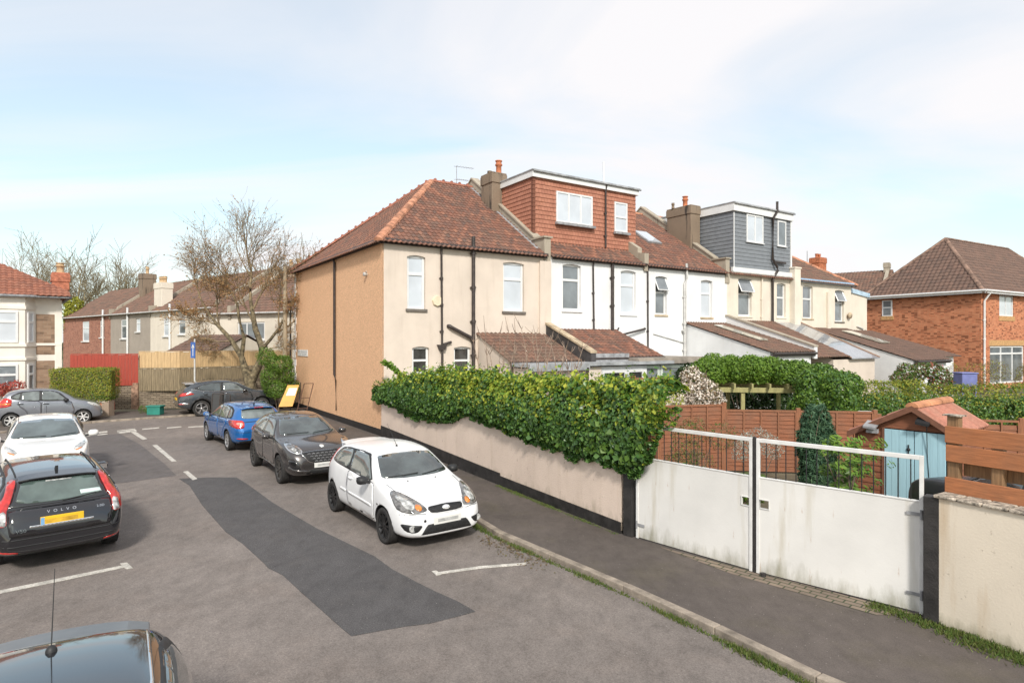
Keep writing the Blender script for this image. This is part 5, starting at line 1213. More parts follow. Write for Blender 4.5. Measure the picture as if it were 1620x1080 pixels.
for sg in (1, -1):
    mm = lambda p: [(sg*a, b) for a, b in p]
    t_ = bl.panel('tail_light', mm([(.50,.90),(.53,.98),(.72,1.0),(.81,.98),(.82,.80),(.70,.74),(.52,.76)]), 'b', m_red, rnd=1, off=.010, th=.012, res=.04)
    bl.panel('reversing_lamp', mm([(.54,.83),(.54,.92),(.70,.93),(.72,.86)]), 'b', M_glass('pink_lamp', (.75,.38,.30), .1), rnd=1, off=.014, th=.006, parent=t_)
    bl.panel('headlight', mm([(.46,.68),(.50,.78),(.74,.84),(.78,.72),(.6,.66)]), 'f', m_lamp, rnd=1, off=.01)
    bl.panel('reflector', mm([(.42,.40),(.72,.42),(.72,.46),(.42,.44)]), 'b', m_red, rnd=1, off=.008, th=.006)
bl.seam('tailgate_crease', [(-.52,.93),(0,.945),(.52,.93)], 'b', .02); bl.seam('bumper_seam', [(-.75,.64),(-.4,.62),(.4,.62),(.75,.64)], 'b', .014)
bl.panel('bumper_trim', [(-.66,.36),(.66,.36),(.6,.27),(-.6,.27)], 'b', m_trim, rnd=1, off=.006)
po, px_ = bl.plate(False, .79, yellow=True); bl.handle(2.25,.88, parent=d1); bl.handle(3.25,.92, parent=d2); bl.mirror(1.42,.99)
bl.spoiler(3.62, 3.96, .50, m_pb, lift=.02)
q = MB(); q.box(bl.X(3.97), bl.X(3.95), -.14, .14, bl.zt(3.62)-.035, bl.zt(3.62)-.018); q.build('brake_light', m_red, bl.root)
q = MB(); q.prism([(bl.X(3.4),-.015,bl.zt(3.4)-.01),(bl.X(3.52),-.015,bl.zt(3.52)-.01),(bl.X(3.52),-.015,bl.zt(3.4)+.06)], (0,.03,0)); q.build('roof_aerial', m_trim, bl.root)
r0 = G(360,712,RZ); f0 = G(334,697,RZ)
stand(bl, r0, math.atan2((f0-r0).y, (f0-r0).x)+R(2), False, 1)
# ---------------- black estate (rear view, near left)
sp = dict(L=4.52, W=1.77, H=1.46, wb=2.64, fo=.90, wr=.325, gap=.045, sillz=.24,
  top=[(0,.62),(.04,.70),(.12,.77),(.3,.84),(.7,.92),(1.05,.965),(1.2,1.0),(1.6,1.22),(2.0,1.39),(2.3,1.445),(2.8,1.455),(3.6,1.43),(4.02,1.385),(4.10,1.35),(4.24,1.13),(4.36,.97),(4.46,.88),(4.52,.66)],
  belt=[(0,.54),(.15,.68),(.5,.83),(1.1,.92),(2.0,.95),(3.6,.985),(4.1,.98),(4.35,.86),(4.52,.58)],
  bot=[(0,.25),(.15,.20),(.6,.19),(3.6,.20),(4.2,.24),(4.52,.34)],
  plan=[(0,.66),(.04,.76),(.12,.85),(.25,.92),(.45,.965),(.8,1.0),(1.6,.985),(2.4,.99),(3.5,1.0),(4.0,.985),(4.3,.93),(4.45,.86),(4.52,.74)],
  tw=[(0,.62),(.4,.74),(1.0,.84),(1.2,.85),(2.0,.76),(2.6,.76),(3.6,.73),(4.02,.72),(4.15,.76),(4.3,.86),(4.52,.85)])
m_pk = M_paint('black_car_paint', (.010,.010,.013), metal=.0, rough=.12)
vo = Car('parked_estate', sp, m_pk); tag(vo.root, 'black estate car with tall red tail lights and yellow plate parked behind the white car', 'car', 'parked cars')
vo.wheels(m_rimsil, 6, .68, .205)
vo.panel('windscreen', [(-.66,1.01),(-.53,1.36),(.53,1.36),(.66,1.01)], 'f', m_cglass, rnd=1, keep=.1)
vo.panel('rear_window_border', [(-.64,.985),(-.56,1.18),(-.515,1.345),(.515,1.345),(.56,1.18),(.64,.985)], 'b', m_trimg, rnd=1, keep=.07, off=.004)
vo.panel('rear_window', [(-.565,1.015),(-.50,1.20),(-.46,1.315),(.46,1.315),(.50,1.20),(.565,1.015)], 'b', M_glass('car_glass_green', (.075,.105,.095), .03, .3, 2.5, spec=.9), rnd=2, keep=.18, off=.008, th=.006)
vo.side('window_surround', [(1.40,.955),(1.90,1.30),(2.1,1.36),(2.8,1.375),(3.6,1.345),(3.95,1.28),(4.08,1.08),(2.8,.985)], m_trim, rnd=1, keep=.12, off=.003, th=.005)
vo.side('chrome_strip', [(1.40,.945),(4.05,1.02),(4.05,1.035),(1.40,.96)], m_chrome, rnd=0, off=.009, th=.006)
d1 = vo.door([(1.28,.32),(1.24,.65),(1.36,.93),(2.46,.965),(2.48,.36),(2.1,.29)]); d2 = vo.door([(2.51,.36),(2.49,.965),(3.42,.98),(3.34,.78),(3.1,.62),(2.96,.40),(2.7,.30)])
vo.side('side_window', [(1.5,.97),(1.95,1.28),(2.15,1.335),(2.46,1.345),(2.46,.995)], m_cglass, rnd=1, keep=.1, off=.008, th=.006)
vo.side('rear_side_window', [(2.54,.995),(2.54,1.345),(2.9,1.345),(3.30,1.33),(3.30,1.02)], m_cglass, rnd=1, keep=.1, off=.008, th=.006)
vo.side('load_window', [(3.38,1.03),(3.38,1.325),(3.6,1.31),(3.88,1.26),(3.98,1.08)], m_cglass, rnd=1, keep=.1, off=.008, th=.006)
for sg in (1, -1):
    mm = lambda p: [(sg*a, b) for a, b in p]
    t_ = vo.panel('tail_light', mm([(.565,1.34),(.525,1.33),(.60,1.08),(.66,.94),(.665,.745),(.855,.76),(.86,.90),(.78,1.0),(.68,1.12),(.625,1.30)]), 'b', m_red, rnd=1, keep=.14, off=.012, th=.016, res=.035)
    vo.panel('reversing_lamp', mm([(.668,.755),(.665,.92),(.69,.95),(.745,.92),(.76,.765)]), 'b', m_lamp, rnd=1, keep=.1, off=.016, th=.006, parent=t_, res=.03)
    vo.panel('reflector', mm([(.52,.315),(.54,.365),(.80,.39),(.80,.345)]), 'b', m_red, rnd=1, off=.008, th=.008)
    vo.panel('headlight', mm([(.46,.68),(.50,.78),(.74,.84),(.78,.72),(.6,.66)]), 'f', m_lamp, rnd=1, off=.01)
tg = vo.panel('tailgate', [(-.62,.60),(-.645,.80),(-.63,.955),(.63,.955),(.645,.80),(.62,.60),(.3,.585),(-.3,.585)], 'b', m_pk, rnd=1, keep=.08, off=.008, th=.01)
vo.panel('tailgate_seam', [(-.632,.588),(-.66,.80),(-.645,.968),(.645,.968),(.66,.80),(.632,.588),(.3,.573),(-.3,.573)], 'b', m_trim, rnd=1, keep=.08, off=.003, th=.006, parent=tg)
vo.seam('plate_grip', [(-.40,.705),(.40,.705)], 'b', .03, m_chrome, .018, parent=tg)
po, px_ = vo.plate(False, .765, yellow=True, eu=True, w=.54, h=.13)
vo.text('VOLVO', 0, .885, .062, False, m_chrome, 2.3, parent=tg); vo.text('V50', .50, .665, .075, False, m_chrome, 1.1, parent=tg); vo.text('2.0D', -.50, .86, .05, False, m_chrome, 1.1, parent=tg)
vo.seam('bumper_step', [(-.86,.56),(-.6,.545),(0,.54),(.6,.545),(.86,.56)], 'b', .02, m_trim); vo.seam('bumper_groove', [(-.86,.47),(-.6,.445),(0,.435),(.6,.445),(.86,.47)], 'b', .018, m_trim)
vo.panel('bumper_skirt', [(-.80,.30),(-.5,.285),(.5,.285),(.80,.30),(.76,.20),(-.76,.20)], 'b', M_plain('grey_bumper_plastic', (.07,.068,.066), .6), rnd=1, keep=.1, off=.008)
vo.wipers([((-.02,1.0),(-.46,1.045))], 'b'); vo.panel('window_sticker', [(-.54,1.06),(-.26,1.06),(-.25,1.115),(-.515,1.115)], 'b', M_plain('pale_sticker', (.55,.66,.64), .5), rnd=0, off=.011, th=.003)
vo.rail([2.05,2.2,3.0,3.75,3.88], .55, .52, m_trim); vo.spoiler(3.86, 4.12, .50, m_pk)
vo.panel('brake_light', [(-.17,1.30),(.17,1.30),(.17,1.285),(-.17,1.285)], 'b', m_lamp, rnd=0, off=.012, th=.004)
q = MB(); q.prism([(vo.X(3.70),-.02,vo.zt(3.7)-.01),(vo.X(3.84),-.02,vo.zt(3.84)-.01),(vo.X(3.84),-.02,vo.zt(3.7)+.06)], (0,.04,0)); q.build('roof_aerial', m_trim, vo.root)
vo.handle(2.32,.88, parent=d1); vo.handle(3.3,.90, parent=d2, mat=m_chrome); vo.mirror(1.5,1.0)
rr = G(180,856,RZ); rl_ = G(10,888,RZ)
dv = (rl_-rr); stand(vo, rr, math.atan2(-dv.x, dv.y)+R(0), False, -1)
print('estate', vo.root.location, math.degrees(vo.root.rotation_euler.z), dv.length)

# ---------------- white crossover facing the viewer, behind the estate
sp = dict(L=4.13, W=1.765, H=1.57, wb=2.53, fo=.83, wr=.33, gap=.05, sillz=.24,
  top=[(0,.72),(.04,.82),(.12,.90),(.3,.975),(.6,1.02),(.95,1.055),(1.1,1.08),(1.22,1.13),(1.6,1.36),(1.9,1.50),(2.2,1.55),(2.6,1.565),(3.2,1.53),(3.6,1.46),(3.78,1.38),(3.94,1.15),(4.05,1.0),(4.13,.82)],
  belt=[(0,.62),(.15,.80),(.5,.94),(1.1,1.01),(2.0,1.04),(3.3,1.10),(3.7,1.08),(4.0,.95),(4.13,.72)],
  bot=[(0,.30),(.15,.24),(.6,.22),(3.3,.24),(3.9,.30),(4.13,.42)],
  plan=[(0,.64),(.04,.75),(.12,.84),(.25,.91),(.45,.96),(.8,1.0),(1.6,.97),(2.4,.965),(3.2,1.0),(3.7,.96),(3.95,.88),(4.08,.78),(4.13,.66)],
  tw=[(0,.66),(.4,.76),(1.05,.83),(1.22,.84),(1.9,.75),(2.6,.75),(3.6,.68),(3.85,.72),(4.13,.8)])
ju = Car('parked_crossover', sp, M_paint('pearl_white_paint', (.78,.76,.73), rough=.3)); tag(ju.root, 'white crossover facing the viewer, behind the black estate car', 'car', 'parked cars')
ju.wheels(m_rimsil, 5, .68, .21)
ju.panel('windscreen', [(-.70,1.12),(-.62,1.33),(-.55,1.46),(0,1.50),(.55,1.46),(.62,1.33),(.70,1.12),(0,1.095)], 'f', M_glass('car_glass_blue', (.09,.115,.12), .03, .3, 2), rnd=1, keep=.1)
ju.side('window_surround', [(1.38,1.06),(1.85,1.40),(2.1,1.47),(2.6,1.49),(3.2,1.45),(3.55,1.34),(3.45,1.14),(2.6,1.075)], m_trimg, rnd=1, keep=.14, off=.003, th=.005)
ju.side('side_window', [(1.48,1.075),(1.9,1.39),(2.1,1.44),(2.4,1.46),(2.42,1.09)], m_cglass, rnd=1, keep=.1, off=.008, th=.006)
ju.side('rear_side_window', [(2.5,1.09),(2.48,1.46),(2.9,1.45),(3.3,1.38),(3.4,1.2)], m_cglass, rnd=1, keep=.1, off=.008, th=.006)
d1 = ju.door([(1.28,.38),(1.24,.7),(1.34,1.03),(2.34,1.06),(2.36,.42),(2.2,.34)]); ju.handle(2.22,.97, parent=d1)
for sg in (1, -1):
    mm = lambda p: [(sg*a, b) for a, b in p]
    ju.panel('upper_light', mm([(.52,.90),(.56,.95),(.76,1.02),(.78,.97),(.62,.885)]), 'f', m_lamp, rnd=1, off=.01, res=.035)
    h = ju.panel('headlight', mm([(.55+.13*math.cos(i*.4488), .66+.12*math.sin(i*.4488)) for i in range(14)]), 'f', m_lamp, rnd=0, off=.012, th=.02, res=.035)
    ju.panel('indicator_lamp', mm([(.56,.885),(.70,.93),(.70,.91),(.58,.87)]), 'f', m_amber, rnd=1, off=.013, th=.006)
    ju.panel('tail_light', mm([(.55,.92),(.78,.94),(.74,1.12),(.66,1.1)]), 'b', m_red, rnd=1)
ju.panel('grille', [(-.46,.70),(-.56,.82),(-.2,.80),(.2,.80),(.56,.82),(.46,.70),(.2,.66),(-.2,.66)], 'f', m_grille, rnd=1, keep=.12, off=.006)
ju.panel('grille_bar', [(-.20,.84),(-.12,.66),(.12,.66),(.20,.84),(.13,.84),(.08,.70),(-.08,.70),(-.13,.84)], 'f', m_chrome, rnd=0, off=.014, th=.014)
ju.badge(0, .76, .07, .06, m_chrome); ju.plate(True, .52); ju.panel('lower_intake', [(-.5,.32),(-.42,.44),(.42,.44),(.5,.32)], 'f', m_grille, rnd=1)
ju.mirror(1.5, 1.10, sc=1.15); ju.wipers([((-.55,1.12),(.0,1.13)), ((.1,1.11),(.60,1.15))])
for sg in (1,-1): ju.seam('roof_seam', [(1.95,sg*.56),(2.6,sg*.57),(3.5,sg*.52)], 't', .014)
ju.panel('rear_window', [(-.52,1.14),(-.44,1.38),(.44,1.38),(.52,1.14)], 'b', m_cglass, rnd=1)
q = MB(); q.tube([(ju.X(3.45),0,ju.zt(3.45)-.01),(ju.X(3.6),0,ju.zt(3.45)+.2)], .006, 5); q.build('roof_aerial', m_trim, ju.root)
# ---------------- silver-grey small car side on
sp = dict(L=3.565, W=1.595, H=1.54, wb=2.38, fo=.70, wr=.285, gap=.045, sillz=.2,
  top=[(0,.60),(.04,.70),(.12,.80),(.3,.90),(.6,.99),(.8,1.03),(.95,1.09),(1.3,1.32),(1.6,1.46),(1.9,1.52),(2.3,1.54),(2.8,1.51),(3.15,1.44),(3.28,1.36),(3.40,1.12),(3.50,.95),(3.565,.75)],
  belt=[(0,.52),(.15,.68),(.5,.86),(1.0,.96),(2.0,1.0),(3.0,1.06),(3.3,1.04),(3.5,.84),(3.565,.64)],
  bot=[(0,.24),(.15,.20),(.5,.19),(3.0,.20),(3.4,.26),(3.565,.36)],
  plan=[(0,.66),(.04,.76),(.12,.85),(.25,.92),(.4,.965),(.7,1.0),(1.4,.985),(2.2,.99),(2.9,1.0),(3.2,.95),(3.45,.87),(3.53,.78),(3.565,.66)],
  tw=[(0,.62),(.3,.72),(.8,.82),(.95,.84),(1.6,.78),(2.2,.78),(3.1,.74),(3.3,.78),(3.565,.8)])
hy = Car('parked_small_car', sp, M_paint('silver_grey_paint', (.23,.24,.27), metal=.5, rough=.3)); tag(hy.root, 'silver grey small car with white wheel trims parked side on below the bay-fronted house', 'car', 'parked cars')
hy.wheels(M_plain('white_wheel_trim', (.62,.61,.60), .4), 6, .72, .18)
hy.panel('windscreen', [(-.60,1.10),(-.52,1.42),(.52,1.42),(.60,1.10)], 'f', m_cglass_l, rnd=1, keep=.1)
hy.side('window_surround', [(1.15,1.0),(1.5,1.34),(1.75,1.43),(2.3,1.45),(2.8,1.42),(3.08,1.28),(3.1,1.14),(2.4,1.04)], m_trim, rnd=1, keep=.14, off=.003, th=.005)
hy.side('side_window', [(1.24,1.02),(1.56,1.32),(1.78,1.40),(2.08,1.42),(2.08,1.05)], m_cglass_l, rnd=1, keep=.1, off=.008, th=.006)
hy.side('rear_side_window', [(2.16,1.05),(2.16,1.42),(2.5,1.41),(2.72,1.38),(2.76,1.10),(2.6,1.07)], m_cglass_l, rnd=1, keep=.1, off=.008, th=.006)
hy.side('quarter_window', [(2.80,1.12),(2.78,1.36),(2.95,1.30),(3.02,1.18)], m_cglass_l, rnd=1, keep=.12, off=.008, th=.006)
d1 = hy.door([(1.04,.32),(1.0,.65),(1.12,.98),(2.08,1.02),(2.1,.36),(1.9,.29)]); d2 = hy.door([(2.13,.36),(2.11,1.02),(2.86,1.06),(2.80,.82),(2.6,.66),(2.5,.40),(2.35,.30)])
for sg in (1, -1):
    mm = lambda p: [(sg*a, b) for a, b in p]
    hy.panel('headlight', mm([(.40,.66),(.44,.78),(.66,.90),(.75,.88),(.74,.74),(.6,.66)]), 'f', m_lamp, rnd=1, off=.01, res=.035)
    hy.panel('foglight', mm([(.52+.05*math.cos(i*.4488), .40+.045*math.sin(i*.4488)) for i in range(14)]), 'f', m_lamp, rnd=0, off=.01)
    t_ = hy.panel('tail_light', mm([(.52,.86),(.58,1.16),(.66,1.20),(.74,1.08),(.77,.84),(.64,.80)]), 'b', m_red, rnd=1, off=.012, res=.035)
    hy.panel('indicator_lamp', mm([(.60,.92),(.62,.99),(.75,.99),(.76,.92)]), 'b', m_amber, rnd=1, off=.016, th=.006, parent=t_)
hy.panel('grille', [(-.35,.58),(-.33,.64),(.33,.64),(.35,.58)], 'f', m_grille); hy.plate(True,.46); hy.plate(False,.66,yellow=True)
hy.panel('rear_window', [(-.50,1.12),(-.43,1.36),(.43,1.36),(.50,1.12)], 'b', m_cglass, rnd=1)
hy.mirror(1.28, 1.04, m_trim); hy.handle(1.95,.90, m_trim, parent=d1, w=.2); hy.handle(2.78,.94, m_trim, parent=d2, w=.2)
stand(hy, G(17,677,RZ), R(36.5), False, -1)
# ---------------- dark grey SUV across the junction
sp = dict(L=4.515, W=1.865, H=1.645, wb=2.68, fo=.90, wr=.365, gap=.055, sillz=.36,
  top=[(0,.78),(.04,.88),(.12,.97),(.3,1.03),(.7,1.08),(1.1,1.12),(1.25,1.16),(1.7,1.40),(2.05,1.55),(2.4,1.62),(2.9,1.64),(3.6,1.59),(4.0,1.52),(4.10,1.46),(4.30,1.20),(4.42,1.08),(4.515,.90)],
  belt=[(0,.68),(.15,.86),(.5,1.0),(1.2,1.07),(2.2,1.08),(3.4,1.13),(3.9,1.17),(4.3,1.02),(4.515,.80)],
  bot=[(0,.32),(.15,.27),(.6,.25),(3.6,.27),(4.2,.34),(4.515,.46)],
  plan=[(0,.66),(.04,.76),(.12,.85),(.25,.92),(.45,.965),(.8,1.0),(1.6,.975),(2.4,.97),(3.5,1.0),(4.0,.97),(4.3,.90),(4.45,.80),(4.515,.68)],
  tw=[(0,.66),(.4,.76),(1.1,.84),(1.25,.85),(2.05,.75),(2.6,.75),(3.8,.68),(4.1,.72),(4.3,.82),(4.515,.8)])
ki = Car('parked_suv', sp, M_paint('steel_grey_paint', (.075,.085,.098), metal=.5, rough=.25)); tag(ki.root, 'dark grey SUV parked across the junction in front of the stone wall', 'car', 'parked cars')
ki.wheels(m_rimsil, -5, .70, .22)
ki.panel('windscreen', [(-.70,1.17),(-.58,1.52),(.58,1.52),(.70,1.17)], 'f', m_cglass_l, rnd=1, keep=.1)
ki.side('window_surround', [(1.55,1.09),(2.0,1.44),(2.3,1.52),(2.9,1.54),(3.5,1.47),(3.85,1.34),(3.95,1.25),(3.3,1.14)], m_trimg, rnd=1, keep=.12, off=.003, th=.005)
ki.side('window_chrome', [(1.55,1.075),(2.6,1.10),(3.4,1.14),(4.0,1.25),(4.0,1.265),(3.4,1.16),(2.6,1.118),(1.55,1.092)], m_chrome, rnd=0, off=.010, th=.006)
ki.side('side_window', [(1.66,1.11),(2.05,1.43),(2.3,1.50),(2.62,1.515),(2.64,1.13)], m_cglass_l, rnd=1, keep=.1, off=.008, th=.006)
ki.side('rear_side_window', [(2.72,1.135),(2.70,1.515),(3.1,1.50),(3.5,1.44),(3.76,1.30),(3.4,1.165)], m_cglass, rnd=1, keep=.1, off=.008, th=.006)
d1 = ki.door([(1.36,.46),(1.32,.8),(1.44,1.06),(2.6,1.10),(2.62,.50),(2.3,.42)]); d2 = ki.door([(2.66,.50),(2.64,1.10),(3.55,1.14),(3.48,.98),(3.2,.82),(3.1,.55),(2.9,.42)])
for sg in (1, -1):
    mm = lambda p: [(sg*a, b) for a, b in p]
    t_ = ki.panel('tail_light', mm([(.55,1.0),(.60,1.08),(.86,1.12),(.90,1.02),(.78,.94),(.62,.95)]), 'b', m_red, rnd=1, off=.012, res=.04)
    ki.panel('headlight', mm([(.60,.80),(.64,.96),(.84,.98),(.86,.84)]), 'f', m_lamp, rnd=1, off=.012); ki.panel('bumper_insert', mm([(.60,.55),(.62,.64),(.86,.66),(.88,.56)]), 'b', m_chrome, rnd=1, off=.010)
    ki.panel('reflector', mm([(.66,.575),(.66,.62),(.82,.625),(.82,.575)]), 'b', m_red, rnd=1, off=.014, th=.006)
ki.side('arch_trim', arch(sp['fo']+sp['wb'], .375, .49, -5, 185)+arch(sp['fo']+sp['wb'], .375, .425, 185, -5), m_trim, rnd=0, off=.012, th=.014, res=.06)
ki.side('arch_trim', arch(sp['fo'], .375, .49, -5, 185)+arch(sp['fo'], .375, .425, 185, -5), m_trim, rnd=0, off=.012, th=.014, res=.06)
ki.panel('rear_window', [(-.55,1.20),(-.46,1.44),(.46,1.44),(.55,1.20)], 'b', m_cglass, rnd=1); ki.plate(False,.80,yellow=True); ki.mirror(1.72,1.13,m_trimg); ki.handle(2.5,1.0,parent=d1); ki.handle(3.4,1.03,parent=d2)
ki.spoiler(3.85, 4.25, .56, M_plain('satin_silver', (.5,.5,.5), .3, metal=.6), lift=.03)
stand(ki, G(319,658.5,RZ), R(37), False, -1)
# ---------------- black car at the very front, only its roof in the picture
sp2 = dict(L=4.3, W=1.76, H=1.46, wb=2.6, fo=.88, wr=.32, gap=.045, sillz=.24,
  top=[(0,.62),(.04,.70),(.12,.77),(.3,.84),(.7,.94),(1.05,.985),(1.2,1.02),(1.6,1.24),(1.95,1.40),(2.2,1.45),(2.7,1.46),(3.4,1.43),(3.85,1.37),(3.95,1.30),(4.10,1.08),(4.2,.94),(4.3,.70)],
  belt=[(0,.54),(.15,.68),(.5,.85),(1.1,.93),(2.0,.96),(3.4,1.0),(3.9,.98),(4.15,.84),(4.3,.6)],
  bot=vo.sp['bot'][:3]+[(3.5,.2),(4.0,.24),(4.3,.34)], plan=[(0,.66),(.04,.76),(.12,.85),(.25,.92),(.45,.965),(.8,1.0),(1.6,.985),(2.4,.99),(3.4,1.0),(3.8,.975),(4.1,.91),(4.24,.82),(4.3,.7)],
  tw=[(0,.62),(.4,.74),(1.05,.84),(1.2,.85),(1.95,.77),(2.6,.77),(3.6,.735),(3.85,.73),(4.0,.78),(4.3,.84)])
fc = Car('parked_hatchback', sp2, M_paint('blue_black_paint', (.014,.015,.018), metal=.2, rough=.1)); tag(fc.root, 'black hatchback nearest the viewer, only its roof with a rod aerial in view', 'car', 'parked cars')
fc.wheels(m_rimsil, 5, .68, .205)
fc.panel('windscreen', [(-.68,1.04),(-.54,1.38),(.54,1.38),(.68,1.04)], 'f', m_cglass, rnd=1, keep=.1); fc.panel('rear_window', [(-.56,1.04),(-.50,1.32),(.50,1.32),(.56,1.04)], 'b', m_cglass, rnd=1, keep=.15)
fc.side('window_surround', [(1.32,.97),(1.85,1.32),(2.0,1.375),(2.6,1.39),(3.4,1.355),(3.72,1.27),(3.8,1.08),(2.6,.99)], m_trim, rnd=1, keep=.12, off=.003, th=.005)
fc.side('side_window', [(1.42,.985),(1.9,1.30),(2.05,1.35),(2.42,1.36),(2.42,1.0)], m_cglass, rnd=1, keep=.1, off=.008, th=.006)
fc.side('rear_side_window', [(2.50,1.005),(2.50,1.36),(2.9,1.355),(3.3,1.335),(3.62,1.24),(3.68,1.06)], m_cglass, rnd=1, keep=.1, off=.008, th=.006)
fc.door([(1.22,.32),(1.18,.65),(1.30,.94),(2.42,.985),(2.44,.36),(2.1,.29)])
for sg in (1,-1):
    fc.panel('tail_light', [(sg*.52,.95),(sg*.80,.95),(sg*.80,.78),(sg*.55,.78)], 'b', m_red, rnd=1, off=.01)
    fc.seam('roof_seam', [(2.1,sg*.575),(2.8,sg*.585),(3.8,sg*.545)], 't', .022, m_chrome)
fc.spoiler(3.74, 3.98, .56, M_plain('grey_spoiler', (.14,.15,.16), .35), lift=.02)
# aerial mount
q = MB(); q.lathe([(.0,.04),(.018,.036),(.032,.015),(.036,-.01)], (fc.X(3.5),0,fc.zt(3.5)), 'z', 14); q.tube([(fc.X(3.5),0,fc.zt(3.5)+.03),(fc.X(3.66),0,fc.zt(3.5)+.5)], [.004,.0022], 6); q.build('roof_aerial', m_trim, fc.root)
fc.mirror(1.5,1.02); fc.plate(False,.7,yellow=True)
# ---------------- dark car behind the garden gate
vx = Car('parked_hatchback', dict(sp2), M_paint('charcoal_paint', (.03,.033,.04), metal=.1, rough=.45, coat=.25)); tag(vx.root, 'charcoal car parked in the garden behind the white gate, in front of the shed', 'car', 'parked cars')
vx.wheels(m_rimsil, 5, .68, .205)
vx.panel('windscreen', [(-.68,1.04),(-.54,1.38),(.54,1.38),(.68,1.04)], 'f', m_cglass, rnd=1, keep=.1); vx.panel('rear_window', [(-.56,1.04),(-.50,1.32),(.50,1.32),(.56,1.04)], 'b', m_cglass, rnd=1, keep=.15)
vx.side('side_window', [(1.42,.985),(1.9,1.30),(2.05,1.35),(2.42,1.36),(2.42,1.0)], m_cglass, rnd=1, keep=.1, off=.008, th=.006)
vx.side('rear_side_window', [(2.50,1.005),(2.50,1.36),(2.9,1.355),(3.3,1.335),(3.62,1.24),(3.68,1.06)], m_cglass, rnd=1, keep=.1, off=.008, th=.006)
vx.door([(1.22,.32),(1.18,.65),(1.30,.94),(2.42,.985),(2.44,.36),(2.1,.29)])
for sg in (1,-1):
    vx.panel('headlight', [(sg*.40,.66),(sg*.48,.80),(sg*.72,.88),(sg*.78,.84),(sg*.76,.70),(sg*.55,.64)], 'f', m_lamp, rnd=1, off=.01, res=.04)
    vx.panel('tail_light', [(sg*.52,.95),(sg*.80,.95),(sg*.80,.78),(sg*.55,.78)], 'b', m_red, rnd=1, off=.01)
vx.mirror(1.5,1.02); vx.plate(True,.45); vx.panel('grille', [(-.36,.6),(-.33,.68),(.33,.68),(.36,.6)], 'f', m_grille)
# white crossover: nose just behind the estate's front
ju.place(Vector((-12.04, 15.85, RZ+.006)), R(-53))
fc.place(Vector((-2.39, 2.91, RZ+.006)), R(-60))
vx.place(Vector((7.78, 8.75, .225)), R(93))
# ================================================================ WALLS, GATE, FENCES
m_pinkwall = M_render('pinkish_cream_wall', (.74,.60,.50), (.40,.30,.20), .6, .5, 40, low=.8, green=True, speck=.55)
m_rightwall = M_render('stained_cream_wall', (.76,.665,.54), (.50,.34,.18), 1.3, .22, 40, low=.35, green=True, speck=.4)
m_gatewhite = M_render('weathered_white_gate', (.72,.70,.67), (.42,.36,.24), .9, .12, 30, low=.62, green=True, streak=.55)
m_tar = M_plain('black_tar_paint', (.030,.027,.026), .6, var=.35, vs=5, bmp=.3)
m_coping = M_plain('lichened_coping', (.42,.36,.29), .9, var=.5, vs=14, bmp=.7, bs=40, fine=.35, fs=60)
pA = Vector((-4.55, 21.85, 0)); pM = G(783, 768); pB = G(990, 842); WT = 1.95
t_ = empty('garden_wall', pA, 0, 'pinkish cream rendered garden wall with black plinth below the ivy', 'wall')
def loc(o, root):  # parent keeping world coordinates
    o.parent = root; o.matrix_parent_inverse = Matrix.Translation(-root.location) if root.rotation_euler.z == 0 else (Matrix.Translation(root.location) @ Matrix.Rotation(root.rotation_euler.z, 4, 'Z')).inverted(); return o
q = MB(); q.obox(pA, pB, .22, .05, WT); loc(q.build('wall', m_pinkwall), t_)
q = MB(); nrm_w = Vector((-(pB-pA).y, (pB-pA).x, 0)).normalized()*-1
if nrm_w.dot(-pA) < 0: nrm_w = -nrm_w
dm = (pM-pA).dot((pB-pA).normalized()); L_ = (pB-pA).length; dirw = (pB-pA).normalized(); pMid = pA+dirw*dm
q.obox(pA+nrm_w*.0, pMid, .27, 0, .42, za=.42, zb=.28); q.obox(pMid, pB, .27, 0, .2, za=.22, zb=.20); loc(q.build('plinth', m_tar), t_)
grass_strip('wall_foot_moss', [pMid+nrm_w*.20, pB+nrm_w*.20], .10, 900, .022, 0, 'thin moss and tiny weeds along the foot of the pink wall')
qq = []
for i in range(420): t = RS.rand(); p = kl[5].lerp(kl[6], t)+Vector((RS.normal(-.12,.16), RS.normal(-.12,.2), RZ+.012)); p.z = RZ+.012; qq.append(tuple(p))
LITTER = np.array(qq)
g0, g1, gm = G(1005,850), G(1466,974), G(1194,905)
gd = (g1-g0).normalized(); gn = Vector((gd.y, -gd.x, 0))
if gn.dot(-g0) < 0: gn = -gn
def post(name, p, w, h, mat, label, cat='post', d=gd, yaw=None):
    q = MB(); q.box(-w/2, w/2, -w/2, w/2, 0, h); o = q.build(name, mat, bevel=.01); o.location = p; o.rotation_euler = (0,0, math.atan2(d.y, d.x)); tag(o, label, cat); return o
post('gate_post', G(996.5,845.5)+dirw*.02, .19, HC-(738-CY)/FP*G(996,845).y+.25, m_tar, 'black gate post at the end of the ivy covered wall')
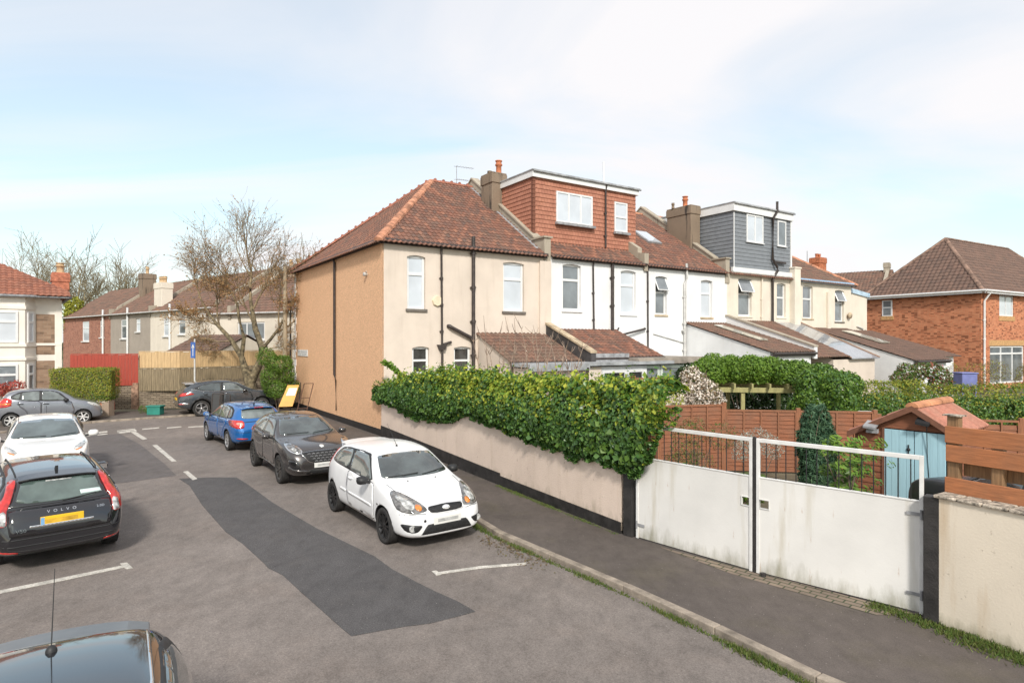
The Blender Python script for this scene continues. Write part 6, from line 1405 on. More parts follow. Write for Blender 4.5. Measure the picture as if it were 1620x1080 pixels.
def gate(name, a, b, label, hinge_right, slot):
    L = (b-a).length; d = (b-a).normalized(); r = empty(name, a, math.atan2(d.y, d.x), label, 'gate', 'pair of white metal driveway gates')
    ztop, zp = 1.98, 1.40; s = .045; zb = .03
    sx0, sx1 = slot
    q = MB()
    for (x0, x1, z0, z1) in ((s, sx0, zb, zp), (sx1, L-s, zb, zp), (sx0, sx1, zb, .97), (sx0, sx1, 1.09, zp)):
        if x1 > x0: q.box(x0, x1, -.012, .012, z0, z1)
    q.build('panel', m_gatewhite, r)
    q = MB(); q.box(0, s, -.025, .025, zb-.02, ztop); q.box(L-s, L, -.025, .025, zb-.02, ztop); q.box(s, L-s, -.025, .025, ztop-.055, ztop); q.box(s, L-s, -.02, .02, zp, zp+.02); q.build('frame', m_white_paint, r, bevel=.004)
    q = MB(); q.box(sx0-.01, sx0, -.024, .0, .96, 1.10); q.box(sx1, sx1+.01, -.024, .0, .96, 1.10); q.box(sx0, sx1, -.024, 0, .96, .97); q.box(sx0, sx1, -.024, 0, 1.09, 1.10); q.build('slot_frame', m_white_paint, r)
    for z_ in (.25, 1.25):
        q = MB(); xh = L-.02 if hinge_right else .02; q.tube([(xh,-.03,z_-.06),(xh,-.03,z_+.06)], .018, 6); q.box(min(xh,xh+(-.16 if hinge_right else .16)), max(xh,xh+(-.16 if hinge_right else .16)), -.032, -.026, z_-.02, z_+.02); q.build('hinge', m_lead, r)
    n = int(L/.135)
    for i in range(1, n):
        x = L*i/n; q = MB(); q.tube([(x,0,zp+.02),(x,0,ztop-.055)], .0075, 5); q.build('bar', m_trim, r)
    return r
gate('driveway_gate', g0+gd*.03, gm-gd*.03, 'left leaf of the white metal driveway gates, beside the ivy', False, ((gm-g0).length-.06-.16, (gm-g0).length-.06-.045))
gate('driveway_gate', gm+gd*.03, g1-gd*.03, 'right leaf of the white metal driveway gates, in front of the blue shed', True, (.045, .18))
post('drop_bolt_post', gm, .045, 2.0, m_tar, 'thin black post where the two gate leaves meet')
q = MB(); q.tube([(gm+gn*.08+Vector((.12,-.1,0))), (gm+gn*.08+Vector((.12,-.1,.05)))], .04, 8); tag(q.build('bolt_socket', m_tar), 'small black bolt socket at the foot of the gates', 'fitting')
post('gate_post', G(1476,981)+gd*.0, .17, 1.52, m_tar, 'black gate post against the right cream wall, with a yellow mark')
w0 = G(1488,988); w1 = G(1700,1064); 
wr = empty('boundary_wall', w0, 0, 'stained cream boundary wall with lichened stone coping at the right edge', 'wall')
q = MB(); q.obox(w0-gn*.1, w1-gn*.1, .22, 0, 1.52); loc(q.build('wall', m_rightwall), wr)
q = MB(); dd = (w1-w0).normalized(); k = 5
for i in range(k): a = w0-gn*.1-dd*.04+(w1-w0)*(i/k)*1.02; b = w0-gn*.1-dd*.05+(w1-w0)*((i+1)/k)*1.02; q.obox(a, b, .29, 1.52, 1.56)
loc(q.build('coping', m_coping, bevel=.015), wr)
# block paving apron under the gates
m_block = M_brick('block_paving', (.20,.155,.12), (.26,.20,.15), (.05,.06,.03), .21, .105, .15, .012)
ap = [gm+gn*.02-gd*1.6, g1+gn*.02-gd*.1, g1+gn*.42-gd*.45, gm+gn*.30-gd*.2]
mb = MB(); loc2 = [(p-gm) for p in ap]; mb.add([(p.x,p.y,.004) for p in ap], [(0,1,2,3)], 0, [[(v.dot(gd), v.dot(gn)) for v in loc2]]); struct(mb.build('paving_apron', m_block))
mb = MB(); hs = [g0+gn*.0, g1, w1, w1+gn*.0]; 
grass_strip('wall_foot_weeds', [g1+gn*.10-gd*.5, w0+gn*.04, w1+gn*.05], .07, 420, .05, 0, 'low weeds and moss along the foot of the gates and right wall')
grass_strip('post_foot_weeds', [g1+gn*.14-gd*.6, g1+gn*.25+gd*.1, w0+gn*.16, w1+gn*.20], .20, 1300, .055, 0, 'clump of grass on the pavement by the right gate post')
# plank screen on the right wall
m_plank = M_wood('orange_stained_plank', (.47,.175,.07), (1.2,1.2,14), .32, .75, grey=.3)
m_plank2 = M_wood('weathered_plank_post', (.30,.17,.08), (9,9,.6), .5, .8, grey=.5)
sc0 = w0-gn*.30-gd*.0; scr = empty('plank_screen', sc0, math.atan2(dd.y, dd.x), 'orange stained wooden plank screen rising behind the right wall', 'fence')
Ys = sc0.y; zz = lambda y: HC-(y-CY)/FP*Ys
for (y0, y1, off_) in ((673,699,0), (702,728,.01), (753,778,0)):
    q = MB(); q.box(.0+off_, 2.6, -.035, -.003, zz(y1), zz(y0)); q.build('plank', m_plank, scr, bevel=.006)
for (xa, top, wid) in ((.01,657,.13), (.47,700,.12), (1.25,680,.13)):
    q = MB(); q.box(xa, xa+wid, 0, .10, 1.0, zz(top)); q.build('post', m_plank2, scr, bevel=.008)
q = MB(); q.box(-.03, .17, -.03, .13, zz(657), zz(657)+.015); q.build('post_cap', m_coping, scr)
for (y0, y1) in ((727,750),):
    q = MB(); q.box(.14, 2.6, .12, .145, zz(y1), zz(y0)); q.build('rear_plank', m_plank2, scr)
# ---------------- garden fence (lap panels) behind the gates
m_lap = M_wood('red_cedar_lap', (.29,.105,.048), (1,1,16), .5, .75, grey=.3)
m_lap2 = M_wood('red_cedar_frame', (.29,.115,.055), (8,8,.7), .3, .75, grey=.2)
def lap_fence(a, b, z, n, label, name='panel_fence', zb=0, cap=True, drop=0):
    d = (b-a).normalized(); L = (b-a).length; r = empty(name, a, math.atan2(d.y, d.x), label, 'fence')
    pw = L/n
    for i in range(n):
        x0 = i*pw+.05; x1 = (i+1)*pw-.05; zt = z-drop*i; q = MB(); h = .11; k = int((zt-.08-zb)/h)
        for j in range(k):
            z0 = zb+.04+j*h; q.prism([(x0,-.026,z0+.012*((j*5+i) % 3-1)),(x0,-.006,z0+h+.02),(x0,.004,z0+h+.02),(x0,-.014,z0+.012*((j*5+i) % 3-1))], (x1-x0,0,0))
        q.build('panel', m_lap, r)
        f = MB(); f.box(x0-.01, x1+.01, -.035, .02, zt-.05, zt); 
        for t in (0, .25, .5, .75, 1): xx = lerp(x0, x1-.035, t); f.box(xx, xx+.035, -.05, -.0345, zb+.03, zt-.05)
        f.build('batten', m_lap2, r)
        f = MB(); f.box(i*pw-.05, i*pw+.05, -.05, .05, zb, zt+.06); f.build('post', m_lap2, r, bevel=.006)
    f = MB(); f.box(L-.05, L+.05, -.05, .05, zb, z+.04-drop*(n-1)); f.build('post', m_lap2, r, bevel=.006)
    return r
def PZ(px, py, Y): p = P(px, py, Y); return p
YF = 16.0
fA, fB_, fC, fD = P(1145,647,16.1), P(1252,650,16.0), P(1384,656,15.6), P(1640,668,14.6)
fz_ = fA.z
gY = lambda p: Vector((p.x, p.y, 0))
lap_fence(P(1040,640,15.7).xy.to_3d(), gY(fA), 1.76, 1, 'red cedar fence panel below the white blossom shrub')
lap_fence(gY(fA), gY(fC), 1.62, 2, 'red cedar lap fence panels below the pergola')
lap_fence(gY(fC)+Vector((.1,0,0)), gY(fD)+Vector((1.2,-.3,0)), 1.50, 3, 'red cedar fence panels behind the shed, below the clipped hedge')
lap_fence(gY(P(1002,598,17.5)), gY(P(1055,598,17.7)), HC-(597-CY)/FP*17.6, 1, 'short red fence panel above the ivy in front of the conservatory')
# ---------------- shed
m_clap = M_wood('brown_shiplap', (.27,.10,.05), (.8,.8,10), .35, .7); m_barge = M_wood('dark_bargeboard', (.20,.085,.05), (2,2,2), .3)
m_shedblue = M_wood('sky_blue_door_paint', (.40,.62,.70), (7,7,.4), .10, .6)
m_shedtile = M_tile('red_corrugated_sheet', [(.42,.17,.12), (.45,.20,.14), (.38,.15,.10)], .6, (.30,.20,.15))
s0 = Vector((7.3,12.0,0)); s1 = s0+Vector((.62,-.78,0)); sd_v = (Vector((s1.x,s1.y,0))-Vector((s0.x,s0.y,0))).normalized()
sh = empty('garden_shed', (s0.x, s0.y, 0), math.atan2(sd_v.y, sd_v.x), 'brown shiplap shed with pale blue doors and red corrugated roof', 'shed')
SW = 1.04; SX = -.52; ze = 1.80; zr = 2.15; sD = 1.75; zl = 1.64
q = MB()
def boards(mb, p0, p1, z0, z1, h=.12, t=.014):
    p0 = Vector(p0); p1 = Vector(p1); d = (p1-p0).normalized(); n = Vector((d.y, -d.x)); k = int((z1-z0)/h+.99)
    for i in range(k):
        a = z0+i*h; b = min(z1, a+h); A = [(p0+n*(t+.006)), (p1+n*(t+.006))]; B = [(p0+n*.006), (p1+n*.006)]
        mb.prism([(A[0].x,A[0].y,a),(B[0].x,B[0].y,b),(p0.x,p0.y,b),(p0.x,p0.y,a)], (d*(p1-p0).length).to_3d())
boards(q, (SX,0), (-.02,0), 0, zl); boards(q, (SX,sD), (SX,0), 0, zl-.08); boards(q, (SW,0), (SW,sD), 0, ze-.1)
q.add([(SX,0,zl-.02),(-.02,0,ze),(SW/2-.02,0,zr-.02),(SW,0,ze-.02),(SW,0,1.72),(-.02,0,1.72),(-.02,0,zl-.05),(SX,0,zl-.1)], [list(range(8))]); q.add([(SX,sD,0),(SW,sD,0),(SW,sD,ze),(SX,sD,zl)], [(0,1,2,3)])
q.build('wall', m_clap, sh)
xr_ = SW/2-.02; d1_ = math.atan2(zr-ze, SW-xr_); d2_ = math.atan2(zr-zl+.02, xr_-SX)
rib_roof((SW+.15, -.10, ze-.15*math.tan(d1_)), (0,1,0), (-math.cos(d1_),0,math.sin(d1_)), sD+.2, (SW+.15-xr_)/math.cos(d1_), m_shedtile, 'right_roof_slope', sh, tw=.13, th=1.2, amp=.06, step=.006)
rib_roof((SX-.12, -.10, zl-.12*math.tan(d2_)), (0,1,0), (math.cos(d2_),0,math.sin(d2_)), sD+.2, (xr_-SX+.12)/math.cos(d2_), m_shedtile, 'left_roof_slope', sh, tw=.16, th=.4, amp=.035, step=.01)
ridgecap(sh, (xr_,-.12,zr+.06), (xr_,sD+.12,zr+.06), .10, M_plain('orange_ridge', (.50,.22,.11), .8, var=.3), step=.6)
for (a, b) in (((SX-.14, zl-.10), (xr_, zr)), ((xr_, zr), (SW+.17, ze-.10))):
    q = MB(); q.prism([(a[0],-.13,a[1]-.07),(b[0],-.13,b[1]-.07),(b[0],-.13,b[1]+.04),(a[0],-.13,a[1]+.04)], (0,.03,0)); q.build('bargeboard', m_barge, sh)
for (a, b) in ((.0, SW*.49), (SW*.5, SW-.02)):
    q = MB(); n = 4
    for i in range(n): q.box(a+(b-a)*i/n+.002, a+(b-a)*(i+1)/n-.002, -.035, -.004, .05, 1.70)
    dr_ = q.build('door', m_shedblue, sh, bevel=.003)
    if a == 0:
        q = MB(); q.lathe([(0,-.06),(.03,-.055),(.035,-.036)], (.42,0,1.35), 'y', 10); q.box(.41,.43,-.05,-.036,1.26,1.44); q.build('door_handle', m_trim, dr_)
q = MB(); q.box(SX-.02, SX+.03, -.035, .02, 0, zl-.1); q.box(-.04, .0, -.04, -.005, 0, 1.72); q.build('corner_trim', m_barge, sh)
q = MB(); q.prism([(.58,-.20,1.86),(.80,-.20,1.83),(.80,-.06,1.90),(.58,-.06,1.93)], (0,0,.05)); q.tube([(.74,-.1,1.84),(.73,-.04,1.3),(.76,-.04,.8)], .008, 4); q.build('solar_lamp', m_trim, sh)
q = MB(); q.prism([(-.32,-.22,1.70),(-.10,-.22,1.68),(-.08,-.04,1.78),(-.30,-.04,1.80)], (0,0,.04)); q.box(-.30,-.10,-.12,-.03,1.60,1.68); q.build('security_light', m_lead, sh)
# ---------------- pergola
m_perg = M_wood('green_tinted_timber', (.36,.33,.14), (4,4,1), .3, .75)
pg0 = P(1118,612,18.6); pg1 = P(1256,614,18.2); dpg = (Vector((pg1.x,pg1.y,0))-Vector((pg0.x,pg0.y,0))).normalized()
pg = empty('pergola', (pg0.x,pg0.y,0), math.atan2(dpg.y,dpg.x), 'timber pergola roofed with green climbers, behind the red fence', 'pergola')
zt = pg0.z; LP_ = 2.75
for x in (1.0, LP_-.12): 
    for y in (0, 2.4): q = MB(); q.box(x, x+.11, y, y+.11, 0, zt-.12); q.build('post', m_perg, pg, bevel=.006)
for y in (0, 2.4): q = MB(); q.box(0, LP_+.5, y-.04, y, zt-.15, zt); q.build('beam', m_perg, pg, bevel=.006)
for i in range(6): x = .25+i*.5; q = MB(); q.box(x, x+.05, -.25, 2.7, zt, zt+.13); q.build('rafter', m_perg, pg)
q = MB(); q.lathe([(0,.09),(.06,.07),(.09,0),(.06,-.07),(0,-.09)], (LP_+.12,-.12,zt-.22), 'z', 12); tag(loc(q.build('globe_lamp', m_white), pg) if False else q.build('globe_lamp', m_white, pg), '', '') if False else q.build('globe_lamp', m_white, pg)
# dark leafy shade behind the pergola is a real evergreen hedge
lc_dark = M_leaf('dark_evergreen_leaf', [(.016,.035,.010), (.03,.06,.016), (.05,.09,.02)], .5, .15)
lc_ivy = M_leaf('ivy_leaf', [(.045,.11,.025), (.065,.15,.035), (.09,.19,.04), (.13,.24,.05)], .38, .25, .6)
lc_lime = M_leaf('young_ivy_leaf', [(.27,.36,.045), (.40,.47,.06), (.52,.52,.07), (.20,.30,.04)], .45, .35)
lc_bright = M_leaf('fresh_green_leaf', [(.10,.20,.025), (.16,.28,.035), (.22,.34,.05), (.07,.15,.02)], .45, .35)
lc_hedge = M_leaf('privet_leaf', [(.065,.13,.022), (.10,.19,.03), (.15,.25,.04), (.045,.09,.018)], .45, .25)
lc_yel = M_leaf('conifer_gold_green', [(.26,.28,.03), (.34,.33,.045), (.17,.20,.025)], .6, .25)
lc_brown = M_leaf('dry_brown_leaf', [(.14,.09,.045), (.20,.13,.07), (.10,.10,.04), (.24,.17,.10)], .7, .2)
lc_white = M_leaf('white_blossom', [(.80,.74,.66), (.72,.60,.50), (.85,.82,.76)], .6, .3)
lc_silver = M_leaf('silver_leaf', [(.34,.36,.30), (.42,.43,.38), (.25,.28,.22)], .6, .2)
lc_cyp = M_leaf('cypress_spray', [(.03,.075,.04), (.045,.105,.055), (.065,.135,.07), (.08,.15,.065)], .6, .15)
lc_red = M_leaf('red_leaf', [(.40,.05,.04), (.50,.10,.08), (.30,.05,.03), (.55,.22,.16)], .5, .25)
lc_twigl = M_plain('pale_twig_bark', (.34,.25,.19), .85, var=.3, vs=6)
lc_twig = M_plain('twig_bark', (.20,.15,.11), .85, var=.3, vs=6)
m_barkg = M_plain('mossy_bark', (.17,.135,.08), .9, var=.5, vs=7, bmp=.7, bs=18, fine=.3, fs=40)
lt_ = leaves(LITTER, np.tile([[0,0,1.]], (len(LITTER),1)), .04, [lc_brown], name='leaf_litter', jit=.25); tag(lt_, 'scatter of dead leaves in the gutter by the white hatchback', 'leaves', kind='stuff')
def plant(name, pos, label, cat, group=None): return empty(name, pos, 0, label, cat, group)
def stems(par, n, h, spread, r=.012, base=.05, z0=0, mat=None, name='stems', droop=0):
    q = MB()
    for i in range(n):
        a = RS.rand()*6.28; b = base*RS.rand(); p = Vector((b*math.cos(a), b*math.sin(a), z0)); pts = [p]; d = Vector((math.cos(a)*spread*RS.rand(), math.sin(a)*spread*RS.rand(), 1)).normalized(); hh = h*(.7+.4*RS.rand())
        for k in range(4): d = (d+Vector((RS.normal(0,.10), RS.normal(0,.10), 0))).normalized(); p = p+d*hh/4; pts.append(p)
        q.tube(pts, [r*(1-.2*k) for k in range(5)], 4, cap=False)
    return q.build(name, mat or lc_twig, par, recalc=False)
# ---------------- ivy over the garden wall
iv = plant('ivy_hedge', (pA+pB)/2, 'thick ivy hedge with yellow-green tips covering the cream garden wall', 'hedge'); io = -iv.location
topc = [(600,616),(618,606),(645,594),(700,588),(760,590),(830,598),(900,604),(960,606),(1010,604),(1055,602),(1070,615),(1075,640)]
botc = [(600,632),(625,640),(660,662),(720,668),(745,656),(800,678),(850,700),(900,712),(915,728),(960,728),(1000,750),(1022,744),(1040,736),(1050,700),(1064,668),(1075,640)]
ext = pB+dirw*1.0
def wall_at(px):
    k = (px-CX)/FP; s = (k*pA.y-pA.x)/(dirw.x-dirw.y*k); return pA+dirw*s, s
from mathutils import noise
pts = []; nrs = []; N_IVY = 46000
pxs = RS.uniform(597, 1072, N_IVY*2); cnt = 0
W_ = RS.rand(N_IVY*2)
nv_ = RS.rand(N_IVY*2, 4)
for i in range(N_IVY*2):
    px = pxs[i]
    c, s = wall_at(px)
    # equal density along the wall
    if W_[i] > (c.y/22.5)**2: continue
    zt_ = HC-(np.interp(px, [a for a, b in topc], [b for a, b in topc])-CY)/FP*c.y
    zb_ = HC-(np.interp(px, [a for a, b in botc], [b for a, b in botc])-CY)/FP*c.y
    zb_ += .13*noise.noise(Vector((s*3.3,2,7)))+.07*noise.noise(Vector((s*9,4,1))); lump = .22*noise.noise(Vector((s*1.1, 0, nv_[i,0]*1.2)))+.14*noise.noise(Vector((s*3.1, 5, nv_[i,0]*3.5)))
    zt_ += lump*.6; u = nv_[i,0]; hh = (zt_-zb_)/2; zc_ = (zt_+zb_)/2
    an = lerp(-.62*math.pi, .75*math.pi, u)   # angle around the section, 0 = towards the road
    rad = 1-.18*nv_[i,1]**2; bul = (.36+.55*lump)
    if s < .8: bul *= .55
    off = math.cos(an)*bul*rad; z = zc_+math.sin(an)*hh*rad+.10*noise.noise(Vector((s*5,u*6,3)))
    if z < WT and off < .12: off = .12+.1*nv_[i,2]
    if nv_[i,3] < .10 and an > .9: z += .26*nv_[i,2]**2*(1+noise.noise(Vector((s*4,1,1)))); 
    pts.append((c.x+nrm_w.x*off+io.x, c.y+nrm_w.y*off+io.y, z+io.z)); nrs.append((nrm_w.x*math.cos(an), nrm_w.y*math.cos(an), math.sin(an)+.15))
    cnt += 1
    if cnt >= N_IVY: break
pts = np.array(pts); nrs = np.array(nrs)
ph_ = pts[:,0]*1.9+pts[:,1]*1.1
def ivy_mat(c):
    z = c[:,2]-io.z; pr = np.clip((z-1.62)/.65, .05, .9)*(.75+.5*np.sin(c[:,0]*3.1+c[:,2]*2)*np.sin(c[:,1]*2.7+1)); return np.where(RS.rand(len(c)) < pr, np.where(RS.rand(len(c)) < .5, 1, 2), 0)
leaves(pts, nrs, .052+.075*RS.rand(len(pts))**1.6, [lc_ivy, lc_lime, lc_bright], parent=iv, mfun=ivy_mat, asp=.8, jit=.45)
ni_ = 15000; ss = RS.uniform(.3, (pB-pA).length+.75, ni_); pin = np.empty((ni_,3)); ti = RS.rand(ni_)
for i in range(ni_):
    c = pA+dirw*ss[i]; px = CX+FP*c.x/c.y; zt_ = HC-(np.interp(px, [a for a, b in topc], [b for a, b in topc])-CY)/FP*c.y-.12; zb_ = HC-(np.interp(px, [a for a, b in botc], [b for a, b in botc])-CY)/FP*c.y+.15
    o_ = RS.uniform(.02,.34); z = lerp(max(zb_, 1.3), zt_, ti[i]); o_ = max(o_, .14) if z < WT else o_-.15; pin[i] = (c.x+nrm_w.x*o_+io.x, c.y+nrm_w.y*o_+io.y, z)
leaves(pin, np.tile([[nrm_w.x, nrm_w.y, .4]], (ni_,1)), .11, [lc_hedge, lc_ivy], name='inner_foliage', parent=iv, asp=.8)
q = MB()
for i in range(40):
    a, s = wall_at(lerp(640, 985, i/39)); q.tube([a+io+Vector((0,0,1.96)), a+nrm_w*.05+io+Vector((0,0,2.12)), a+io+Vector((0,0,2.35))], .025, 5)
q.build('stems', lc_twig, iv)
sc_ = []; sn_ = []
for i in range(330):
    px = RS.uniform(612, 1066); c, s = wall_at(px)
    if RS.rand() > (c.y/22.5)**1.2: continue
    zt_ = HC-(np.interp(px, [a for a, b in topc], [b for a, b in topc])-CY)/FP*c.y; o_ = RS.uniform(-.25,.40); b0 = Vector((c.x+nrm_w.x*o_+io.x, c.y+nrm_w.y*o_+io.y, zt_-.10-.5*max(0,o_-.1)))
    d = Vector((RS.normal(0,.35)+nrm_w.x*.3, RS.normal(0,.35)+nrm_w.y*.3, 1)).normalized(); L = RS.uniform(.12,.36)
    for k in range(16):
        q_ = b0+d*L*RS.rand(); sc_.append((q_.x+RS.normal(0,.03), q_.y+RS.normal(0,.03), q_.z)); sn_.append((nrm_w.x+RS.normal(0,.5), nrm_w.y+RS.normal(0,.5), .5))
leaves(np.array(sc_), np.array(sn_), .085, [lc_lime, lc_lime, lc_bright, lc_ivy], name='young_shoots', parent=iv, asp=.75)
# upright shoot at the ivy's left end
c_, s_ = wall_at(612); n_ = 520; tt = RS.rand(n_); 
pp_ = np.array([P(607+38*t, 572+32*t**1.2, 21.2) for t in tt])+RS.normal(0, .05, (n_,3)); pp_ += np.array(io)
leaves(pp_, RS.normal(0,1,(n_,3)), .11, [lc_bright], name='shoot', parent=iv)
# bare shrubs behind the ivy
for (px, top, Y_, lab) in ((795,520,19.0,'bare upright shrub behind the left part of the ivy'), (850,505,18.0,'tall bare-twigged shrub behind the middle of the ivy'), (905,525,17.0,'bare-twigged shrub behind the ivy below the black parapet')):
    b = P(px,600,Y_); h_ = HC-(top-CY)/FP*Y_
    sh_ = plant('bare_shrub', (b.x,b.y,0), lab, 'shrub', 'bare shrubs behind the ivy'); q = MB()
    for i in range(7):
        p = Vector((RS.normal(0,.25), RS.normal(0,.2), 0)); d = Vector((RS.normal(0,.10), RS.normal(0,.1), 1)); ps = [p]; hh = h_*(.78+.25*RS.rand())
        for k in range(6): d = (d+Vector((RS.normal(0,.10),RS.normal(0,.10),.1))).normalized(); p = p+d*hh/6; ps.append(p)
        q.tube(ps, [.028-.0035*k for k in range(7)], 5, cap=False)
        for k in range(2,7):
            for _ in range(3):
                e = Vector((RS.normal(0,.5),RS.normal(0,.5),.75)).normalized()*.35*RS.rand()*1.6; q.tube([ps[k], ps[k]+e*.6, ps[k]+e+Vector((0,0,.05))], [.012,.008,.005], 3, cap=False)
    q.build('twigs', lc_twigl, sh_, recalc=False)
def bush(name, pos, sph, n, size, mats, label, cat, mfun=None, group=None, inner=.35, stem=True, asp=.62, zmin=.0, jit=.55, fold=.25):
    r = plant(name, pos, label, cat, group); c, nr = blob_pts(sph, n, inner, zmin); leaves(c, nr, size, mats, parent=r, mfun=mfun, asp=asp, jit=jit, fold=fold)
    if stem: 
        S = np.array([s[:4] for s in sph]); stems(r, 7, max(.3, S[:,2].max()), .25*max(.4, np.ptp(S[:,0])+.3)/max(.4, S[:,2].max()), .02)
    return r
def rnd_sph(n, rx, ry, z0, z1, r0, r1): return [(RS.uniform(-rx,rx), RS.uniform(-ry,ry), RS.uniform(z0,z1), RS.uniform(r0,r1)) for _ in range(n)]
# climber on the pergola
cx_ = pg.location
r = plant('pergola_climber', (pg1.x-1.1, pg1.y+1.0, 0), 'bright green climbing plant heaped over the pergola', 'climber')
sph = []
for i in range(46): x = lerp(-1.35, 2.3, i/45); top_ = 3.05-.16*abs(x)**1.5; sph.append((x, RS.uniform(-.75,1.2), RS.uniform(2.36, max(2.4,top_-.34)), RS.uniform(.3,.42)))
c, nr = blob_pts(sph, 30000, .3, 2.12); leaves(c, nr, .085, [lc_bright, lc_hedge], parent=r, mfun=lambda c: (RS.rand(len(c)) < np.clip((c[:,0]-.2)*.5+.15, .12, .75)).astype(int), asp=.6)
stems(r, 4, 2.3, .1, .03)
b = P(1312,640,17.4)
sph = [(RS.uniform(-.75,.75), RS.uniform(-.5,.5), RS.uniform(1.5,2.5), RS.uniform(.3,.48)) for _ in range(18)]
bush('evergreen_shrub', (b.x,b.y,0), sph, 13000, .085, [lc_hedge, lc_ivy, lc_bright], 'tall leafy evergreen shrub at the right end of the pergola', 'shrub', zmin=1.2)
b = P(1205,640,22.5)
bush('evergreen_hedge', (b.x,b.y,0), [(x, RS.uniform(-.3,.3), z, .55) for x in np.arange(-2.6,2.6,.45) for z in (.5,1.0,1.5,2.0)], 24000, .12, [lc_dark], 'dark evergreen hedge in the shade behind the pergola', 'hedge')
# blossom
b = P(1102,640,16.8)
bush('blossom_shrub', (b.x,b.y,0), [(.0,.1,2.15,.42),(.3,0,1.95,.38),(-.3,0,1.95,.38),(.05,0,1.75,.45),(.5,0,1.8,.28),(-.15,0,2.45,.28)], 2900, .058, [lc_white, lc_white, lc_brown], 'white blossoming shrub behind the red fence', 'shrub', inner=.6, zmin=1.35, asp=.9)
b = P(1060,640,16.2)
bush('pale_shrub', (b.x,b.y,0), [(0,0,1.9,.35),(.1,0,1.6,.35),(-.15,0,1.7,.3)], 1300, .07, [lc_lime, lc_white], 'pale yellow-green shrub between the ivy and the blossom', 'shrub', inner=.6, zmin=1.1)
# brown twiggy shrub, low shrubs behind the left gate
b = P(1108,760,13.6)
bush('wispy_shrub', (b.x,b.y,0), [(RS.uniform(-.5,.5),RS.uniform(-.3,.3),RS.uniform(.5,1.4),.34) for _ in range(9)], 3800, .055, [lc_brown, lc_hedge, lc_brown], 'wispy brown and green shrub behind the left gate leaf', 'shrub', inner=.8, asp=.3)
b = P(1168,775,12.4)
bush('leafy_plant', (b.x,b.y,0), [(x,0,.45,.28) for x in (-.7,-.3,.1,.4)], 2200, .11, [lc_bright, lc_hedge], 'low strap-leaved green plant just behind the middle of the gates', 'plant', asp=.22)
b = P(1198,790,13.2)
bush('silver_shrub', (b.x,b.y,0), [(-.25,0,1.22,.25),(.2,0,1.2,.27),(0,0,1.32,.24),(.35,0,1.05,.2),(-.35,0,1.0,.2)], 1500, .04, [lc_silver], 'small silver leaved shrub behind the joint of the gates', 'shrub', inner=.7, zmin=.8, asp=.4)
b = P(1292,760,13.2)
sph = [(RS.uniform(-.05,.05)+x, RS.uniform(-.05,.05), z, r*lerp(1,.38,max(0,(z-1.25)/.75))) for z in np.arange(.35,2.0,.10) for (x, r) in ((-.12,.26),(.14,.25))]
bush('cypress', (b.x,b.y,0), sph, 9000, .12, [lc_cyp], 'dark columnar cypress in front of the red fence, left of the shed', 'conifer', inner=.75, asp=.22, jit=.6)
b = P(1340,775,11.4)
r = plant('fatsia_shrub', (b.x,b.y,0), 'glossy palmate-leaved shrub between the cypress and the shed', 'shrub')
cs_ = []; ns_ = []
for i in range(95):
    p = np.array([RS.normal(0,.26), RS.normal(0,.2), RS.uniform(.5,1.78)*(.9)]); n0 = np.array([p[0], -.6, .8])
    for k in range(7):
        a = 2*math.pi*k/7; cs_.append(p+np.array([math.cos(a)*.065, -.02, math.sin(a)*.05])); ns_.append(n0+np.array([math.cos(a)*.2,0,math.sin(a)*.2]))
leaves(np.array(cs_), np.array(ns_), .12, [lc_bright, lc_hedge], parent=r, asp=.42, jit=.2, mfun=lambda c: (RS.rand(len(c)) < np.where(c[:,2] > 1.35, .15, .75)).astype(int)); stems(r, 5, 1.6, .12, .02)
# low ground planting behind the gates
b = P(1090,800,12.2)
bush('low_shrub', (b.x,b.y,0), [(x,0,.4,.3) for x in (-.5,0,.4)], 1800, .06, [lc_hedge, lc_brown], 'low brownish shrub behind the left end of the gates', 'shrub', inner=.7)
b = P(1320,820,9.9)
bush('low_shrub', (b.x,b.y,0), [(x,0,.55,.3) for x in (-.2,.2)], 1500, .07, [lc_hedge, lc_dark], 'low dark green shrub behind the right gate leaf', 'shrub', inner=.5)
# clipped hedge across the back of the garden
r = plant('clipped_hedge', (14.0, 20.5, 0), 'long green hedge across the back of the gardens', 'hedge')
h0 = P(1332,640,20.5); h1 = P(1700,640,19.0); sph = []
n = 34
for i in range(n):
    t = i/(n-1); x = lerp(h0.x, h1.x, t)-14.0; y = lerp(h0.y, h1.y, t)-20.5
    for z in (.5, .9, 1.2+.08*math.sin(i*1.7)): sph.append((x+RS.normal(0,.05), y+RS.normal(0,.08), z-.05*t, .46))
c, nr = blob_pts(sph, 26000, .3, 0.4); leaves(c, nr, .08, [lc_hedge, lc_ivy, lc_yel], parent=r, mfun=lambda c: np.where(RS.rand(len(c)) < np.clip((c[:,2]-1.2)*.8, .08, .5), 2, RS.randint(0,2,len(c)))); stems(r, 6, 1.2, .1, .03)
for (px, py, Y_, rx, lab) in ((1418,606,27,2.6,'rounded yellow-green hedge below the white lean-to'), (1560,612,25,3.6,'long yellow-green hedge below the brick house')):
    b = P(px,py,Y_); bush('low_hedge', (b.x,b.y,0), [(x, RS.uniform(-.3,.3), z, .5) for x in np.arange(-rx/2,rx/2+.1,.4) for z in (.5, b.z-.35)], 7000, .085, [lc_yel, lc_yel, lc_hedge], lab, 'hedge')
b = P(1470,600,31)
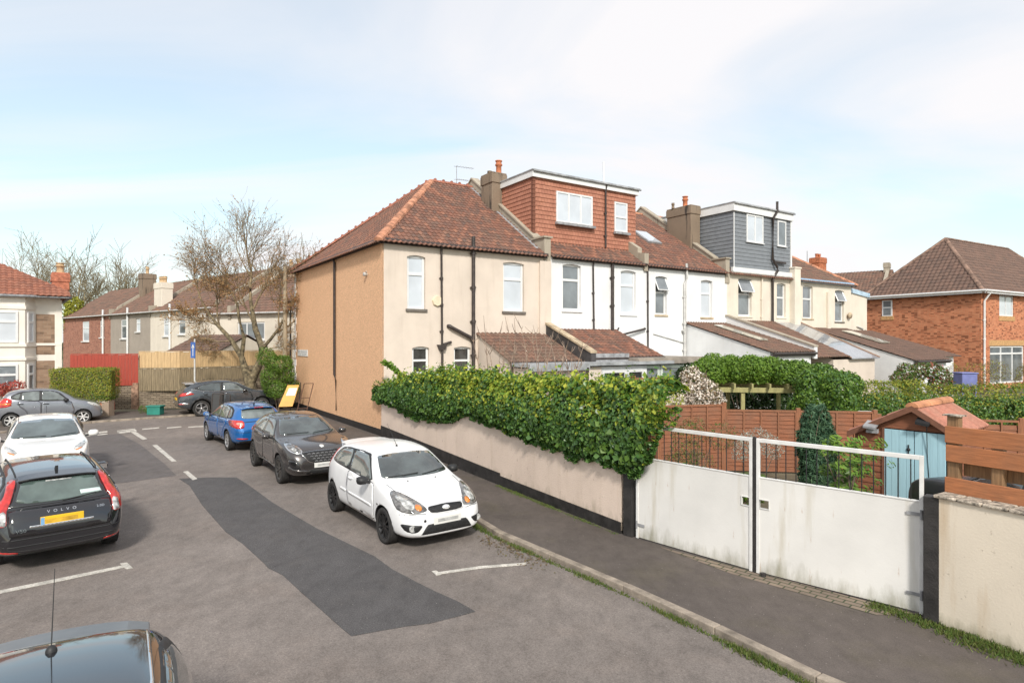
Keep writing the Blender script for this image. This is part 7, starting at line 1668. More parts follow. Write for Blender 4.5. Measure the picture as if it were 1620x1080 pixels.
bush('camellia_bush', (b.x,b.y,0), [(RS.uniform(-1.6,1.3),0,RS.uniform(.9,1.9),.45) for _ in range(12)], 5200, .11, [lc_hedge, lc_brown, lc_hedge, lc_red], 'bush with pink and red flowers in front of the brick house', 'bush', mfun=lambda c: np.where(RS.rand(len(c)) < .10*(c[:,0] > -.3), 3, np.where(RS.rand(len(c)) < .45, 1, 0)), inner=.6)
b = P(1560,590,36)
bush('dry_scrub', (b.x,b.y,0), [(RS.uniform(-4.2,4.0),RS.uniform(-1,1),RS.uniform(.6,1.9),.6) for _ in range(22)], 8500, .13, [lc_brown, lc_brown, lc_yel], 'dry straw-coloured scrub against the brick house', 'scrub', inner=.9, asp=.2)
b = P(1527,600,29); q = MB(); q.prism([(-.36,-.3,b.z-.35),(.36,-.3,b.z-.35),(.36,.3,b.z-.35),(-.36,.3,b.z-.35)], (0,0,.62)); q.box(-.40,.40,-.34,.34,b.z+.27,b.z+.34); q.box(-.34,-.28,-.28,-.22,0,b.z-.35); q.box(.28,.34,-.28,-.22,0,b.z-.35); q.box(-.34,-.28,.22,.28,0,b.z-.35); q.box(.28,.34,.22,.28,0,b.z-.35)
o = q.build('water_tank', M_plain('blue_purple_plastic', (.16,.18,.40), .5), bevel=.03); o.location = (b.x,b.y,0); tag(o, 'blue-purple plastic tank standing among the bushes by the brick house', 'tank')
# small things over the fence: white bin lids on the wall behind the cypress
b0 = P(1295,650,17.0); b1 = P(1382,655,16.6); q = MB(); q.obox(b0, b1, .5, b0.z-.06, b0.z+.02); q.obox(b0, b1, .44, 0, b0.z-.06, mi=1); o = q.build('storage_box', [m_white_paint, m_lead]); tag(o, 'pale topped storage box just behind the fence right of the cypress', 'box')
# ================================================================ BRICK HOUSE (right)
m_brk = M_brick('red_multi_brick', (.52,.165,.07), (.60,.24,.115), (.40,.24,.16), dark=.75, mort=.008)
bc = Vector((32.9, 43.0, 0)); BA = math.atan2(.506, .863)
bh = empty('brick_house', bc, BA, 'orange-red brick house with hipped brown tile roof and white French doors', 'house')
LW, RW, BE = 8.2, 19.0, 7.05   # left face runs along +y, right face along +x
q = MB(); q.add([(0,LW,0),(0,0,0),(0,0,BE),(0,LW,BE)], [(0,1,2,3)], 0, [[(0,0),(LW,0),(LW,BE),(0,BE)]])
def bu(px, v=0):
    k = (px-CX)/FP; ux, uy = math.cos(BA), math.sin(BA); return (k*bc.y-bc.x)/(ux-uy*k)
def bvv(px):
    k = (px-CX)/FP; vx, vy = -math.sin(BA), math.cos(BA); return (k*bc.y-bc.x)/(vx-vy*k)
def bz(px, py, face='r'):
    if face == 'r': Y = bc.y+math.sin(BA)*bu(px)
    else: Y = bc.y+math.cos(BA)*bvv(px)
    return HC-(py-CY)/FP*Y
hw_ = [(bu(1581), bu(1604), bz(1592,500), bz(1592,464)), (bu(1566), bu(1620), .35, bz(1590,547)), (9.5,10.8,4.6,6.2), (10,12,.4,2.6)]
wall_holes(q, 0, RW, 0, BE, hw_, arch=0, depth=.12)
q.add([(RW,0,0),(RW,LW,0),(RW,LW,BE),(RW,0,BE)], [(0,1,2,3)], 0, [[(0,0),(LW,0),(LW,BE),(0,BE)]]); q.add([(RW,LW,0),(0,LW,0),(0,LW,BE),(RW,LW,BE)], [(0,1,2,3)], 0, [[(0,0),(RW,0),(RW,BE),(0,BE)]])
q.build('wall', m_brk, bh, recalc=False)
m_soldier = M_plain('buff_brick_course', (.52,.30,.13), .85, var=.2, vs=9)
window(bh, hw_[0][0], hw_[0][1], hw_[0][2], hw_[0][3], .06, 'M2', m_pane_sky, fw=.09); q = MB(); q.box(hw_[0][0]-.1, hw_[0][1]+.1, -.03, .05, hw_[0][2]-.35, hw_[0][2]-.002); q.build('buff_sill', m_soldier, bh)
a, b = hw_[1][0], hw_[1][1]; zt = hw_[1][3]
fdo = window(bh, a, b, .35, zt, .06, 'M3', m_pane_mid, fw=.12, name='french_doors'); q = MB(); q.box(a+.14, b-.14, .04, .14, zt-.62, zt-.50); q.build('transom', m_white, fdo); q = MB(); q.box(a-.15, b+.2, -.02, .05, zt+.01, zt+.42); q.build('buff_lintel', m_soldier, bh)
window(bh, *hw_[2], .06, 'M2', m_pane_sky, fw=.09); window(bh, *hw_[3], .06, 'M2', m_pane_mid, fw=.09)
y0, y1 = bvv(1412), bvv(1396); za, zb = bz(1404,500,'l'), bz(1404,475,'l'); q = MB(); q.box(-.05,.0,y0,y1,za,zb); wf = q.build('window', m_white, bh); q = MB(); q.box(-.058,-.052,y0+.1,y1-.1,za+.08,lerp(za,zb,.50)); q.box(-.058,-.052,y0+.1,y1-.1,lerp(za,zb,.58),zb-.08); q.build('pane', m_pane_mid, wf); q = MB(); q.box(-.06,.0,y0-.1,y1+.1,za-.3,za-.003); q.build('buff_sill', m_soldier, bh)
bt = math.atan2(4.85, LW/2+.4); BO = .4; mid = LW/2; tb = math.tan(bt); rz_ = BE+.02-BO*tb+.08
rib_roof((-BO,-BO,rz_), (1,0,0), (0,math.cos(bt),math.sin(bt)), RW+2*BO, (mid+BO)/math.cos(bt), TILE_DK, 'front_roof_slope', bh, tw=.33, th=.36, clips=[((0,0,0), Vector((-1,1,0)).normalized()), ((RW,0,0), Vector((1,1,0)).normalized())])
rib_roof((-BO,LW+BO,rz_), (1,0,0), (0,-math.cos(bt),math.sin(bt)), RW+2*BO, (mid+BO)/math.cos(bt), TILE_DK, 'back_roof_slope', bh, tw=.33, th=.36, clips=[((0,LW,0), Vector((-1,-1,0)).normalized()), ((RW,LW,0), Vector((1,-1,0)).normalized())])
rib_roof((-BO,-BO,rz_), (0,1,0), (math.cos(bt),0,math.sin(bt)), LW+2*BO, (mid+BO)/math.cos(bt), TILE_DK, 'left_roof_slope', bh, tw=.33, th=.36, clips=[((0,0,0), Vector((1,-1,0)).normalized()), ((0,LW,0), Vector((1,1,0)).normalized())])
rib_roof((RW+BO,-BO,rz_), (0,1,0), (-math.cos(bt),0,math.sin(bt)), LW+2*BO, (mid+BO)/math.cos(bt), TILE_DK, 'right_roof_slope', bh, tw=.33, th=.36, clips=[((RW,0,0), Vector((-1,-1,0)).normalized()), ((RW,LW,0), Vector((-1,1,0)).normalized())])
apx = Vector((mid, mid, BE+.1+mid*tb)); apx2 = Vector((RW-mid, mid, apx.z))
m_hipdk = M_plain('brown_hip_tile', (.24,.15,.11), .85, var=.35, vs=3)
for (a, b) in (((-BO,-BO,rz_+.05), apx), ((-BO,LW+BO,rz_+.05), apx), (apx, apx2), ((RW+BO,-BO,rz_+.05), apx2)): ridgecap(bh, a, b, .14, m_hipdk, name='hip_tiles')
q = MB(); q.box(-BO-.05, RW+BO, -BO-.05, -BO+.02, BE-.28, BE-.05); q.box(-BO-.05, -BO+.02, -BO+.021, LW+BO, BE-.28, BE-.05); q.box(-BO, RW+BO, -BO+.021, .0, BE-.28, BE-.25); q.tube([(-BO-.1,-BO-.1,BE-.10),(RW+BO,-BO-.1,BE-.10)], .07, 8); q.tube([(-BO-.1,-BO-.1,BE-.10),(-BO-.1,LW+BO,BE-.10)], .07, 8); q.build('fascia_and_gutter', m_white, bh)
downpipe(bh, [(.35,-BO-.08,BE-.15),(.25,-.1,BE-.8),(.25,-.1,.2)], .07, m_white)
# ================================================================ ROOFS BEHIND THE TERRACE
def simple_house(name, a, b, dep, ez, rise, wallm, tilem, label, group=None, wins=(), gable=True, chim=(), tw=.3, parap=(), arch=0, split=None):
    """terraced block: facade from a to b (left to right as seen), roof ridge parallel to it"""
    a = Vector((a[0],a[1],0)); b = Vector((b[0],b[1],0)); L = (b-a).length; ang = math.atan2((b-a).y,(b-a).x)
    r = empty(name, a, ang, label, 'house', group)
    q = MB(); wall_holes(q, 0, L, 0, ez, [w[:4] for w in wins], arch=arch, depth=.12)
    for x in (0, L): q.add([(x,0,0),(x,dep,0),(x,dep,ez),(x,dep/2,ez+rise-.06),(x,0,ez)], [(0,1,2,3,4)], 0, [[(0,0),(dep,0),(dep,ez),(dep/2,ez+rise),(0,ez)]])
    q.add([(L,dep,0),(0,dep,0),(0,dep,ez),(L,dep,ez)], [(0,1,2,3)], 0, [[(0,0),(L,0),(L,ez),(0,ez)]])
    q.build('wall', wallm, r, recalc=False); sl = math.atan2(rise, dep/2); S = (dep/2+.25)/math.cos(sl); z = ez-.25*math.tan(sl)+.06
    rib_roof((-.1,-.25,z), (1,0,0), (0,math.cos(sl),math.sin(sl)), L+.2, S, tilem, 'roof', r, tw=tw, th=.36, clips=[((0,dep/2,0),(0,1,0))])
    rib_roof((-.1,dep+.25,z), (1,0,0), (0,-math.cos(sl),math.sin(sl)), L+.2, S, tilem, 'roof', r, tw=tw*2, th=.6, clips=[((0,dep/2,0),(0,-1,0))])
    q = MB(); q.tube([(0,-.3,ez-.06),(L,-.3,ez-.06)], .06, 6); q.build('gutter', m_greypipe, r)
    for w in wins: window(r, w[0]+.02, w[1]-.02, w[2]+.02, w[3]-.02, .05, w[4] if len(w) > 4 else 'T', w[5] if len(w) > 5 else m_pane_mid, fw=.09, sill=.10, sillmat=m_white_paint)
    for (x, y, wx, wy, z0, z1, pots, mt) in chim: chimney(r, x, y, wx, wy, z0, z1, pots, mt)
    for x in parap:
        q = MB(); q.prism([(x-.15,-.1,ez-.4),(x-.15,-.1,ez+.5),(x-.15,.5,ez+.55),(x-.15,.6,ez+.6*math.tan(sl)+.35),(x-.15,dep/2,ez+rise+.35),(x-.15,dep,ez),(x-.15,dep/2,ez+rise-.4)], (.3,0,0)); q.build('party_wall', m_concrete, r)
    return r
p0, p1 = P(1285,0,62), P(1400,0,58)
simple_house('distant_house', p0, p1, 9, 7.4, 3.1, m_cream2, TILE_LEAN, 'distant house with plain brown roof seen between the terrace and the brick house', chim=((5.9,4.5,.5,.9,9,11.3,[],m_concrete),), parap=(6.0,))
# ================================================================ MIDDLE-LEFT TERRACE
m_redbrick = M_brick('dull_red_brick', (.33,.12,.075), (.40,.17,.11), (.36,.26,.20), dark=.4, mort=.008)
m_greyrend = M_render('grey_brown_render', (.36,.31,.26), (.22,.18,.14), .8, .4)
m_paleroof = TILE_LEAN
TL0 = P(305,488,46.6); TL1 = P(114,502,63.8); dT = Vector((TL1.x-TL0.x, TL1.y-TL0.y, 0)); 
def tlx(px):
    k = (px-CX)/FP; t = (k*TL0.y-TL0.x)/(dT.x-dT.y*k); return Vector((TL0.x,TL0.y,0))+dT*t
def tlwins(pa, lst):
    out = []
    for (x0, x1, y0, y1, pane) in lst:
        A, B = tlx(x0), tlx(x1); Y_ = (A.y+B.y)/2; out.append(((A-pa).length, (B-pa).length, HC-(y1-CY)/FP*Y_, HC-(y0-CY)/FP*Y_, 'T', pane))
    return out
a, b = tlx(100), tlx(175); simple_house('left_terrace_house', a, b, 9, 5.9, 3.1, m_redbrick, TILE_LEAN, 'red brick terrace house behind the painted red fence', 'terrace houses beyond the junction', tlwins(a, [(130,141,508,540,m_pane_sky),(158,165,506,534,m_pane_mid)]), parap=((b-a).length,))
a, b = tlx(175), tlx(238); simple_house('left_terrace_house', a, b, 9, 5.9, 3.1, m_greyrend, TILE_LEAN, 'grey-brown rendered terrace house with brick-topped chimney', 'terrace houses beyond the junction', tlwins(a, [(191,201,505,536,m_pane_mid),(215,222,504,525,m_pane_sky)]), parap=((b-a).length,), chim=((.4,3.0,1.0,1.2,7,9.9,[(.4,3.0,.7,.16,m_pot2)],m_chimney),))
a, b = tlx(238), tlx(345); simple_house('left_terrace_house', a, b, 9, 5.9, 3.1, m_cream2, TILE_LEAN, 'cream terrace house with wide cream chimney and white downpipe', 'terrace houses beyond the junction', tlwins(a, [(258,267,502,532,m_pane_sky),(282,293,500,529,m_pane_mid)]), chim=((.3,.9,1.5,.9,5.7,8.35,[(-.15,.9,.55,.17,m_pot2),(.25,.9,.55,.17,m_pot2),(.65,.9,.55,.17,m_pot2)],m_cream2),), parap=((b-a).length-.1,))
for (px, hn, u_) in ((165,0,100),(204,1,175),(271,2,238)):
    hs_ = [o for o in COL.objects if o.name.startswith('left_terrace_house')][hn]; x_ = (tlx(px)-tlx(u_)).length; q = MB(); q.tube([(x_,-.12,1.0),(x_,-.12,6.4)], .09, 6); q.build('drainpipe', m_white, hs_)
q = MB()
P0, P1 = P(325,0,43), P(470,0,39.5)
a = Vector((P0.x,P0.y,0)); b = Vector((P1.x,P1.y,0)); LL = (b-a).length
simple_house('left_terrace_house', a, b, 9, 5.35, 2.9, m_cream2, TILE_LEAN, 'wide cream house partly hidden by the bare tree, with chimneys on its ridge', 'terrace houses beyond the junction', [(3.1,5.6,3.5,4.7,'M3',m_pane_mid)], chim=((3.9,4.5,1.4,.7,7.6,9.0,[(3.5,4.5,.5,.14,m_pot2),(4.2,4.5,.5,.14,m_pot2)],m_brick_or),), parap=(2.4,))
# low lean-to in front of them
P0 = P(268,0,40); P1 = P(345,0,37.5); a = Vector((P0.x,P0.y,0)); b = Vector((P1.x,P1.y,0))
simple_house('outhouse', a, b, 4, HC-(556-CY)/FP*38.5, 1.0, m_cream2, TILE_DK, 'low white outhouse with dark roof behind the light fence')
# ================================================================ BAY-FRONTED HOUSE (left edge)
LA = math.atan2(.643, .766); lc0 = Vector((-22.75, 30.9, 0))
lh = empty('bay_fronted_house', lc0, LA, 'cream bay-fronted house with brown stone panels and red tiled roof at the left edge', 'house')
m_ls = M_brick('brown_rubble_stone', (.27,.17,.11), (.36,.24,.16), (.30,.22,.16), .30, .11, .5, .012)
m_lcream = M_render('warm_white_masonry', (.82,.76,.68), (.6,.5,.4), .3, .2)
q = MB(); LE = 5.67; LL = 12.0; LD = 8.0
q.add([(-LL,0,0),(0,0,0),(0,0,LE),(-LL,0,LE)], [(0,1,2,3)]); q.add([(0,0,0),(0,LD,0),(0,LD,LE),(0,0,LE)], [(0,1,2,3)]); q.add([(0,LD,0),(-LL,LD,0),(-LL,LD,LE),(0,LD,LE)], [(0,1,2,3)]); q.add([(-LL,LD,0),(-LL,0,0),(-LL,0,LE),(-LL,LD,LE)], [(0,1,2,3)])
q.build('wall', m_lcream, lh)
for (z0, z1) in ((.9,2.45),(2.75,3.2),(3.32,4.75)):
    q = MB(); x0_, x1_ = -.98, -.24; q.add([(x0_,-.012,z0),(x1_,-.012,z0),(x1_,-.012,z1),(x0_,-.012,z1)], [(0,1,2,3)], 0, [[(0,0),(.74,0),(.74,z1-z0),(0,z1-z0)]]); q.box(x0_+.01,x1_-.01,-.011,0,z0+.01,z1-.01); q.build('stone_panel', m_ls, lh, recalc=False)
bayp = [(-1.0,0), (-1.42,-.62), (-2.9,-.62), (-3.35,0)]
q = MB()
q.prism([(x,y,0) for x,y in bayp], (0,0,LE-.12))
for (z0,z1,e) in ((2.5,2.62,.06),(3.15,3.28,.07),(4.95,5.1,.05)): q.prism([(-1.0+e,0,z0),(-1.42+e*.7,-.62-e,z0),(-2.9-e*.7,-.62-e,z0),(-3.35-e,0,z0)], (0,0,z1-z0))
q.box(-.98+.0, .05, -.05, .0, 3.2, 3.32); q.box(-.2,.05,-.04,-.001,0,LE-.2)
bay = q.build('bay', m_lcream, lh)
def bay_win(p0, p1, z0, z1, m, style='T'):
    p0 = Vector(p0); p1 = Vector(p1); d = (p1-p0); L = d.length
    hold = empty('bay_window', (p0.x, p0.y, 0), math.atan2(d.y, d.x)); hold.parent = lh
    return window(hold, L*.5-m, L*.5+m, z0, z1, -.05, style, m_pane_sky if z0 > 3 else m_pane_mid, fw=.09, name='frame')
for (z0, z1) in ((.85,2.32),(3.34,4.85)):
    bay_win(bayp[2], bayp[1], z0, z1, .48); bay_win(bayp[1], bayp[0], z0, z1, .22); bay_win(bayp[3], bayp[2], z0, z1, .22)
    window(lh, -5.4, -4.2, z0, z1, -.05, 'T', m_pane_mid, fw=.09)
lt = R(29); tl = math.tan(lt); LO = .35; rz0 = LE-LO*tl+.15; lm = LD/2
TILE_L = M_tile('left_red_tile', [(.27,.10,.06),(.33,.13,.08),(.22,.085,.055)], .35, (.17,.10,.07))
rib_roof((-LL-LO,-LO-.45,rz0), (1,0,0), (0,math.cos(lt),math.sin(lt)), LL+2*LO, (lm+LO+.45)/math.cos(lt), TILE_L, 'front_roof_slope', lh, clips=[((0,-.45,0), Vector((lm+.45,lm,0)).normalized()) if False else ((0,0,0), Vector((1,1,0)).normalized()), ((0,lm,0),(0,1,0))], tw=.24, amp=.04)
rib_roof((LO,-LO,rz0), (0,1,0), (-math.cos(lt),0,math.sin(lt)), LD+2*LO, (lm+LO)/math.cos(lt), TILE_L, 'side_roof_slope', lh, clips=[((0,0,0), Vector((-1,-1,0)).normalized()), ((0,LD,0), Vector((-1,1,0)).normalized())], tw=.24)
rib_roof((-LL-LO,LD+LO,rz0), (1,0,0), (0,-math.cos(lt),math.sin(lt)), LL+2*LO, (lm+LO)/math.cos(lt), TILE_L, 'back_roof_slope', lh, clips=[((0,LD,0), Vector((1,-1,0)).normalized()), ((0,lm,0),(0,-1,0))], tw=.48, th=.6)
ridgecap(lh, (LO,-LO,rz0+.05), (-lm,lm,LE+lm*tl+.2), .12, M_plain('red_hip', (.30,.12,.08), .8, var=.2), name='hip_tiles')
q = MB(); q.tube([(-LL,-.9,LE-.1),(-3.3,-.9,LE-.1),(-1.1,-.85,LE-.1),(-.7,-.42,LE-.08),(.38,-.42,LE-.08),(.38,LD,LE-.08)], .07, 6); q.box(-LL,.3,-.75,-.02,LE-.12,LE-.06); q.build('gutter', m_lead, lh)
ch = Vector((-24.75, 33.6, 0)); lx = (ch-lc0); lxx = lx.x*math.cos(LA)+lx.y*math.sin(LA); lyy = -lx.x*math.sin(LA)+lx.y*math.cos(LA)
chimney(lh, lxx, lyy, .75, .8, 6.2, HC-(432-CY)/FP*33.6, [(lxx,lyy,.55,.2,m_pot2)], M_plain('orange_chimney', (.48,.17,.10), .85, var=.25, vs=7, bmp=.4))
# ================================================================ JUNCTION: stone wall, fences, hedge, signs
m_rubble = M_brick('rubble_wall', (.30,.24,.17), (.22,.17,.12), (.13,.10,.07), .26, .09, .5, .02)
sw0, sw1, sw2 = G(152,648), G(281,644.5), Vector((-8.5,36.0,0))
swr = empty('stone_wall', sw0, 0, 'low rubble stone wall below the timber fences', 'wall')
q = MB(); q.obox(sw0, sw1, .4, 0, 1.28); q.obox(sw1, sw2, .4, 0, 1.25); loc(q.build('wall', m_rubble, recalc=True), swr)
q = MB()
for (A, B) in ((sw0, sw1), (sw1, sw2)):
    L = (B-A).length; d = (B-A).normalized(); k = int(L/.16)
    for i in range(k):
        c = A+d*(i+.5)*L/k; h = .10+.08*RS.rand(); w = .05; a_ = RS.uniform(-.25,.25)
        q.prism([(c.x-d.x*w-.15*-d.y, c.y-d.y*w-.15*d.x, 1.26), (c.x+d.x*w-.15*-d.y, c.y+d.y*w-.15*d.x, 1.26), (c.x+d.x*w+.15*-d.y, c.y+d.y*w+.15*d.x, 1.26), (c.x-d.x*w+.15*-d.y, c.y-d.y*w+.15*d.x, 1.26)], (a_*.1,0,h))
loc(q.build('coping_stones', m_rubble), swr)
q = MB(); pp1 = G(213,646); q.box(pp1.x-.5,pp1.x+.35,pp1.y-.32,pp1.y+.3,0,1.32); loc(q.build('brick_pier', M_plain('weathered_pink_brick', (.36,.22,.15), .9, var=.4, vs=8, bmp=.5)), swr)
m_redf = M_wood('red_painted_fence', (.36,.050,.028), (7,7,.5), .18, .6); m_newf = M_wood('new_pale_fence', (.58,.40,.21), (6,6,.6), .25, .7); m_oldf = M_wood('old_grey_fence', (.27,.21,.13), (8,8,.5), .5, .85)
def close_board(name, a, b, z0, z1, mat, label, bw=.14, za=None, zb=None):
    a = Vector((a.x,a.y,0)); b = Vector((b.x,b.y,0)); L = (b-a).length; d = (b-a).normalized(); r = empty(name, a, math.atan2(d.y,d.x), label, 'fence')
    q = MB(); k = int(L/bw)
    for i in range(k): q.box(i*L/k, (i+1)*L/k-.008, -.02-.008*(i % 2), 0, z0, z1+RS.uniform(-.015,.015))
    q.build('boards', mat, r)
    q = MB(); q.box(0,L,.0,.05,z0+.15,z0+.22); q.box(0,L,.0,.05,z1-.25,z1-.18); q.build('rail', mat, r)
    q = MB(); q.box(0, L, -.04, .01, z1+.01, z1+.05); q.build('capping', mat, r)
    for i in range(int(L/1.8)+1): q = MB(); x = min(L-.05, i*1.8); q.box(x-.04, x+.04, .05, .13, 0, z1); q.build('post', mat, r)
    return r
nb = Vector((-.5,.55,0))
f0_, f1_, f2_ = P(112,0,29.9), P(219,0,30.9), sw2+Vector((-.1,.45,0))
close_board('red_fence', f0_, f1_, 1.2, HC-(561-CY)/FP*30.3, m_redf, 'red painted timber fence behind the clipped hedge')
f1b = sw1+Vector((0.0,.45,0)); 
def fence_pt(px, Y): return Vector(((px-CX)/FP*Y, Y, 0))
close_board('old_fence', fence_pt(219,30.9), fence_pt(285,31.2), .9, 2.02, m_oldf, 'left stretch of the old grey boarded fence, by the red fence', .10); close_board('old_fence', fence_pt(285,31.2), fence_pt(462,36.0), .9, 2.02, m_oldf, 'long old grey boarded fence behind the dark SUV', .10)
close_board('pale_fence', fence_pt(220,31.05), fence_pt(285,31.35), 2.05, 2.86, m_newf, 'left stretch of new pale fence boards above the old fence'); close_board('pale_fence', fence_pt(285,31.35), fence_pt(462,36.15), 2.05, 2.86, m_newf, 'long stretch of new pale fence boards behind the bare tree')
# posts carrying the pale boards reach the ground inside the old fence
hp = G(120,652); lc_top = lc_yel
hd = plant('clipped_hedge', (-19.5, 28.2, 0), 'block-shaped golden green hedge in front of the red fence', 'hedge')
c = []; nn = []
hx0, hx1, hy0, hy1, hz0, hz1 = -1.25, 1.1, -.6, .6, .72, 2.13
for i in range(13000):
    f = RS.rand(); x, y, z = RS.uniform(hx0,hx1), RS.uniform(hy0,hy1), RS.uniform(hz0,hz1)
    if f < .45: y = hy0; n_ = (0,-1,.2)
    elif f < .6: x = hx1; n_ = (1,0,.2)
    elif f < .7: x = hx0; n_ = (-1,0,.2)
    else: z = hz1; n_ = (0,0,1)
    w = .06*math.sin(x*6)+.05*math.sin(z*7+x*3); cut = max(0, .25-(z-hz0))*.8
    x = x*(1-cut*.35); c.append((x+RS.normal(0,.035), y*(1-cut*.5)+w*.5+RS.normal(0,.035), z+RS.normal(0,.035))); nn.append(n_)
lo = leaves(np.array(c), np.array(nn), .075, [lc_yel, lc_hedge, lc_yel], parent=hd, mfun=lambda c: np.where(c[:,2] < .95, np.where(RS.rand(len(c)) < .6, 1, 0), RS.choice([0,0,1,2], len(c))), asp=.35); 
q = MB(); q.box(hx0+.1,hx1-.15,hy0+.1,hy1-.1,.55,hz1-.1); q.build('branches', lc_twig, hd)
stems(hd, 9, .8, .1, .03, .8); hd.rotation_euler = (0,0,R(15))
hw0 = G(118,656); hw1 = G(152,654.5); q = MB(); q.obox(Vector((-21.3,27.3,0)), Vector((-18.6,28.05,0)), .25, 0, .62); q.obox(Vector((-21.35,27.25,0)), Vector((-18.55,28.07,0)), .34, .62, .70, mi=1); q.box(-18.75,-18.35,27.9,28.3,0,.70); o = q.build('front_garden_wall', [m_brick_or, m_coping]); tag(o, 'low brick garden wall with pale coping under the clipped hedge', 'wall')
b = P(42,620,29.5); bush('red_shrub', (b.x,b.y-.8,0), [(RS.uniform(-.7,.7),0,RS.uniform(.6,1.35),.3) for _ in range(7)], 1500, .09, [lc_red], 'red leaved shrub under the bay window', 'shrub', inner=.9)
bn = G(246,655.5); q = MB(); q.prism([(-.30,-.19,0),(.30,-.19,0),(.30,.19,0),(-.30,.19,0)], (0,0,.36)); q.box(-.34,.34,-.22,.22,.36,.43); o = q.build('recycling_box', M_plain('teal_plastic', (.03,.22,.17), .5), bevel=.02); o.location = bn; tag(o, 'teal plastic recycling box on the pavement by the stone wall', 'box')
bn = G(268,652.5); bush('weed_tuft', (bn.x-1.2,bn.y-.1,0), [(0,0,.15,.2),(.3,0,.12,.18)], 500, .07, [lc_hedge], 'small weed tuft beside the teal box', 'weed', stem=False, asp=.25)
# street sign
sp_ = G(308,650); s = empty('street_sign', sp_, 0, 'tall grey pole carrying a small blue road sign', 'sign')
q = MB(); q.tube([(0,0,0),(0,0,HC-(536-CY)/FP*sp_.y)], .04, 8); q.build('pole', m_greypipe, s); q = MB(); z0_ = HC-(566-CY)/FP*sp_.y; z1_ = HC-(541-CY)/FP*sp_.y; q.box(-.16,.06,-.07,-.045,z0_,z1_); po = q.build('sign_plate', M_plain('blue_sign', (.05,.12,.36), .4), s); q = MB(); q.box(-.065,-.035,-.075,-.071,z0_+.1,z1_-.2); q.prism([(-.12,-.075,z1_-.28),(.02,-.075,z1_-.28),(-.05,-.075,z1_-.10)], (0,.004,0)); q.build('arrow', m_white_paint, po)
# telegraph pole, lamp post
tp = Vector(((451-CX)/FP*31.5, 31.5, 0)); q = MB(); q.tube([(0,0,0),(0,0,HC+(540-422)/FP*31.5)], [.13,.10], 10); o = q.build('telegraph_pole', M_wood('pole_wood', (.36,.29,.20), (9,9,.6), .35)); o.location = tp; tag(o, 'tall wooden telegraph pole beside the end house', 'pole')
tp = Vector(((459.5-CX)/FP*33.6, 33.6, 0)); e = empty('lamp_post', tp, 0, 'slim black post with small head next to the telegraph pole', 'post'); zt_ = HC+(540-482)/FP*33.6; q = MB(); q.tube([(0,0,0),(0,0,zt_)], .05, 8); q.build('pole', m_pipe, e); q = MB(); q.box(-.16,.16,-.12,.12,zt_,zt_+.22); q.build('head', m_pipe, e, bevel=.03)
# yellow advertising board, frame, black A-boards
ya = G(455,668); yb = Vector((-11.9,30.4,0)); q = MB()
e = empty('advertising_board', Vector(((455-CX)/FP*29.5, 29.5, 0)), R(20), 'yellow advertising board leaning by the corner of the end house', 'board')
z0_ = .1; q.prism([(-.42,-.35,.25),(.18,-.35,.25),(.52,.0,1.25+.0),(-.0,.0,1.25)], (.0,.05,.0)); 
q = MB(); q.prism([(-.40,-.25,.30),(.22,-.25,.30),(.52,.15,1.28),(.0,.15,1.28)], (0,.04,.01)); bo = q.build('panel', M_plain('yellow_board', (.66,.33,.04), .5, var=.1), e)
q = MB(); q.prism([(-.08,-.06,.80),(.33,-.06,.80),(.44,.08,1.15),(.06,.08,1.15)], (0,.01,0)); q.build('white_print', m_white_paint, bo)
q = MB(); q.tube([(.1,.3,0),(.3,.3,1.4)], .02, 5); q.tube([(.5,.3,0),(.6,.3,1.4)], .02, 5); q.build('legs', m_trim, e)
e = empty('metal_frame', Vector(((478-CX)/FP*28.3, 28.3, 0)), R(20), 'rusty empty sign frame leaning on the pebbledash wall', 'frame')
q = MB(); q.tube([(-.28,-.1,0),(.10,.15,1.45)], .022, 5); q.tube([(.15,-.1,0),(.50,.15,1.45)], .022, 5)
for t in (.22,.55,1.0): q.tube([(lerp(-.28,.10,t),lerp(-.1,.15,t),1.45*t),(lerp(.15,.5,t),lerp(-.1,.15,t),1.45*t)], .018, 5)
q.build('bars', M_plain('rust', (.12,.06,.04), .8, var=.3), e)
for (px, Y_, w, lab, solid) in ((343,27.2,.42,'black board standing against the side of the dark SUV',1), (356,26.8,.5,'open black folding frame beside the black board near the SUV',0)):
    e = empty('pavement_board', Vector(((px-CX)/FP*Y_, Y_, RZ)), R(15), lab, 'board'); q = MB()
    if solid: q.prism([(-w/2,-.18,.05),(w/2,-.18,.05),(w/2,.0,1.15),(-w/2,.0,1.15)], (0,.025,0)); q.build('panel', m_trim, e)
    q = MB()
    for sx in (-1,1): q.tube([(sx*w/2,-.2,0),(sx*w/2*.8,.0,1.18)], .018, 5); q.tube([(sx*w/2,.25,0),(sx*w/2*.8,.0,1.18)], .018, 5)
    q.tube([(-w*.4,0,1.18),(w*.4,0,1.18)], .018, 5); q.tube([(-w*.45,-.12,.45),(w*.45,-.12,.45)], .014, 5); q.build('legs', m_pipe, e)
b = P(440,600,30.2)
bush('laurel_bush', (b.x,b.y,0), [(RS.uniform(-.65,.65),RS.uniform(-.5,.5),RS.uniform(1.0,2.7),.45) for _ in range(12)], 9000, .10, [lc_hedge, lc_bright, lc_hedge], 'bushy green shrub at the corner of the end house', 'bush', asp=.35, inner=.5, zmin=.5)
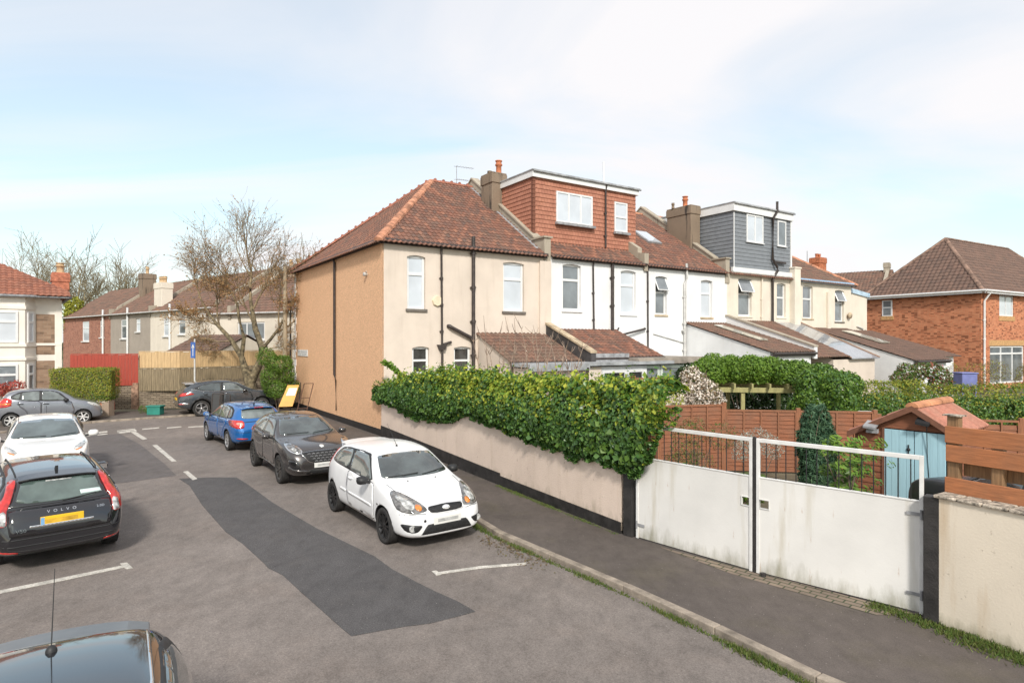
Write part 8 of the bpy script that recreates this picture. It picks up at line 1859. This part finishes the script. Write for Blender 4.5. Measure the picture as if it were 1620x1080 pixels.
# ================================================================ BARE TREES
def tree_mesh(h, seed, levels=5, spread=.55, trunk=.18, split0=.28, dens=3, twig=.004, up=.25, segs=3, trunkdir=(0,0,1), ratio=.74, kfirst=3, bud=0, droop=0, ns=(6,5,4,3,3,3,3)):
    rs = np.random.RandomState(seed); T = MB(); Cw = MB(); buds = []
    def grow(p, d, L, r, lv, mb):
        pts = [p]; rr = [r]; q = p; dd = d; n = segs+(2 if lv == 0 else 0)
        for i in range(n):
            dd = (dd+Vector(rs.normal(0, .13 if lv else .07, 3))+Vector((0,0,up*.3*(lv > 0)-droop*(lv > 3)))).normalized(); q = q+dd*L/n; pts.append(q); rr.append(max(twig*.7, r*(1-.42*(i+1)/n)))
        mb.tube(pts, rr, ns[min(lv, len(ns)-1)], cap=False)
        if lv >= levels:
            if bud: 
                for k in range(bud): t = rs.rand(); j = int(t*(len(pts)-1)); buds.append(tuple(pts[j].lerp(pts[j+1], rs.rand())))
            return
        k = kfirst if lv == 0 else dens+(1 if rs.rand() < .4 else 0)
        for i in range(k):
            t = (.55+.45*(i+1)/k) if lv == 0 else (.25+.75*(i+rs.rand()*.6)/k); t = min(t, 1); f = t*(len(pts)-1); j = min(int(f), len(pts)-2); b = pts[j].lerp(pts[j+1], f-j)
            a = dd.cross(Vector(rs.normal(0,1,3))).normalized(); s = spread*(.6+.7*rs.rand())*(1 if lv else .8)
            if i == k-1 and lv < levels-1: s *= .45
            nd = (dd*math.cos(s)+a*math.sin(s)+Vector((0,0,up*.35))).normalized()
            grow(b, nd, L*ratio*(.75+.4*rs.rand()), max(twig, rr[j]*(.58 if i < k-1 else .75)), lv+1, Cw)
    grow(Vector((0,0,0)), Vector(trunkdir).normalized(), h*split0, trunk, 0, T)
    return T, Cw, buds
m_treebark = M_plain('pale_winter_bark', (.26,.195,.115), .9, var=.35, vs=4, bmp=.4, bs=14)
lc_bud = M_leaf('russet_seed_heads', [(.42,.21,.09), (.50,.29,.13), (.34,.18,.08), (.46,.34,.17)], .7, .25)
b = Vector(((396-CX)/FP*31.9, 31.9, 0))
tr = empty('bare_tree', b, 0, 'twisting bare tree with russet seed heads in front of the pale fence', 'tree')
trk = MB(); trk.tube([(.15,0,0),(.12,0,.6),(-.02,0,1.3),(-.2,0,1.9)], [.36,.30,.27,.25], 10); trk.tube([(-.2,0,1.7),(-.5,.1,2.6),(-1.0,0,3.5),(-1.7,-.1,4.3),(-2.2,0,4.9)], [.20,.15,.12,.09,.06], 8, cap=False); trk.tube([(.05,0,1.3),(.45,0,2.2),(.55,.1,3.1),(.25,0,4.1),(.1,0,5.0),(0,0,5.6)], [.23,.20,.17,.14,.11,.09], 8, cap=False); trk.tube([(.55,.1,3.0),(1.0,.1,3.5),(1.5,0,4.1),(1.9,0,4.9)], [.10,.08,.07,.05], 7, cap=False); trk.tube([(-.5,.1,2.6),(-.2,-.3,3.6),(-.5,-.2,4.6),(-.6,-.2,5.4)], [.12,.10,.08,.06], 7, cap=False)
trk.build('trunk', m_barkg, tr, recalc=False)
cr = MB(); bd = []
for i, (p, d, h, r) in enumerate([((-2.1,0,4.8),(-.5,0,.9),8.6,.06),((-1.3,0,3.9),(-.8,.2,.6),7.0,.05),((-1.6,0,4.2),(-.2,-.2,1),8,.055),((0,0,5.5),(0,.05,1),10,.09),((.1,0,5.0),(.5,0,.8),8.5,.07),((.25,0,4.1),(-.4,.2,.9),8,.06),((1.8,0,4.7),(.5,0,.8),8,.05),((1.2,.1,3.8),(.9,0,.35),7.2,.05),((-.6,-.2,5.3),(-.3,0,.9),9,.06),((1.5,0,4.1),(0,0,1),7.5,.05),((-.9,0,3.4),(-.9,0,.1),5,.04),((.55,.1,2.9),(.9,-.2,.15),5,.04)]):
    a_, c_, bb = tree_mesh(h, 40+i, 4, .60, r, .19, 4, .0065, .12, 3, d, .82, 4, 9, .05, ns=(5,4,3,3,3))
    M_ = Matrix.Translation(Vector(p)); cr.merge(a_, M_); cr.merge(c_, M_); bd += [tuple(Vector(p)+Vector(x)) for x in bb]
cr.build('crown', m_treebark, tr, recalc=False)
bd = np.array(bd); kz = np.where(bd[:,2] < 4.5, .22, np.clip((7.4-bd[:,2])/1.6, .22, 1.0)); keep_ = RS.rand(len(bd)) < kz*.75; bd = bd[keep_]; print('buds', len(bd), 'crown faces', len(cr.f))
leaves(bd, RS.normal(0,1,(len(bd),3)), .105, [lc_bud], name='seed_heads', parent=tr, asp=.4)
for i, (px, py, Y_, h, lab, sd_) in enumerate([(68,470,86,15.0,'leftmost bare tree behind the chimney of the bay-fronted house',5), (126,470,84,17.0,'large bare tree in the middle of the group behind the left roofs',9), (200,470,88,15.8,'bare tree to the right of the group behind the left roofs',14), (514,430,50,9.3,'bare tree showing above the far eave of the end house',21)]):
    b = Vector(((px-CX)/FP*Y_, Y_, 0)); tr = empty('background_tree', b, 0, lab, 'tree', 'bare winter trees behind the roofs')
    a_, c_, bb = tree_mesh(h*1.42, sd_, 5, .68, .30, .27, 3, .026, .14, 3, (0,0,1), .80, 6, 0, 0, ns=(7,5,4,3,3,3)); mfb = M_plain('far_winter_bark', (.27,.22,.13), .9, var=.3); a_.build('trunk', mfb, tr, recalc=False); c_.build('crown', mfb, tr, recalc=False); print(lab[:12], len(c_.f))
b = P(117,475,66); bush('ivy_clad_stump', (b.x,b.y,0), [(0,0,z,.9) for z in (4.5,5.6,6.4,7.3)], 2200, .25, [lc_yel], 'yellow-green ivy at the foot of the bare trees', 'ivy', zmin=2)
# low distant skyline foliage
r = plant('distant_trees', (0,0,0), 'distant belt of low trees on the horizon', 'trees'); r['kind'] = 'stuff'
cc = []
for i in range(5200):
    a_ = RS.uniform(-1.25, 1.25); D = RS.uniform(150, 190); z = RS.rand()**.8*(5.0+1.6*math.sin(a_*23)+1.2*math.sin(a_*51)); cc.append((math.sin(a_)*D, math.cos(a_)*D, z))
leaves(np.array(cc), RS.normal(0,1,(len(cc),3)), 2.6, [M_leaf('far_foliage', [(.09,.10,.05),(.13,.12,.07),(.07,.085,.04)], .8, 0)], parent=r)
